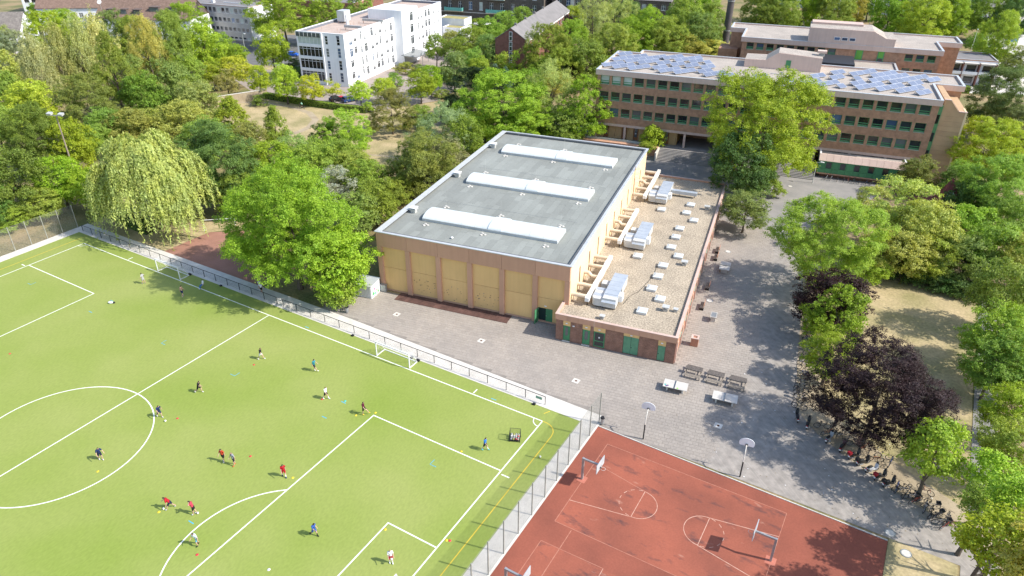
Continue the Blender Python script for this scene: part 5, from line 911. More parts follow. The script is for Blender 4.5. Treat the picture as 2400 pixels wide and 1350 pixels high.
# ================================================================ people
def skin_mesh(pts, edges, rad):
    me = bpy.data.meshes.new('sk'); me.from_pydata(pts, edges, []); o = bpy.data.objects.new('sk', me); COL.objects.link(o)
    m = o.modifiers.new('s','SKIN'); m.use_smooth_shade = True; s_ = o.modifiers.new('d','SUBSURF'); s_.levels = 1
    for i, r_ in enumerate(rad): sv = me.skin_vertices[0].data[i]; sv.radius = r_ if isinstance(r_, tuple) else (r_, r_); sv.use_root = (i == 0)
    dg = bpy.context.evaluated_depsgraph_get(); ev = o.evaluated_get(dg); out = bpy.data.meshes.new_from_object(ev); bpy.data.objects.remove(o); bpy.data.meshes.remove(me); return out
PM = {}
def pmat(name, c, rough=.8):
    k_ = (name, c)
    if k_ not in PM: PM[k_] = mat(name+'_%d'%len(PM), c, rough, tuple(v*.85 for v in c), 8)
    return PM[k_]
def person(label, x, y, head_img, shirt, shorts, hair=(.05,.035,.025), skin=(.5,.32,.23), shoe=(.6,.6,.6), sock=None, lean=6, hl=15, hr=-15, kl=10, kr=20, sl_=-20, sr=20, el=20, er=20, abd=8, H=1.78, sit=False, longhair=False, z=.0, trim=None, long_=False, look=0, armup=0):
    t = thing('person', label, 'person', (x,y,z), R(head_img+30.5)); s_ = H/1.75; V_ = Vector; ln = R(lean)
    P = {}; P['pel'] = V_((0,0,.93)); up = V_((math.sin(ln),0,math.cos(ln)))
    P['mid'] = P['pel']+up*.2; P['che'] = P['pel']+up*.38; P['nb'] = P['pel']+up*.5; P['nk'] = P['pel']+up*.57+V_((.02,0,0)); P['hd'] = P['nk']+V_((.03+math.sin(ln)*.06,0,.1)); P['ht'] = P['hd']+V_((.01,0,.11)); P['ns'] = P['hd']+V_((.09,0,.02))
    for sd_, sg, ha, ka, sa, ea in (('L',1,hl,kl,sl_,el),('R',-1,hr,kr,sr,er)):
        h = P['pel']+V_((0,.095*sg,-.05)); a_ = R(ha); d_ = V_((math.sin(a_),.04*sg,-math.cos(a_))).normalized(); kn = h+d_*.42; b_ = R(ha-ka); d2 = V_((math.sin(b_),0,-math.cos(b_))); an = kn+d2*.40
        f_ = R(ha-ka+90); toe = an+V_((.17*math.cos(R(ha-ka)*.6),0,.17*math.sin(R(ha-ka)*.6)-.05)); P['h'+sd_], P['k'+sd_], P['a'+sd_], P['t'+sd_] = h, kn, an, toe
        sh = P['nb']+V_((0,.185*sg,-.03)); a_ = R(sa+lean*.3); ab = R(abd); d_ = V_((math.sin(a_)*math.cos(ab),sg*math.sin(ab),-math.cos(a_)*math.cos(ab))); e_ = sh+d_*.29
        if armup and sg == 1: d_ = V_((.25,.75,.45)).normalized(); e_ = sh+d_*.28
        b_ = R(sa+lean*.3+ea); d2 = V_((math.sin(b_),sg*math.sin(ab)*.3,-math.cos(b_)))
        if armup and sg == 1: d2 = (P['hd']-e_).normalized()
        wr = e_+d2*.25; P['s'+sd_], P['e'+sd_], P['w'+sd_] = sh, e_, wr; P['m'+sd_] = wr+d2*.09; P['f'+sd_] = wr+d2*.17; P['th'+sd_] = wr+d2*.07+V_((.04,-.03*sg,0))
    if sit:
        off = .78
        for kk in P: P[kk] = P[kk]-V_((0,0,off))
    lo = min(P['tL'].z,P['tR'].z,P['aL'].z-.04,P['aR'].z-.04) if not sit else min(p_.z for p_ in P.values())+.02
    for kk in P: P[kk] = (P[kk]-V_((0,0,lo-.045)))*s_
    names = ['pel','mid','che','nb','nk','hd','ht','ns']+[a_+b_ for b_ in 'LR' for a_ in ('h','k','a','t','s','e','w','m','f','th')]; idx = {n_: i for i, n_ in enumerate(names)}
    E_ = [('pel','mid'),('mid','che'),('che','nb'),('nb','nk'),('nk','hd'),('hd','ht'),('hd','ns')]
    for b_ in 'LR': E_ += [('pel','h'+b_),('h'+b_,'k'+b_),('k'+b_,'a'+b_),('a'+b_,'t'+b_),('nb','s'+b_),('s'+b_,'e'+b_),('e'+b_,'w'+b_),('w'+b_,'m'+b_),('m'+b_,'f'+b_),('w'+b_,'th'+b_)]
    RD = {'pel':.13,'mid':.125,'che':.155,'nb':.09,'nk':.055,'hd':.108,'ht':.082,'ns':.022,'h':.095,'k':.062,'a':.042,'t':.038,'s':.068,'e':.045,'w':.032,'m':.036,'f':.018,'th':.014}
    rad = [RD.get(n_, RD.get(n_[:-1]))*s_ for n_ in names]
    me = skin_mesh([P[n_] for n_ in names], [(idx[a_],idx[b_]) for a_, b_ in E_], rad); me.materials.clear(); me.materials.append(pmat('skin', skin, .6)); put('body', me, t)
    # clothing cut from the body surface and lifted off it
    nv = len(me.vertices); co = np.empty(nv*3); me.vertices.foreach_get('co', co); co = co.reshape(-1,3); no = np.empty(nv*3); me.vertices.foreach_get('normal', no); no = no.reshape(-1,3)
    faces = [tuple(p_.vertices) for p_ in me.polygons]; cen = np.array([co[list(f_)].mean(0) for f_ in faces])
    best = np.full(len(faces), 1e9); bi = np.zeros(len(faces), int); bt = np.zeros(len(faces))
    for k_, (a_, b_) in enumerate(E_):
        A = np.array(P[a_]); B = np.array(P[b_]); AB = B-A; tt_ = np.clip(((cen-A)@AB)/max(AB@AB,1e-9),0,1); r_ = rad[idx[a_]]*(1-tt_)+rad[idx[b_]]*tt_; d_ = np.linalg.norm(cen-(A+tt_[:,None]*AB),axis=1)-r_
        u = d_ < best; best[u] = d_[u]; bi[u] = k_; bt[u] = tt_[u]
    reg = []
    bk = np.array((-.62,0,.6)) ; hc = np.array(P['hd'])
    for i in range(len(faces)):
        a_, b_ = E_[bi[i]]; q_ = bt[i]; n0 = b_[0] if len(b_) == 2 and b_[-1] in 'LR' else b_
        if (a_, b_) == ('pel','mid'): r_ = 'shorts' if q_ < .3 else 'shirt'
        elif b_ in ('che','nb'): r_ = 'shirt'
        elif a_ == 'nb' and b_ != 'nk': r_ = 'shirt'
        elif a_ == 'pel': r_ = 'shorts'
        elif a_[0] == 's' and b_[0] == 'e': r_ = 'shirt' if q_ < .72 else ''
        elif a_[0] == 'h' and b_[0] == 'k': r_ = 'shorts' if (q_ < .78 or long_) else ''
        elif a_[0] == 'k' and b_[0] == 'a': r_ = 'shorts' if long_ else ('sock'+a_[1] if sock and q_ > .35 else '')
        elif b_[0] == 't' and a_[0] == 'a': r_ = 'shoe'+a_[1]
        elif b_ in ('hd','ht','ns'):
            d_ = cen[i]-hc; r_ = 'hair' if d_@bk > (-.005 if not longhair else -.03) or d_[2] > .07*s_ else ''
            if b_ == 'ns': r_ = ''
        else: r_ = 'hair' if (longhair and b_ == 'nk' and (cen[i]-hc)[0] < -.02) else ''
        reg.append(r_)
    for r_, c, off in (('shirt',shirt,.014),('shorts',shorts,.022),('hair',hair,.016),('shoeL',shoe,.014),('shoeR',shoe,.014),('sockL',sock,.006),('sockR',sock,.006)):
        if c is None: continue
        fs = [faces[i] for i in range(len(faces)) if reg[i] == r_]
        if not fs: continue
        used = sorted({v_ for f_ in fs for v_ in f_}); mp_ = {v_: i for i, v_ in enumerate(used)}
        o = MB().add([co[v_]+no[v_]*off for v_ in used],[tuple(mp_[v_] for v_ in f_) for f_ in fs]).obj(r_.rstrip('LR'), pmat('cloth', c), t, smooth=True)
        if r_ == 'shirt' and trim: MB().box(-.149*s_,-.12*s_,-.09,.09,1.18*s_,1.36*s_).xf(Matrix.Rotation(ln*.9,4,'Y')).obj('shirt_number', pmat('trim', trim), t) if False else None
    return t
BLK, NAV, WHT, RED = (.015,.015,.017), (.014,.026,.10), (.74,.74,.74), (.38,.012,.022)
person('person in grey shirt with black shoulders, hands on hips, near the left goal', 20.09, -3.29, 170, (.42,.42,.42), (.45,.45,.44), lean=2, hl=8, hr=-8, kl=3, kr=5, sl_=-28, sr=-28, el=75, er=75, abd=38)
person('shirtless person in navy shorts walking away in the tree shade', 28.03, -2.77, 75, None, NAV, lean=3, hl=14, hr=-14, kl=6, kr=14, skin=(.5,.31,.22))
person('person in white shirt and blue jeans sitting on the touchline', 28.5, .35, 215, WHT, (.05,.16,.34), lean=-12, hl=78, hr=72, kl=70, kr=60, sl_=10, sr=15, el=35, er=35, sit=True, long_=True, shoe=WHT)
person('person in white shirt standing on the path under the big tree', 36.9, 3.6, 250, WHT, BLK, lean=2, hl=5, hr=-5, kl=3, kr=3)
person('person in pale shirt half hidden by leaves on the path', 36.1, 4.1, 300, (.7,.7,.68), (.05,.05,.06), lean=2, hl=6, hr=-6)
person('walking player in black shirt and white shorts below the halfway line', 49.15, -7.69, 355, BLK, (.7,.7,.7), lean=5, hl=24, hr=-22, kl=6, kr=18, shoe=WHT)
person('player in turquoise and black shirt swinging a leg', 56.52, -6.11, 350, (.03,.22,.28), (.03,.02,.04), lean=3, hl=-6, hr=36, kl=4, kr=14, sl_=25, sr=-25, shoe=WHT)
person('player all in black running right beyond the centre circle', 48.07, -15.94, 355, BLK, BLK, lean=16, hl=34, hr=-20, kl=30, kr=45, sl_=-30, sr=30, el=60, er=60)
person('player in navy and white shirt dribbling at the centre circle edge', 47.99, -21.03, 330, NAV, (.02,.03,.09), lean=12, hl=22, hr=-18, kl=20, kr=30, sl_=-25, sr=35, abd=28, el=25, er=30)
person('player in white shirt and black shorts walking right', 61.4, -9.31, 340, WHT, BLK, hair=(.1,.05,.03), lean=4, hl=20, hr=-18, kl=4, kr=16, shoe=WHT, sock=WHT)
person('player in maroon shirt with wide stance at the penalty corner', 66.9, -9.17, 350, (.09,.01,.03), BLK, lean=-4, hl=42, hr=-8, kl=10, kr=4, sl_=-30, sr=35, abd=22, shoe=(.7,.5,.05))
person('player in navy kit standing inside the centre circle', 48.64, -28.33, 320, NAV, (.02,.025,.06), lean=10, hl=12, hr=-12, kl=14, kr=12, abd=22, sl_=10, sr=15, el=40, er=40)
person('player in orange red shirt and black shorts, standing', 59.51, -22.11, 250, (.42,.05,.02), BLK, lean=3, hl=7, hr=-7, kl=4, kr=6)
person('person in grey shirt and dark shorts with orange shoes', 60.85, -21.9, 230, (.27,.28,.31), (.02,.022,.04), hair=(.25,.17,.11), lean=3, hl=10, hr=-8, kl=5, kr=8, shoe=(.6,.12,.03))
person('player all in red with long dark hair near the penalty arc', 66.38, -20.49, 300, RED, RED, lean=4, hl=14, hr=-14, kl=5, kr=12, longhair=True, shoe=(.03,.04,.14), sock=WHT)
person('player in red shirt leaning forward over a ball', 60.3, -28.85, 200, RED, (.02,.025,.06), lean=32, hl=38, hr=-16, kl=26, kr=30, sl_=-15, sr=25, abd=20)
person('player in red and white shirt with a raised arm', 62.75, -28.17, 190, (.45,.05,.08), BLK, lean=14, hl=8, hr=-6, kl=6, kr=8, armup=1, shoe=WHT)
person('player in white shirt and light blue shorts below the arc', 66.0, -30.38, 240, (.62,.70,.78), (.14,.40,.52), lean=14, hl=26, hr=-8, kl=40, kr=12, shoe=BLK)
person('player in blue shirt and blue shorts running', 74.15, -24.31, 330, (.03,.09,.34), (.03,.09,.36), lean=8, hl=26, hr=-20, kl=22, kr=36, sl_=-25, sr=30, el=70, er=70, longhair=True, sock=BLK, shoe=BLK)
person('player in white shirt and red shorts carrying a ball', 81.94, -23.09, 290, WHT, (.5,.03,.06), hair=(.35,.24,.13), lean=2, hl=6, hr=-6, kl=4, kr=4, sl_=10, sr=20, el=30, er=60, shoe=WHT, sock=WHT)
tag(put('football', ballm, None, (82.22,-23.28,.78)), 'white football carried by the player in red shorts', 'ball')
person('player in bright blue shirt and black shorts near the corner', 81.41, -7.06, 340, (.02,.16,.50), BLK, lean=4, hl=24, hr=-18, kl=6, kr=14, shoe=(.05,.5,.55), sock=(.7,.7,.7))

# ================================================================ bicycles, mopeds, cars
K['oc'] = objcol('vehicle_paint', .35, .5); K['spoke'] = flat('spoke_steel', (.35,.35,.36), .4, .5, .6)
tyre = MB().ring((0,0,0),.335,.03,'y',18,5).mesh('tyre', K['dark']); wl = MB().ring((0,0,0),.305,.012,'y',18,4)
for i in range(7): a_ = math.pi*i/7; wl.cyl((-.3*math.cos(a_),0,-.3*math.sin(a_)),(.3*math.cos(a_),0,.3*math.sin(a_)),.004,.004,3)
wl.cyl((0,-.05,0),(0,.05,0),.03,.03,6); wheel = wl.mesh('wheel', K['spoke'])
fr = MB().tube([(-.52,0,.34),(-.06,0,.28),(.38,0,.72),(.36,0,.86)],.02,6).tube([(-.06,0,.28),(-.2,0,.82)],.02,6).tube([(.38,0,.78),(-.18,0,.74)],.018,6).tube([(-.52,0,.34),(-.18,0,.76)],.014,6).tube([(.38,0,.72),(.53,.0,.34)],.018,6).mesh('frame', K['oc'])
hb = MB().tube([(.36,0,.86),(.35,0,1.0)],.016,6).tube([(.28,-.3,1.02),(.38,-.16,1.02),(.38,.16,1.02),(.28,.3,1.02)],.015,6).mesh('handlebar', K['dark']); sd_ = MB().sph((-.22,0,.95),.13,10,6,sc=(1,.62,.4)).cyl((-.2,0,.78),(-.22,0,.94),.014,.014,5).mesh('saddle', K['dark'])
cr = MB().ring((-.06,.05,.28),.09,.008,'y',12,4).cyl((-.06,.09,.28),(.06,.13,.22),.012,.012,4).cyl((-.06,-.09,.28),(-.18,-.13,.34),.012,.012,4).cyl((-.06,-.1,.28),(-.06,.1,.28),.02,.02,5).mesh('crank', K['spoke']); rk = MB().tube([(-.3,-.07,.72),(-.72,-.07,.72),(-.72,.07,.72),(-.3,.07,.72)],.008,4).tube([(-.52,0,.34),(-.62,0,.72)],.008,4).mesh('rack', K['dark'])
mg = MB().ring((-.52,0,.34),.375,.02,'y',10,4,a0=.2,a1=2.6).mesh('mudguard', K['dark']); bskt = MB().add([(.36,-.17,.8),(.68,-.17,.8),(.68,.17,.8),(.36,.17,.8),(.33,-.2,1.05),(.72,-.2,1.05),(.72,.2,1.05),(.33,.2,1.05)],[(0,3,2,1),(0,1,5,4),(1,2,6,5),(2,3,7,6),(3,0,4,7)]).mesh('basket', K['wood'])
bcols = [(.02,.02,.022),(.03,.05,.16),(.02,.022,.03),(.3,.05,.02),(.12,.12,.13),(.02,.06,.05),(.35,.35,.36),(.04,.09,.3)]
def bicycle(label, x, y, rz, c=None, group='bicycles parked along the dusty strip', roll=None, basket=False):
    t = thing('bicycle', label, 'bicycle', (x,y,.02), rz, group); t.rotation_euler = (R(8) if roll is None else roll, 0, rz)
    f_ = put('frame', fr, t); f_.color = (*(c or random.choice(bcols)),1)
    for xx in (-.52,.53): w_ = put('wheel', wheel, t, (xx,0,.355)); put('tyre', tyre, w_)
    put('handlebar', hb, t); put('saddle', sd_, t); put('crank', cr, t); put('rack', rk, t); put('mudguard', mg, t)
    if basket: put('basket', bskt, t)
ys = [50.5,48.6,46.8,45.0,35.0,34.1,33.2,32.0,30.9,29.9,28.9,31.5,27.0,26.3,25.4,24.4,23.2,22.0,21.2,20.6,19.9,19.0,18.6,18.2,17.2,16.6]
ys.sort(reverse=True)
for i, y in enumerate(ys):
    x = 103.2+(50.5-y)*.128+random.uniform(-.15,.15)+.7; bicycle('bicycle parked across the dusty strip, '+ORD[i]+' from the school end', x, y, R(180+random.uniform(-14,22)), basket=random.random() < .2)
diag = [(110.9,14.6),(111.6,13.8),(112.6,14.3),(113.5,13.3),(114.4,13.4),(115.9,12.7),(116.6,12.0),(117.9,12.3),(118.8,8.9),(119.2,8.7),(119.7,8.4),(120.1,8.2),(120.6,7.9),(121.0,8.3),(121.4,7.5),(121.8,7.0),(122.2,6.8),(122.7,6.2),(123.2,6.0),(123.6,6.5),(119.5,9.2),(120.4,8.8),(121.9,7.9),(122.5,7.2),(123.3,7.0),(112.0,14.9),(113.0,14.4),(115.2,13.4)]
diag.sort()
for i, (x, y) in enumerate(diag): bicycle('bicycle in the slanting row beside the lane, '+ORD[i]+' from the top', x+random.uniform(-.1,.1), y, R(65+random.uniform(-25,25) if i%3 else 20), basket=random.random() < .25, c=(.45,.12,.02) if i in (1,9) else None)
bicycle('bicycle leaning on the small tree trunk behind the row', 121.3, 9.9, R(-25)); bicycle('bicycle with neon yellow cover lying by the purple tree trunk', 117.2, 12.9, R(15), (.5,.6,.05))
for i in range(9): x, y, _ = W(60.2+i*1.05+random.uniform(-.2,.2), 70.2); bicycle('bicycle parked under the green pavilion, '+ORD[i]+' from its left end', x, y, TH+R(80+random.uniform(-20,20)), group='bicycles under the green pavilion')
for i in range(8): bicycle('bicycle in the far rack right of the rear wing, '+ORD[i]+' from the left', 120.5+i*.7, 196.5-i*.9, R(60+random.uniform(-20,20)), group='bicycles in the far rack')
# mopeds
mb_ = MB().add([(-.5,-.14,.45),(-.1,-.15,.32),(.3,-.14,.3),(.42,-.16,.34),(.52,-.2,.85),(.5,-.05,.95),(-.5,.14,.45),(-.1,.15,.32),(.3,.14,.3),(.42,.16,.34),(.52,.2,.85),(.5,.05,.95),(-.85,-.1,.68),(-.85,.1,.68),(-.1,-.17,.62),(-.1,.17,.62),(.32,-.12,.36),(.32,.12,.36),(-.55,-.16,.7),(-.55,.16,.7)],
  [(0,1,14,18),(1,2,16,14),(6,19,15,7),(7,15,17,8),(14,16,17,15),(3,4,10,9),(4,5,11,10),(2,3,9,8),(0,6,7,1),(1,7,8,2),(12,18,19,13),(0,12,13,6),(0,18,12),(6,13,19),(18,14,15,19),(2,16,3),(8,9,17),(16,4,3),(17,9,10),(16,17,10,4)])
mbody = mb_.mesh('body', K['oc'], False); mseat = MB().sph((-.4,0,.74),.3,12,6,sc=(1.25,.55,.35)).mesh('seat', K['dark'], True); mwh = MB().ring((0,0,0),.2,.06,'y',16,7).mesh('tyre', K['dark']); mrim = MB().cyl((0,-.03,0),(0,.03,0),.15,.15,12).mesh('wheel', K['spoke'])
mfork = MB().tube([(.5,0,.9),(.62,0,.25)],.035,6).sph((.62,0,.42),.16,8,5,sc=(1.2,.5,.35)).mesh('fork', K['oc']); mbar = MB().tube([(.4,-.34,1.03),(.46,-.1,1.05),(.46,.1,1.05),(.4,.34,1.03)],.022,6).sph((.52,0,1.0),.13,8,6).mesh('handlebar', K['dark']); mmir = MB().cyl((.45,.22,1.05),(.42,.3,1.25),.01,.01,4).sph((.42,.3,1.27),.06,7,5,sc=(.3,1,.7)).mesh('mirror', K['dark'])
mcase = MB().box(-1.05,-.68,-.2,.2,.82,1.12).mesh('top_case', K['dark']); mplate = MB().box(-.93,-.91,-.1,.1,.45,.6).mesh('number_plate', K['white']); mtail = MB().box(-.9,-.84,-.08,.08,.6,.68).mesh('tail_light', pmat('red_light',(.5,.02,.02),.3)); mexh = MB().cyl((-.2,-.18,.28),(-.7,-.2,.36),.05,.06,8).mesh('exhaust', K['spoke']); mstand = MB().cyl((-.05,.1,.3),(-.1,.25,.0),.02,.02,5).mesh('stand', K['dark'])
mopeds = [(108.35,14.75,110,'black moped at the upper end of the slanting row',(.015,.015,.017),0),(109.6,14.1,95,'black moped with pale plate, second from the top',(.02,.02,.022),0),(112.0,12.9,80,'silver grey scooter beside the orange bicycle',(.33,.34,.36),0),(113.4,12.2,85,'dark red and black moped under the purple tree',(.07,.012,.015),0),(114.7,11.5,60,'black scooter with red top box nearest the purple tree',(.015,.015,.017),2),(115.6,10.9,55,'black scooter with round top case in mid row',(.02,.02,.02),1),(116.5,10.3,55,'white and blue moped between black scooters',(.5,.52,.56),0),(117.35,9.65,60,'black scooter with red tail box, second from the bicycles',(.015,.015,.017),2),(118.2,9.1,58,'black scooter with shiny exhaust next to the bicycles',(.02,.022,.025),1)]
for x, y, hd, l, c, tc in mopeds:
    t = thing('moped', l, 'moped', (x,y,.02), R(hd+0), 'mopeds beside the lane'); t.rotation_euler = (R(-4),0,R(hd-5))
    for me_, n_ in ((mbody,'body'),(mfork,'fork')): o = put(n_, me_, t); o.color = (*c,1)
    for xx in (-.62,.62): w_ = put('wheel', mrim, t, (xx,0,.26)); put('tyre', mwh, w_)
    for me_, n_ in ((mseat,'seat'),(mbar,'handlebar'),(mmir,'mirror'),(mplate,'number_plate'),(mtail,'tail_light'),(mexh,'exhaust'),(mstand,'stand')): put(n_, me_, t)
    if tc == 1: put('top_case', mcase, t)
    if tc == 2: put('top_case', mcase if 'mcase2' in globals() else MB().box(-1.02,-.7,-.19,.19,.82,1.1).mesh('top_case', pmat('red_case',(.35,.02,.03),.4)), t)
# cars
def car(label, x, y, rz, c, L_=4.0, est=False):
    t = thing('parked_car', label, 'car', (x,y,.01), rz, 'parked cars'); hw = .86; h = L_/2
    lower = [(-h,.35),(-h+.05,.28),(h-.1,.28),(h,.4),(h-.02,.68),(h-.25,.78),(h-1.15,.92),(-h+.25,.95),(-h,.85)]; n = len(lower)
    b_ = MB()
    b_.add([(px,-hw,pz) for px,pz in lower]+[(px,hw,pz) for px,pz in lower],[tuple(range(n)),tuple(range(n,2*n))[::-1]]+[(i,n+i,n+(i+1)%n,(i+1)%n) for i in range(n)])
    o = b_.obj('body', K['oc'], t); o.color = (*c,1)
    ro_ = [(-h+.3,.93),(h-1.2,.9),(h-1.95,1.38),(-h+.75 if not est else -h+.35,1.42)]
    o = MB().add([(px,s_*(hw-.04-(.16 if pz > 1.2 else 0)),pz) for s_ in (-1,1) for px,pz in ro_],[(0,1,2,3),(4,7,6,5),(0,4,5,1),(1,5,6,2),(2,6,7,3),(3,7,4,0)]).obj('cabin_glass', K['glass'], t)
    r_ = MB().add([(px,s_*(hw-.19),pz) for s_ in (-1,1) for px,pz in ((h-1.9,1.385),(ro_[3][0]+.02,1.425))]+[(px,s_*(hw-.19),pz+.05) for s_ in (-1,1) for px,pz in ((h-1.95,1.385),(ro_[3][0]+.05,1.43))],[(4,6,7,5),(0,1,5,4),(2,6,7,3),(0,4,6,2),(1,3,7,5)]).obj('roof', K['oc'], t); r_.color = (*c,1)
    for s_ in (-1,1):
        for a_, b2 in (((-.05,.9),(-.05,1.4)),((ro_[3][0]+.55,.92),(ro_[3][0]+.62,1.4))): p_ = MB().cyl((a_[0],s_*(hw-.05),a_[1]),(b2[0],s_*(hw-.19),b2[1]),.05,.04,5).obj('pillar', K['oc'], t); p_.color = (*c,1)
        for xx in (-h+.8,h-.85): w_ = MB().cyl((xx,s_*(hw-.18),.31),(xx,s_*(hw+.015),.31),.31,.31,16).obj('wheel', K['dark'], t); MB().cyl((xx,s_*(hw+.016),.31),(xx,s_*(hw+.03),.31),.19,.17,12).obj('rim', K['spoke'], w_)
        MB().box(h-.12,h+.01,s_*.62-.16,s_*.62+.16,.55,.68).obj('headlight', K['white'], t); MB().box(-h-.012,-h+.05,s_*.68-.12,s_*.68+.12,.6,.85).obj('tail_light', mtail.materials[0], t)
        MB().box(h-1.35,h-1.2,s_*(hw+.08)-.08,s_*(hw+.08)+.08,.92,1.04).obj('mirror', K['oc'], t).color = (*c,1)
    return t
car('bright blue hatchback on the street left of the white block', -73.6, 118.2, R(20), (.01,.10,.48)); car('silver car parked behind the plane tree trunk', -93, 130.8, R(12), (.45,.47,.5)); car('dark blue estate car parked before the white block', -20.3, 86.3, R(72), (.02,.05,.16), 4.4, True); car('black car with red bonnet cover parked beside the hedge', -23.6, 84.9, R(72), (.02,.02,.025)); MB().box(.6,1.9,-.7,.7,.93,.97).obj('red_cover', pmat('red_cover',(.45,.03,.05)), bpy.data.objects[[o.name for o in bpy.data.objects if o.get('label','').startswith('black car')][0]])
# lamps, poles, signs, hedge boxes
def lamp(label, x, y, h, arm=True, name='street_lamp'):
    t = thing(name, label, 'lamp post', (x,y,0)); MB().cyl((0,0,0),(0,0,h),.09,.055,8).obj('pole', K['lgalv'], t)
    if arm: MB().cyl((0,0,h),(.8,0,h+.15),.04,.04,6).obj('arm', K['lgalv'], t); MB().box(.6,1.3,-.15,.15,h+.1,h+.22).obj('lamp_head', K['white'], t)
    else: MB().sph((0,0,h+.15),.25,10,7).obj('lamp_globe', K['white'], t, smooth=True)
lamp('tall white street lamp left of the crossing', -72.17, 97.94, 10.3); lamp('tall white street lamp beside the yellow street trees', -63.6, 104.4, 9.6); lamp('slim lamp post at the left end of the green pavilion', 96.38, 89.3, 4.3); lamp('globe lamp by the parking area hedge', -47.7, 86.4, 3.8, False, 'globe_lamp'); lamp('globe lamp at the white block corner', -25.0, 97.6, 3.8, False, 'globe_lamp'); lamp('lamp post with round head beside the tree avenue', 120, 236, 9, False)
for i, (x, y) in enumerate(((74,272),(79.4,270),(84.5,268))): t = thing('flagpole', 'slim white flagpole behind the rear wing, '+ORD[i]+' from the left', 'flagpole', (x,y,0), 0, 'flagpoles'); MB().cyl((0,0,0),(0,0,16),.1,.06,8).obj('pole', K['white'], t); MB().sph((0,0,16.05),.12,8,6).obj('finial', K['white'], t)
t = thing('floodlight_mast', 'rusty mast with two floodlights standing in the left wood', 'floodlight', (-17.5,10.7,0), R(20)); MB().cyl((0,0,0),(0,0,15.6),.16,.1,8).obj('mast', mat('rusty_mast',(.3,.24,.19),.7), t); MB().box(-1.3,1.3,-.06,.06,15.5,15.62).obj('crossbar', K['galv'], t)
for s_ in (-1,1): MB().add([(s_*1.1-.4,-.35,15.6),(s_*1.1+.4,-.35,15.6),(s_*1.1+.4,.25,15.75),(s_*1.1-.4,.25,15.75),(s_*1.1-.45,-.45,15.95),(s_*1.1+.45,-.45,15.95),(s_*1.1+.45,.25,16.1),(s_*1.1-.45,.25,16.1)],[(0,3,2,1),(4,5,6,7),(0,1,5,4),(1,2,6,5),(2,3,7,6),(3,0,4,7)]).obj('floodlight', K['lgalv'], t)
t = thing('direction_sign', 'blue direction sign on a post at the street corner', 'sign', (-92,101,0)); MB().cyl((0,0,0),(0,0,3),.05,.05,6).obj('post', K['galv'], t); MB().box(-.6,.6,-.04,.04,2.3,3.0).obj('sign_plate', pmat('blue_sign',(.05,.2,.5),.5), t)
t = thing('gantry_sign', 'blue board sign at the far right street', 'sign', (132.5,270,0), R(20)); MB().box(-2,2,-.08,.08,1,5).obj('board', pmat('blue_board',(.12,.28,.5),.5), t); MB().box(-2.2,-2.05,-.1,.1,0,5).obj('post', K['galv'], t); MB().box(2.05,2.2,-.1,.1,0,5).obj('post', K['galv'], t)
t = thing('goal_frame', 'thin white pole frame standing on the red cinder patch', 'frame', (13.3,12.9,0), R(40)); MB().tube([(0,0,0),(0,0,2.2),(5.0,0,2.2),(5.0,0,0)],.05,6).obj('frame', K['white'], t); MB().tube([(0,0,2.2),(0,1.0,0)],.03,5).obj('stay', K['white'], t)
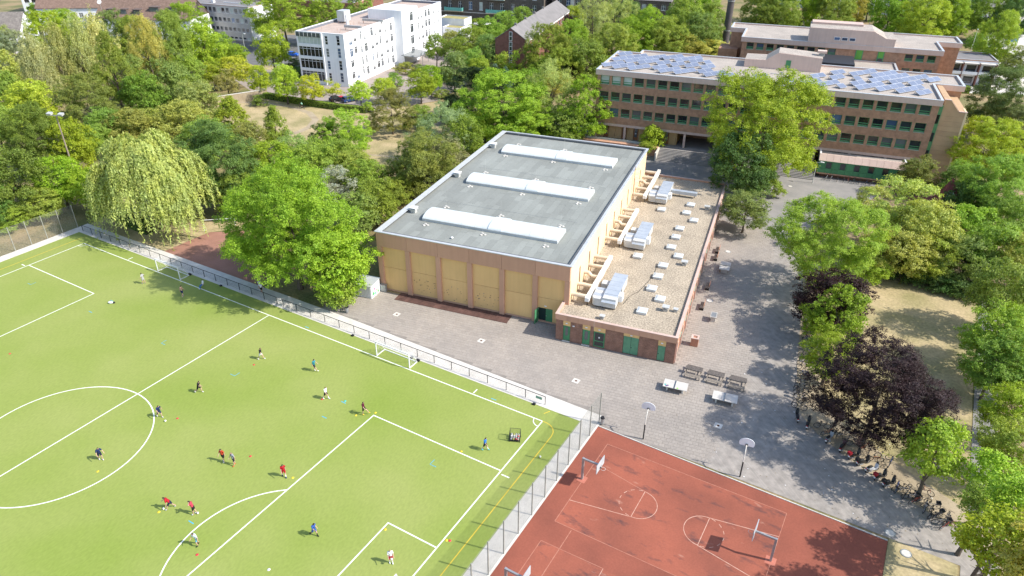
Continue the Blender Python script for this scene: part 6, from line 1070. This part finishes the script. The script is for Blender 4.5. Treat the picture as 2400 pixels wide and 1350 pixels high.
# rider on the ring path
random.seed(5); bicycle('bicycle ridden on the ring path by the hedge', -26.0, 74.6, R(195), (.05,.05,.05), 'bicycle on the ring path', 0)
person('cyclist in pale green shirt riding along the hedge', -25.8, 74.6, 165, (.3,.55,.42), BLK, lean=28, hl=70, hr=40, kl=75, kr=60, sl_=40, sr=40, el=15, er=15, z=.22)
TREES = {   # region: (x, y, crown radius, crown half height, clear trunk, crown kind, tint)
 'left wood': [(-17.9,-3.6,3.55,3.55,0.5,'irr','dark2'), (-138.8,59.9,5.22,5.74,2,'irr','olive'), (-54.1,16.3,4.45,4.89,1,'irr','mid'), (-100.3,42.2,4.51,5.41,1,'irr','pale'), (-75.2,29.8,4.62,5.54,1,'irr','mid'), (-108.7,49.8,5.41,6.49,2,'irr','blue'), (-15.8,-2,2.87,2.01,0,'bush','mid'), (-18,1,4.78,5.26,1,'irr','dark2'), (-64.7,29.7,5.08,5.08,1,'irr','gold'), (-35.3,13.8,5.44,6.52,1,'irr','dark2'), (-183.6,98,4.48,4.48,1,'round','gold'), (-77.4,39.9,3.56,8.19,1,'column','grey'), (-13.6,1.7,3.19,2.55,0.5,'irr','mid'), (-127,70.1,6.31,6.94,2,'irr','bright'), (-84.3,48.7,3.76,8.26,1,'column','pale2'), (-15.9,7,4.05,4.05,1,'irr','yellow2'), (-132.5,79,5.76,6.34,2,'irr','bright'), (-28.1,17.1,4.28,5.14,1,'irr','yg'), (-81.7,53.1,4.02,8.84,1,'column','pale2'), (-161.3,101.4,3.74,3.74,1,'sparse','olive'), (-11.2,8.6,3.28,3.28,1,'irr','yg'), (-47.9,32.9,7.17,6.81,0.5,'dome','olive2'), (-34.5,25.3,3,3,1,'irr','mid'), (-82.9,59.1,4.36,8.71,1,'column','pale2'), (-8.2,9,2.25,1.57,0,'bush','mid'), (-37.4,29.9,4,4,1,'irr','mid'), (-54.6,44.7,5.63,9.56,1,'cone2','mid'), (-107,79.3,5.47,7.11,2,'irr','blue2'), (-34.3,32.6,4.2,3.78,1,'irr','olive'), (-58.2,50.9,4.21,6.31,1,'irr','blue2'), (-97.8,80,5.13,6.67,2,'irr','mid'), (-43.6,44.4,4.73,5.68,1,'irr','mid'), (-62.2,59.5,5.23,8.9,2,'column','yg2'), (-35.4,38.3,3.4,3.06,1,'irr','yg2'), (6,9.9,8.06,7.26,0.8,'willow','willow'), (-62.8,66.4,6.5,9.75,2,'irr','mid'), (-42.5,50.1,5.03,6.54,1,'irr','blue2'), (-27.7,40.5,4.65,4.19,1,'irr','yg2'), (-90.2,92.5,7.24,7.96,2,'round','bright'), (-54.1,63.4,4.4,5.28,1,'irr','mid'), (3.7,18.8,4.49,4.49,1,'irr','dark3'), (-32.5,49.5,5.1,5.1,1,'irr','olive'), (-72.6,83.9,5.19,6.23,2,'round','bright'), (-11.2,34.9,4.31,4.31,1,'irr','mid'), (-58.7,74.8,3.51,3.51,1,'irr','yg'), (8.1,20.9,6.94,6.94,1.5,'irr','dark3'), (-49.3,71.3,3.38,3.72,1,'sparse','brown'), (-14.4,43.8,4.99,5.49,0.5,'cone2','bright2'), (13.9,20.4,3.67,3.3,1,'irr','mid'), (-6.2,40.8,3.51,3.51,1,'irr','olive'), (7.6,29.1,3.94,3.94,1,'irr','mid'), (12.4,29.9,4.19,4.61,1,'irr','yg'), (-6.8,48.4,3.28,4.59,0.5,'cone2','mid'), (7.2,40,3.86,3.47,1,'irr','olive'), (16.1,36.2,4.62,4.16,1,'irr','mid'), (15.7,42.8,4.15,3.32,1,'irr','mid'), (21.4,41.3,4.05,3.24,0.5,'irr','mid')],
 'hall grove': [(3.4,52.2,3.26,2.94,0.5,'irr','dark3'), (24.9,32.8,3.81,3.42,0.5,'silver','silver'), (8.5,53.7,5.73,4.58,0.5,'round','bright2'), (35.9,25.9,3.23,3.23,0.5,'irr','olive'), (27.3,38.1,3.74,3.36,0.5,'irr','mid'), (36.2,29.9,3.73,3.73,0.5,'irr','mid'), (7,70.4,5.84,4.97,0.3,'dome','brown2'), (34,38.1,2.75,2.48,0.3,'irr','mid'), (31,44,3.98,3.19,0.3,'irr','olive2'), (21.8,57.7,3.19,2.55,0.2,'dead','grey2'), (10.3,76.6,3.4,2.72,0.2,'bush','mid'), (35.9,44.8,5.76,5.76,0.5,'irr','olive2'), (28.9,60.9,5.75,5.75,0.5,'sparse2','greygreen'), (34.1,54.1,3.82,3.82,0.5,'irr','greygreen'), (14.1,85.2,3.49,3.14,0.3,'dome','yew'), (34.1,60,4.27,5.13,0.5,'irr','mid'), (16.4,89.3,6.8,6.12,0.3,'dome','yew'), (27.5,74,3.38,3.38,0.5,'irr','bright2'), (28,77.7,3.82,3.44,0.5,'irr','bright2'), (12.5,104.3,4.45,4.45,0.3,'dome','yew'), (32.2,78.2,8.59,7.3,1,'irr','yg'), (23.3,105.6,4.36,4.36,1,'irr','yg'), (37.8,79.7,5.61,4.49,0.5,'irr','yg'), (38.3,88.2,5.96,7.74,1,'sparse2','pale'), (44.5,83.1,4.68,3.74,0.5,'irr','mid'), (47.6,87,5.6,6.72,1,'round','yg')],
 'street': [(-84.2,99.1,4.03,4.03,1,'round','mid'), (-56.1,79.3,4.49,3.59,1.5,'irr','yellow'), (-72.1,94.8,3.11,2.8,2,'irr','yellow2'), (-43.5,77.3,2.74,3.28,1.5,'irr','yellow2'), (-37.2,71.1,1.77,1.41,0,'bush','mid'), (-56.9,94.8,4.23,5.92,2.5,'irr','yellow2'), (-86,127.7,12.2,9.2,3.2,'round','bright2'), (-32.2,75.8,3.41,4.26,1.5,'irr','yellow2'), (-58.7,104.4,2.1,1.68,0.1,'bush','dark3'), (-50.1,97.6,2.52,1.51,0.1,'bush','dark3'), (-77,138,7.5,7.5,3,'round','bright2'), (-25.3,77.6,3.17,3.17,1.5,'irr','yellow'), (-22,81.5,3.09,2.16,2,'sparse','yellow'), (-13.2,82.6,2.6,2.34,2,'irr','yellow'), (-86.8,168,5.29,5.29,3,'round','mid'), (-10.1,81.7,1.51,1.21,0,'bush','bright2'), (-11.3,89.5,3.11,2.49,1.5,'irr','yellow'), (-21.3,106.5,2.69,1.61,0,'bush','mid'), (-27.1,118.7,3.1,1.55,0,'bush','yg2'), (-22.2,118.6,2.56,1.54,0,'bush','olive'), (-2.7,94.2,3.77,3.39,1.5,'irr','yg'), (-4.7,101.5,2.98,3.28,1.5,'irr','yg'), (-22.8,129,3.42,3.76,2.5,'round','mid'), (-1.5,101.7,2.3,1.15,0,'bush','olive')],
 'gable grove': [(-9.8,114.5,2.69,2.16,0.5,'bush','mid'), (-27.8,144.9,3.65,3.65,1,'irr','olive'), (-2.4,109.3,3.99,4.78,1,'round','blue2'), (-14.2,129.8,4.41,4.41,1,'irr','mid'), (-19,144.2,4.67,4.67,1,'irr','mid'), (-3.9,121.2,3.7,4.07,1,'irr','mid'), (-43.2,184.1,3.25,2.6,0.3,'bush','mid'), (0,118.5,3.64,3.27,1,'irr','bright2'), (-25.3,163.4,4.43,4.43,1,'irr','mid'), (-7.9,135.7,3.92,4.7,1,'irr','blue2'), (6,117,2.38,3.34,0.2,'cone','spruce'), (1,129.8,2.52,3.03,1,'irr','gold'), (-26.1,176.2,4.61,4.61,1,'irr','mid'), (9.9,116.3,2.12,3.39,0.2,'cone','spruce'), (5.7,129.7,2.24,3.59,1,'sparse','gold'), (-28.8,193.2,4.22,4.22,1,'irr','mid')],
 'wood behind school': [(17.3,123.4,4.27,3.84,1,'irr','bright2'), (15.5,129.1,6.51,7.81,1,'irr','mid'), (23.9,118.6,3.45,2.76,1,'irr','yg2'), (23.1,124.9,5.4,5.4,1,'irr','mid'), (-7,185.9,3.67,3.67,2,'round','purple'), (14.3,146.5,5.93,7.11,1,'irr','bright2'), (24.4,127.4,3.33,2.99,1,'round','purple'), (-9.5,196.7,4.43,4.43,2,'irr','gold'), (28,129.7,5.19,6.23,1,'irr','mid'), (13,165.4,6.02,8.42,3,'sparse2','birch'), (27.4,148.4,6.32,6.95,1,'irr','mid'), (15.2,177.5,5.94,8.91,3,'sparse2','birch'), (12.1,196.9,5.48,6.58,1,'irr','dark3'), (27,164.3,6.15,6.76,1,'irr','bright2'), (10.5,212.9,3.51,7.73,0.5,'cone','mid'), (28.1,177.9,6.69,7.36,1,'irr','bright2'), (10.9,232.7,3.38,6.76,0.5,'cone','mid'), (36.7,170.4,6.16,6.77,1,'irr','mid'), (17,227.8,6.6,6.6,1,'irr','dark3'), (34.1,191.7,6.61,8.59,1,'irr','mid'), (42.3,173.2,5.38,4.3,1,'irr','yg2'), (25.1,239.2,7.38,7.38,1,'irr','bright2'), (43.9,182.1,6.31,6.94,1,'irr','olive2'), (48.1,179.2,5.43,3.26,1,'irr','pale'), (41.4,201,5.56,7.23,1,'irr','mid'), (53,179.5,4.05,2.43,1,'irr','pale'), (50.7,231.4,6.29,8.18,1,'irr','mid'), (44.7,268,7.03,7.03,1,'irr','dark3')],
 'far avenue': [(57.5,232.5,6.55,7.86,1,'irr','mid'), (62.7,243.8,6.39,8.3,1,'irr','bright2'), (62.7,280.9,6.37,6.37,1,'irr','olive2'), (74.9,241.5,6.83,8.88,1,'irr','mid'), (75.6,269.4,6.38,7.66,1,'irr','yg2'), (77.6,300.5,1.83,2.75,0.5,'irr','mid'), (80.5,296,6.44,6.44,1,'irr','mid'), (91.6,254.1,6.58,7.9,1,'irr','bright2'), (96.2,274.4,7.24,8.68,1,'irr','mid'), (103.2,246.9,8.42,8.42,1,'irr','bright2'), (105.7,290.8,7.46,8.2,1,'irr','mid'), (112.3,260.1,6.17,7.4,1,'irr','bright2'), (116.2,287.2,6.61,7.93,1,'irr','dark3'), (121.2,242.6,3.78,3.02,1,'irr','mid'), (123.1,271.6,7.49,8.99,1,'irr','mid'), (125.4,211.1,5.89,8.25,2,'irr','bright2'), (129.7,322.2,7.11,7.11,1,'irr','mid'), (131.6,268.9,6.4,8.32,2,'irr','dark3'), (131.6,203.7,4.48,4.48,1,'irr','olive2')],
 'courtyard': [(62.9,85.8,1.63,0.98,1.4,'bush','mid'), (62.7,89.7,2.39,2.39,1,'irr','yellow2'), (86.1,70.2,5,5.5,2,'irr','dark3'), (90.5,59.4,3.82,2.86,1.5,'irr','brown3'), (86.8,81.4,10.32,10.11,1.5,'irr2','bright'), (89.4,76.8,3.17,2.85,0.3,'bush','mid')],
 'east trees': [(109.6,22.8,2.66,2.53,1.5,'round','yg'), (105.2,45,6.5,5.98,2.5,'irr2','bright2'), (107.9,34.4,4.36,3.27,2,'irr','purple'), (109,29.8,3.44,3.78,1.5,'round','yg3'), (110.9,51.2,2.73,1.64,1,'irr','bright2'), (108.3,71,2.84,2.84,2,'sparse2','pale'), (115.1,13.8,6.07,4.73,2.5,'irr2','purple'), (113.2,54.7,4.38,3.5,1,'irr','yg2'), (112.6,63.8,5.02,5.02,2,'sparse2','pale'), (113.7,92.4,3.5,3.15,1,'irr','olive2'), (115.9,60.1,4.45,4.45,2,'irr','pale'), (117.9,57.1,3.75,3,1,'irr','mid'), (120.7,8.5,2.58,2.84,3.5,'irr','bright2'), (120.1,92.3,3.11,2.8,1,'irr','dark3'), (122,66.9,3.67,3.67,1.5,'irr','bright2'), (122.5,57.6,3.69,3.32,1,'irr','olive2'), (122.1,79,3.97,3.97,1,'irr','dark3'), (124.3,3.2,1.65,1.32,5,'irr','mid'), (124.6,104.3,6.96,5.57,2,'irr','yg'), (125,82.4,6.81,5.45,2,'irr','mid'), (125.7,60.9,4.08,4.08,1,'irr','mid'), (125.8,29.1,3.33,2.67,2,'irr','mid'), (125.3,7.6,2.26,2.03,4,'irr','bright2'), (124.4,-5.2,2.58,2.33,8,'irr','yg'), (126.3,139.8,6.92,6.92,2,'irr','pine'), (126.4,34.8,3.98,3.58,2,'irr','bright2'), (127.1,71.6,3.96,3.96,2,'irr','mid'), (127.1,45.2,4.32,4.32,2,'irr','mid'), (127.2,14.9,2.86,2.58,2,'irr','mid'), (127.5,21.6,2.63,2.63,2,'irr','yg'), (126,0.7,2.34,2.1,7,'irr','yg'), (128.8,59.6,3.63,3.63,1.5,'irr','yg2'), (130.2,122.9,5.29,4.76,2,'irr','pine'), (128.2,30.5,3.32,3.32,2,'irr','mid'), (126.5,-6.7,2.34,2.34,9,'irr','yg2')],
 'hedge of the east lawn': [(111.8,55.8,1.67,1.34,0,'bush','dark3'), (113.4,55.6,1.66,1.33,0,'bush','dark3'), (115,55.4,1.65,1.32,0,'bush','dark3'), (116.6,55.3,1.63,1.31,0,'bush','dark3'), (118.1,55.1,1.62,1.3,0,'bush','dark3'), (119.6,54.9,1.61,1.29,0,'bush','dark3'), (121.1,54.7,1.6,1.28,0,'bush','dark3'), (122.6,54.6,1.59,1.27,0,'bush','dark3'), (124,54.4,1.57,1.26,0,'bush','dark3')],
 'big path tree': [(35.6,8.6,6.2,5.6,1.6,'irr2','bright'), (40.6,7.4,8.6,8.2,2,'irr2','bright'), (47.3,8.8,5,4.5,1.4,'irr','bright'), (48.6,7.2,2.6,2.2,0.2,'irr','mid')],
}

# ================================================================ trees and shrubs
FOL = foliage('foliage'); FOLP = foliage('purple_foliage', trans=.2); BARK = mat('bark', (.12,.095,.07), .9, (.08,.065,.05), 3, 6, bump=.3)
TINT = {'bright':(0.285,0.41,0.042),'bright2':(0.281,0.399,0.046),'mid':(0.238,0.345,0.060),'dark2':(0.148,0.242,0.051),'dark3':(0.113,0.200,0.053),'blue':(0.229,0.300,0.165),'blue2':(0.220,0.328,0.100),'yellow':(0.41,0.51,0.05),'yellow2':(0.3,0.42,0.04),'yg':(0.27,0.385,0.035),'yg2':(0.362,0.386,0.094),'yg3':(0.266,0.351,0.031),'olive':(0.285,0.356,0.106),'olive2':(0.205,0.281,0.069),'pale':(0.383,0.448,0.133),'pale2':(0.410,0.423,0.164),'silver':(.35,.43,.38),'purple':(.032,.017,.018),'brown':(0.28,0.31,0.13),'brown2':(0.185,0.215,0.075),'brown3':(0.2,0.245,0.065),'gold':(0.35,0.44,0.06),'grey':(0.36,0.41,0.24),'grey2':(0.515,0.393,0.299),'greygreen':(0.278,0.338,0.156),'yew':(.028,.062,.022),'spruce':(0.127,0.215,0.166),'birch':(0.310,0.400,0.128),'pine':(0.162,0.210,0.068),'willow':(.42,.50,.16)}
def leaf_mesh(name, C, N, size, aspect=.6, m=None):
    """one quad per leaf: centre C, normal N"""
    n = len(C); rnd = rng.normal(size=(n,3)); T = np.cross(N, rnd); T /= np.linalg.norm(T,axis=1,keepdims=True)+1e-9; B = np.cross(N,T)
    s_ = size*(.45+1.0*rng.random((n,1))); P = np.stack([C-T*s_*.5, C-B*s_*.5*aspect+N*s_*.08, C+T*s_*.5, C+B*s_*.5*aspect+N*s_*.08],1).reshape(-1,3)
    me = bpy.data.meshes.new(name); me.vertices.add(4*n); me.vertices.foreach_set('co', P.astype(np.float32).ravel()); me.loops.add(4*n); me.loops.foreach_set('vertex_index', np.arange(4*n,dtype=np.int32)); me.polygons.add(n); me.polygons.foreach_set('loop_start', np.arange(0,4*n,4,dtype=np.int32))
    try: me.polygons.foreach_set('loop_total', np.full(n,4,dtype=np.int32))
    except Exception: pass
    me.materials.append(m or FOL); me.update(calc_edges=True); return me
def unit(v): return v/(np.linalg.norm(v,axis=-1,keepdims=True)+1e-9)
def env(kind, z):                                    # horizontal radius of the envelope at height z in -1..1
    z = np.clip(z,-1,1)
    if kind == 'cone': return np.clip((1-z)/2,.02,1)**.85
    if kind == 'cone2': return np.sqrt(np.clip(1-z*z,0,1))*(.62-.38*z)*1.25
    if kind == 'column': return np.clip(1-np.abs(z)**2.6,0,1)**.6*(1-.25*z)
    if kind == 'dome': return np.clip(1-((z+1)/2)**2.4,0,1)**.55*np.clip(.75+.5*(z+1),0,1)
    return np.sqrt(np.clip(1-z*z,0,1))*np.where(z < 0, 1.0, 1.0)
def crown(name, kind, seed, ncl, cr, nleaf, size, irreg=.25, inner=.25, droop=0, m=None, flat=.75):
    global rng; rng = np.random.default_rng(seed)
    d = unit(rng.normal(size=(ncl*4,3))); z = d[:,2]; z = np.where(z < -.75, z*.6, z); rho = env(kind, z); ph = np.arctan2(d[:,1],d[:,0])
    lob = 1+irreg*(np.sin(2*ph+rng.random()*6+3*z)*.5+np.sin(3*ph+rng.random()*6-2*z)*.35+np.sin(5*ph+4*z+rng.random()*6)*.25)
    sh = np.where(rng.random(ncl*4) < inner, .25+.5*rng.random(ncl*4), .72+.24*rng.random(ncl*4))
    hz = np.sqrt(np.clip(1-z*z,.0,1))+1e-6
    cen = np.stack([np.cos(ph)*rho*lob*sh, np.sin(ph)*rho*lob*sh, z*(.55+.45*sh)*(1+.3*(lob-1))],1)[:ncl]
    rad = cr*(.55+.9*rng.random(ncl)); per = np.maximum(1,(nleaf*rad**2/np.sum(rad**2)).astype(int)); ci = np.repeat(np.arange(ncl),per); n = len(ci)
    NS = 13; su = unit(rng.normal(size=(ncl*NS,3))); lw = (su[:,2] < -.2)&(rng.random(ncl*NS) < .6); su[lw,2] *= -1
    ss = su*(.62+.5*rng.random((ncl*NS,1))); si = ci*NS+rng.integers(0,NS,n); u = unit(su[si]+rng.normal(size=(n,3))*.35)
    off = (ss[si]+rng.normal(size=(n,3))*.17)*rad[ci][:,None]; off[:,2] *= flat
    C = cen[ci]+off
    if droop: C[:,2] -= droop*np.linalg.norm(C[:,:2],axis=1)**2
    N = unit(u*.6+unit(C)*.35+np.array((0,0,.45))+rng.normal(size=(n,3))*.6)
    return leaf_mesh(name, C, N, size, .62, m)
PROTO = {}
def protos(kind, r):
    big = r > 5.2; mid = r > 2.6; key = (kind, 'b' if big else 'm' if mid else 's')
    if key in PROTO: return PROTO[key]
    nl, sz = (95000,.0275) if big else (30000,.048) if mid else (8000,.09); out = []; k = {'b':.85,'m':1.0,'s':1.15}[key[1]]; nl = int(nl*.75) if big and kind not in ('irr','irr2') else nl; sd0 = sum(map(ord,kind))*7+len(key[1])
    for v in range((2 if big else 3) if kind == 'irr' else 1 if (big or kind in ('willow','dead','silver','irr2')) else 2):
        sd_ = sd0+v*31+(100 if big else 200 if mid else 300); nm = 'crown'
        if kind == 'irr': me = crown(nm,'round',sd_,150,.19*k,nl,sz,.26,.3)
        elif kind == 'irr2': me = crown(nm,'round',sd_,260,.14,int(nl*1.5),sz*.8,.3,.28)
        elif kind in ('round',): me = crown(nm,'round',sd_,160,.17*k,nl,sz,.14,.28)
        elif kind == 'dome': me = crown(nm,'dome',sd_,160,.16*k,nl,sz*.9,.14,.28)
        elif kind == 'bush': me = crown(nm,'dome',sd_,40,.28*k,int(nl*.8),sz,.3,.25)
        elif kind in ('cone','cone2'): me = crown(nm,kind,sd_,170,.14*k,nl,sz*.85,.14,.25)
        elif kind == 'column': me = crown(nm,'column',sd_,80,.24*k,int(nl*.8),sz,.2,.2,flat=1.25)
        elif kind == 'sparse': me = crown(nm,'round',sd_,34,.24,int(nl*.35),sz,.4,.35)
        elif kind == 'sparse2': me = crown(nm,'round',sd_,60,.22,int(nl*.65),sz,.4,.25)
        elif kind == 'silver': me = crown(nm,'dome',sd_,70,.2,int(nl*.8),sz*.8,.35,.2)
        elif kind == 'dead': me = None
        elif kind == 'willow': me = willow(nm, sd_)
        out.append(me)
    PROTO[key] = out; return out
def willow(name, seed):
    global rng; rng = np.random.default_rng(seed); Cs = []; Ns = []
    for b_ in range(64):                              # arching limbs, each ending in its own cascade of strands
        a_ = rng.random()*6.283; rr = .1+.86*rng.random()**.75; tz = .98-.85*rr**2+.16*rng.normal(); wd_ = .07+.07*rng.random(); lm = .35+.75*rng.random()
        top = np.array((math.cos(a_)*rr, math.sin(a_)*rr, tz)); o0 = unit(np.array((top[0],top[1],0.)))
        for s_ in range(34):
            g_ = rng.normal(size=2)*wd_; st = top+np.array((g_[0],g_[1],-4.5*(g_[0]**2+g_[1]**2)+.02*rng.normal())); out = unit(o0+np.array((g_[0],g_[1],0.))*6)[None,:]
            ln = lm*(.5+.6*rng.random()); n = int(44*ln)+8; q_ = np.linspace(0,1,n); bul = (.10+.06*rng.random())*np.sin(np.minimum(q_*2.2,1.57))[:,None]
            pts = st[None,:]+out*bul-np.stack([np.zeros(n),np.zeros(n),q_**1.5*ln],1)+rng.normal(size=(n,3))*.012
            pts = pts[pts[:,2] > -1.0+.12*math.sin(3*a_)]; Cs.append(pts); Ns.append(unit(out*.8+rng.normal(size=(len(pts),3))*.5+np.array((0,0,.5))))
    C = np.concatenate(Cs); N = np.concatenate(Ns); n = len(C); s_ = .038*(.6+.8*rng.random((n,1)))
    T = np.tile(np.array((0,0,-1.)),(n,1))+rng.normal(size=(n,3))*.4; T = unit(T-N*np.sum(T*N,1,keepdims=True)); B = np.cross(N,T)
    P = np.stack([C-T*s_*.7, C-B*s_*.24, C+T*s_*.8, C+B*s_*.24],1).reshape(-1,3)
    me = bpy.data.meshes.new(name); me.vertices.add(4*n); me.vertices.foreach_set('co', P.astype(np.float32).ravel()); me.loops.add(4*n); me.loops.foreach_set('vertex_index', np.arange(4*n,dtype=np.int32)); me.polygons.add(n); me.polygons.foreach_set('loop_start', np.arange(0,4*n,4,dtype=np.int32))
    try: me.polygons.foreach_set('loop_total', np.full(n,4,dtype=np.int32))
    except Exception: pass
    me.materials.append(FOL); me.update(calc_edges=True); return me
random.seed(77)
def trunk_mesh(seed, clear, rz, r, bare=False):
    rd = random.Random(seed); mb = MB(); top = clear+rz*1.1; r0 = max(.09,.032*(clear+2*rz)*.55+.05)
    p = [(0,0,0)]; n = 5
    for i in range(1,n+1): p.append((p[-1][0]+rd.uniform(-.06,.06)*top*.3, p[-1][1]+rd.uniform(-.06,.06)*top*.3, top*i/n))
    mb.tube(p, [r0*(1.25 if i == 0 else 1-.75*i/n) for i in range(n+1)], 7)
    for k in range(7 if not bare else 26):
        q = rd.uniform(.3,.95); i = min(int(q*n),n-1); f = q*n-i; b = [p[i][j]+(p[i+1][j]-p[i][j])*f for j in range(3)]; a_ = rd.uniform(0,6.28); ln = r*rd.uniform(.5,.85); up = rd.uniform(.15,.7)*rz
        m1 = (b[0]+math.cos(a_)*ln*.5, b[1]+math.sin(a_)*ln*.5, b[2]+up*.65); e = (b[0]+math.cos(a_+.2)*ln, b[1]+math.sin(a_+.2)*ln, b[2]+up*(1 if not bare else .8)); rb = r0*(.5-.3*q)
        mb.tube([tuple(b),m1,e],[rb,rb*.6,rb*.2],5)
        for _ in range(2 if not bare else 4): mb.tube([m1,(m1[0]+rd.uniform(-.4,.4)*r,m1[1]+rd.uniform(-.4,.4)*r,m1[2]+rd.uniform(.05,.45)*rz)],[rb*.45,rb*.12],4)
    return mb.mesh('trunk', BARK)
TK = {}
KINDW = {'irr':'tree','irr2':'broad tree','round':'round tree','dome':'domed tree','bush':'shrub','cone':'slim conifer','cone2':'pointed tree','column':'poplar','sparse':'sparse young tree','sparse2':'airy tree','silver':'silvery tree','dead':'dead fallen shrub','willow':'weeping willow'}
TW = {'bright':'bright green','bright2':'fresh green','mid':'green','dark2':'deep green','dark3':'dark green','blue':'blue grey','blue2':'cool green','yellow':'yellow','yellow2':'yellow green','yg':'lime green','yg2':'pale lime','yg3':'dense green','olive':'pale olive','olive2':'olive','pale':'pale green','pale2':'straw green','silver':'silver white','purple':'dark purple','brown':'brownish','brown2':'bronze','brown3':'olive brown','gold':'golden','grey':'greyish','grey2':'bare grey','greygreen':'grey green','yew':'blackish green','spruce':'blue green','birch':'light birch green','pine':'dark olive','willow':'golden green'}
RW = {'left wood':'in the left wood','hall grove':'in the grove behind the hall','street':'by the street and white block','gable grove':'near the brick gable','wood behind school':'in the wood left of the school','far avenue':'along the far avenue','courtyard':'in the courtyard','east trees':'in the trees on the right','hedge of the east lawn':'in the dark hedge of the right lawn','big path tree':'over the pitch path'}
for reg, L_ in TREES.items():
    cnt = {}
    for x, y, r, rz, clear, kind, tint in L_: cnt[(kind,tint)] = cnt.get((kind,tint),0)+1
    seen = {}
    for i, (x, y, r, rz, clear, kind, tint) in enumerate(L_):
        kk = (kind,tint); seen[kk] = seen.get(kk,0)+1
        lab_ = TW[tint]+' '+KINDW[kind]+' '+RW[reg]+((', '+ORD[seen[kk]-1]+' from left') if cnt[kk] > 1 else '')
        nm = {'bush':'shrub','dead':'dead_shrub','willow':'willow_tree','cone':'conifer_tree','column':'poplar_tree'}.get(kind,'broadleaf_tree')
        t = thing(nm, lab_, 'shrub' if kind in ('bush','dead') else 'tree', (x,y,0), random.uniform(0,6.28), 'trees and shrubs '+RW[reg])
        key = (round(clear),round(rz),round(r),i%3,kind == 'dead')
        if key not in TK: TK[key] = trunk_mesh(hash(key)%9999, clear, rz, r, kind == 'dead')
        put('trunk', TK[key], t)
        pr = protos(kind, r)
        if pr[0] is None: continue
        me = pr[i%len(pr)]; c = put('crown', me, t, (0,0,clear+rz)); c.scale = (r*1.06,r*1.06*random.uniform(.92,1.1),rz*1.04); c.rotation_euler = (0,0,random.uniform(0,6.28))
        j = [random.uniform(.86,1.16) for _ in range(2)]; tc = TINT[tint]; c.color = (tc[0]*j[0]*j[1], tc[1]*j[0], tc[2]*j[0]*random.uniform(.85,1.2), 1)
        if tint == 'purple': c.material_slots[0].link = 'OBJECT'; c.material_slots[0].material = FOLP
# clipped hedges
def hedge(label, pts, wd, h, tint):
    global rng; rng = np.random.default_rng(len(label)); t = thing('hedge', label, 'hedge', (pts[0][0],pts[0][1],0)); Cs = []; Ns = []; core = MB()
    for i in range(len(pts)-1):
        a_, b_ = np.array(pts[i])-np.array(pts[0]), np.array(pts[i+1])-np.array(pts[0]); L2 = np.linalg.norm(b_-a_); d_ = (b_-a_)/L2; nn = np.array((-d_[1],d_[0])); n = int(L2*260*h)
        s_ = rng.random(n)*L2; f_ = rng.random(n); w_ = np.where(f_ < .35, -wd/2, np.where(f_ < .55, wd/2, (rng.random(n)-.5)*wd)); z_ = np.where(f_ < .55, rng.random(n)*h, h)+rng.normal(size=n)*.05; w_ = w_+rng.normal(size=n)*.05
        Cs.append(np.stack([a_[0]+d_[0]*s_+nn[0]*w_, a_[1]+d_[1]*s_+nn[1]*w_, z_],1)); Ns.append(unit(np.stack([nn[0]*np.sign(w_)*.6, nn[1]*np.sign(w_)*.6, np.where(f_ < .55,.3,1.)],1)+rng.normal(size=(n,3))*.4))
        q = [(a_+nn*(wd/2-.06)),(b_+nn*(wd/2-.06)),(b_-nn*(wd/2-.06)),(a_-nn*(wd/2-.06))]; core.prism([tuple(v) for v in q],0,h-.06)
    o = put('foliage', leaf_mesh('foliage', np.concatenate(Cs), np.concatenate(Ns), .2, .65), t); o.color = (*TINT[tint],1); core.obj('branch_core', flat('hedge_core_'+tint,(.03,.04,.015),.9) if 'hedge_core_'+tint not in bpy.data.materials else bpy.data.materials['hedge_core_'+tint], t)
hedge('long clipped hedge between the ring lawn and the parking area', [(-43.5,76.9),(-34,77.2),(-24.5,77.9),(-16,79),(-9.5,80.4)], 1.2, 1.5, 'mid'); hedge('low olive hedge at the street bend', [(-100,97.5),(-90,101),(-82,104.5)], 3.0, 1.8, 'olive'); hedge('short dark hedge at the left side of the white block', [(-52,92),(-48.5,93.2)], 3.0, 2.2, 'dark3'); hedge('long dark hedge right of the rear wing', [(99,176),(112,181),(121,184)], 2, 1.8, 'mid'); hedge('low hedge under the willow beside the path', [(-5,9),(1,8.2),(6,8)], 1.8, 1.8, 'dark3')
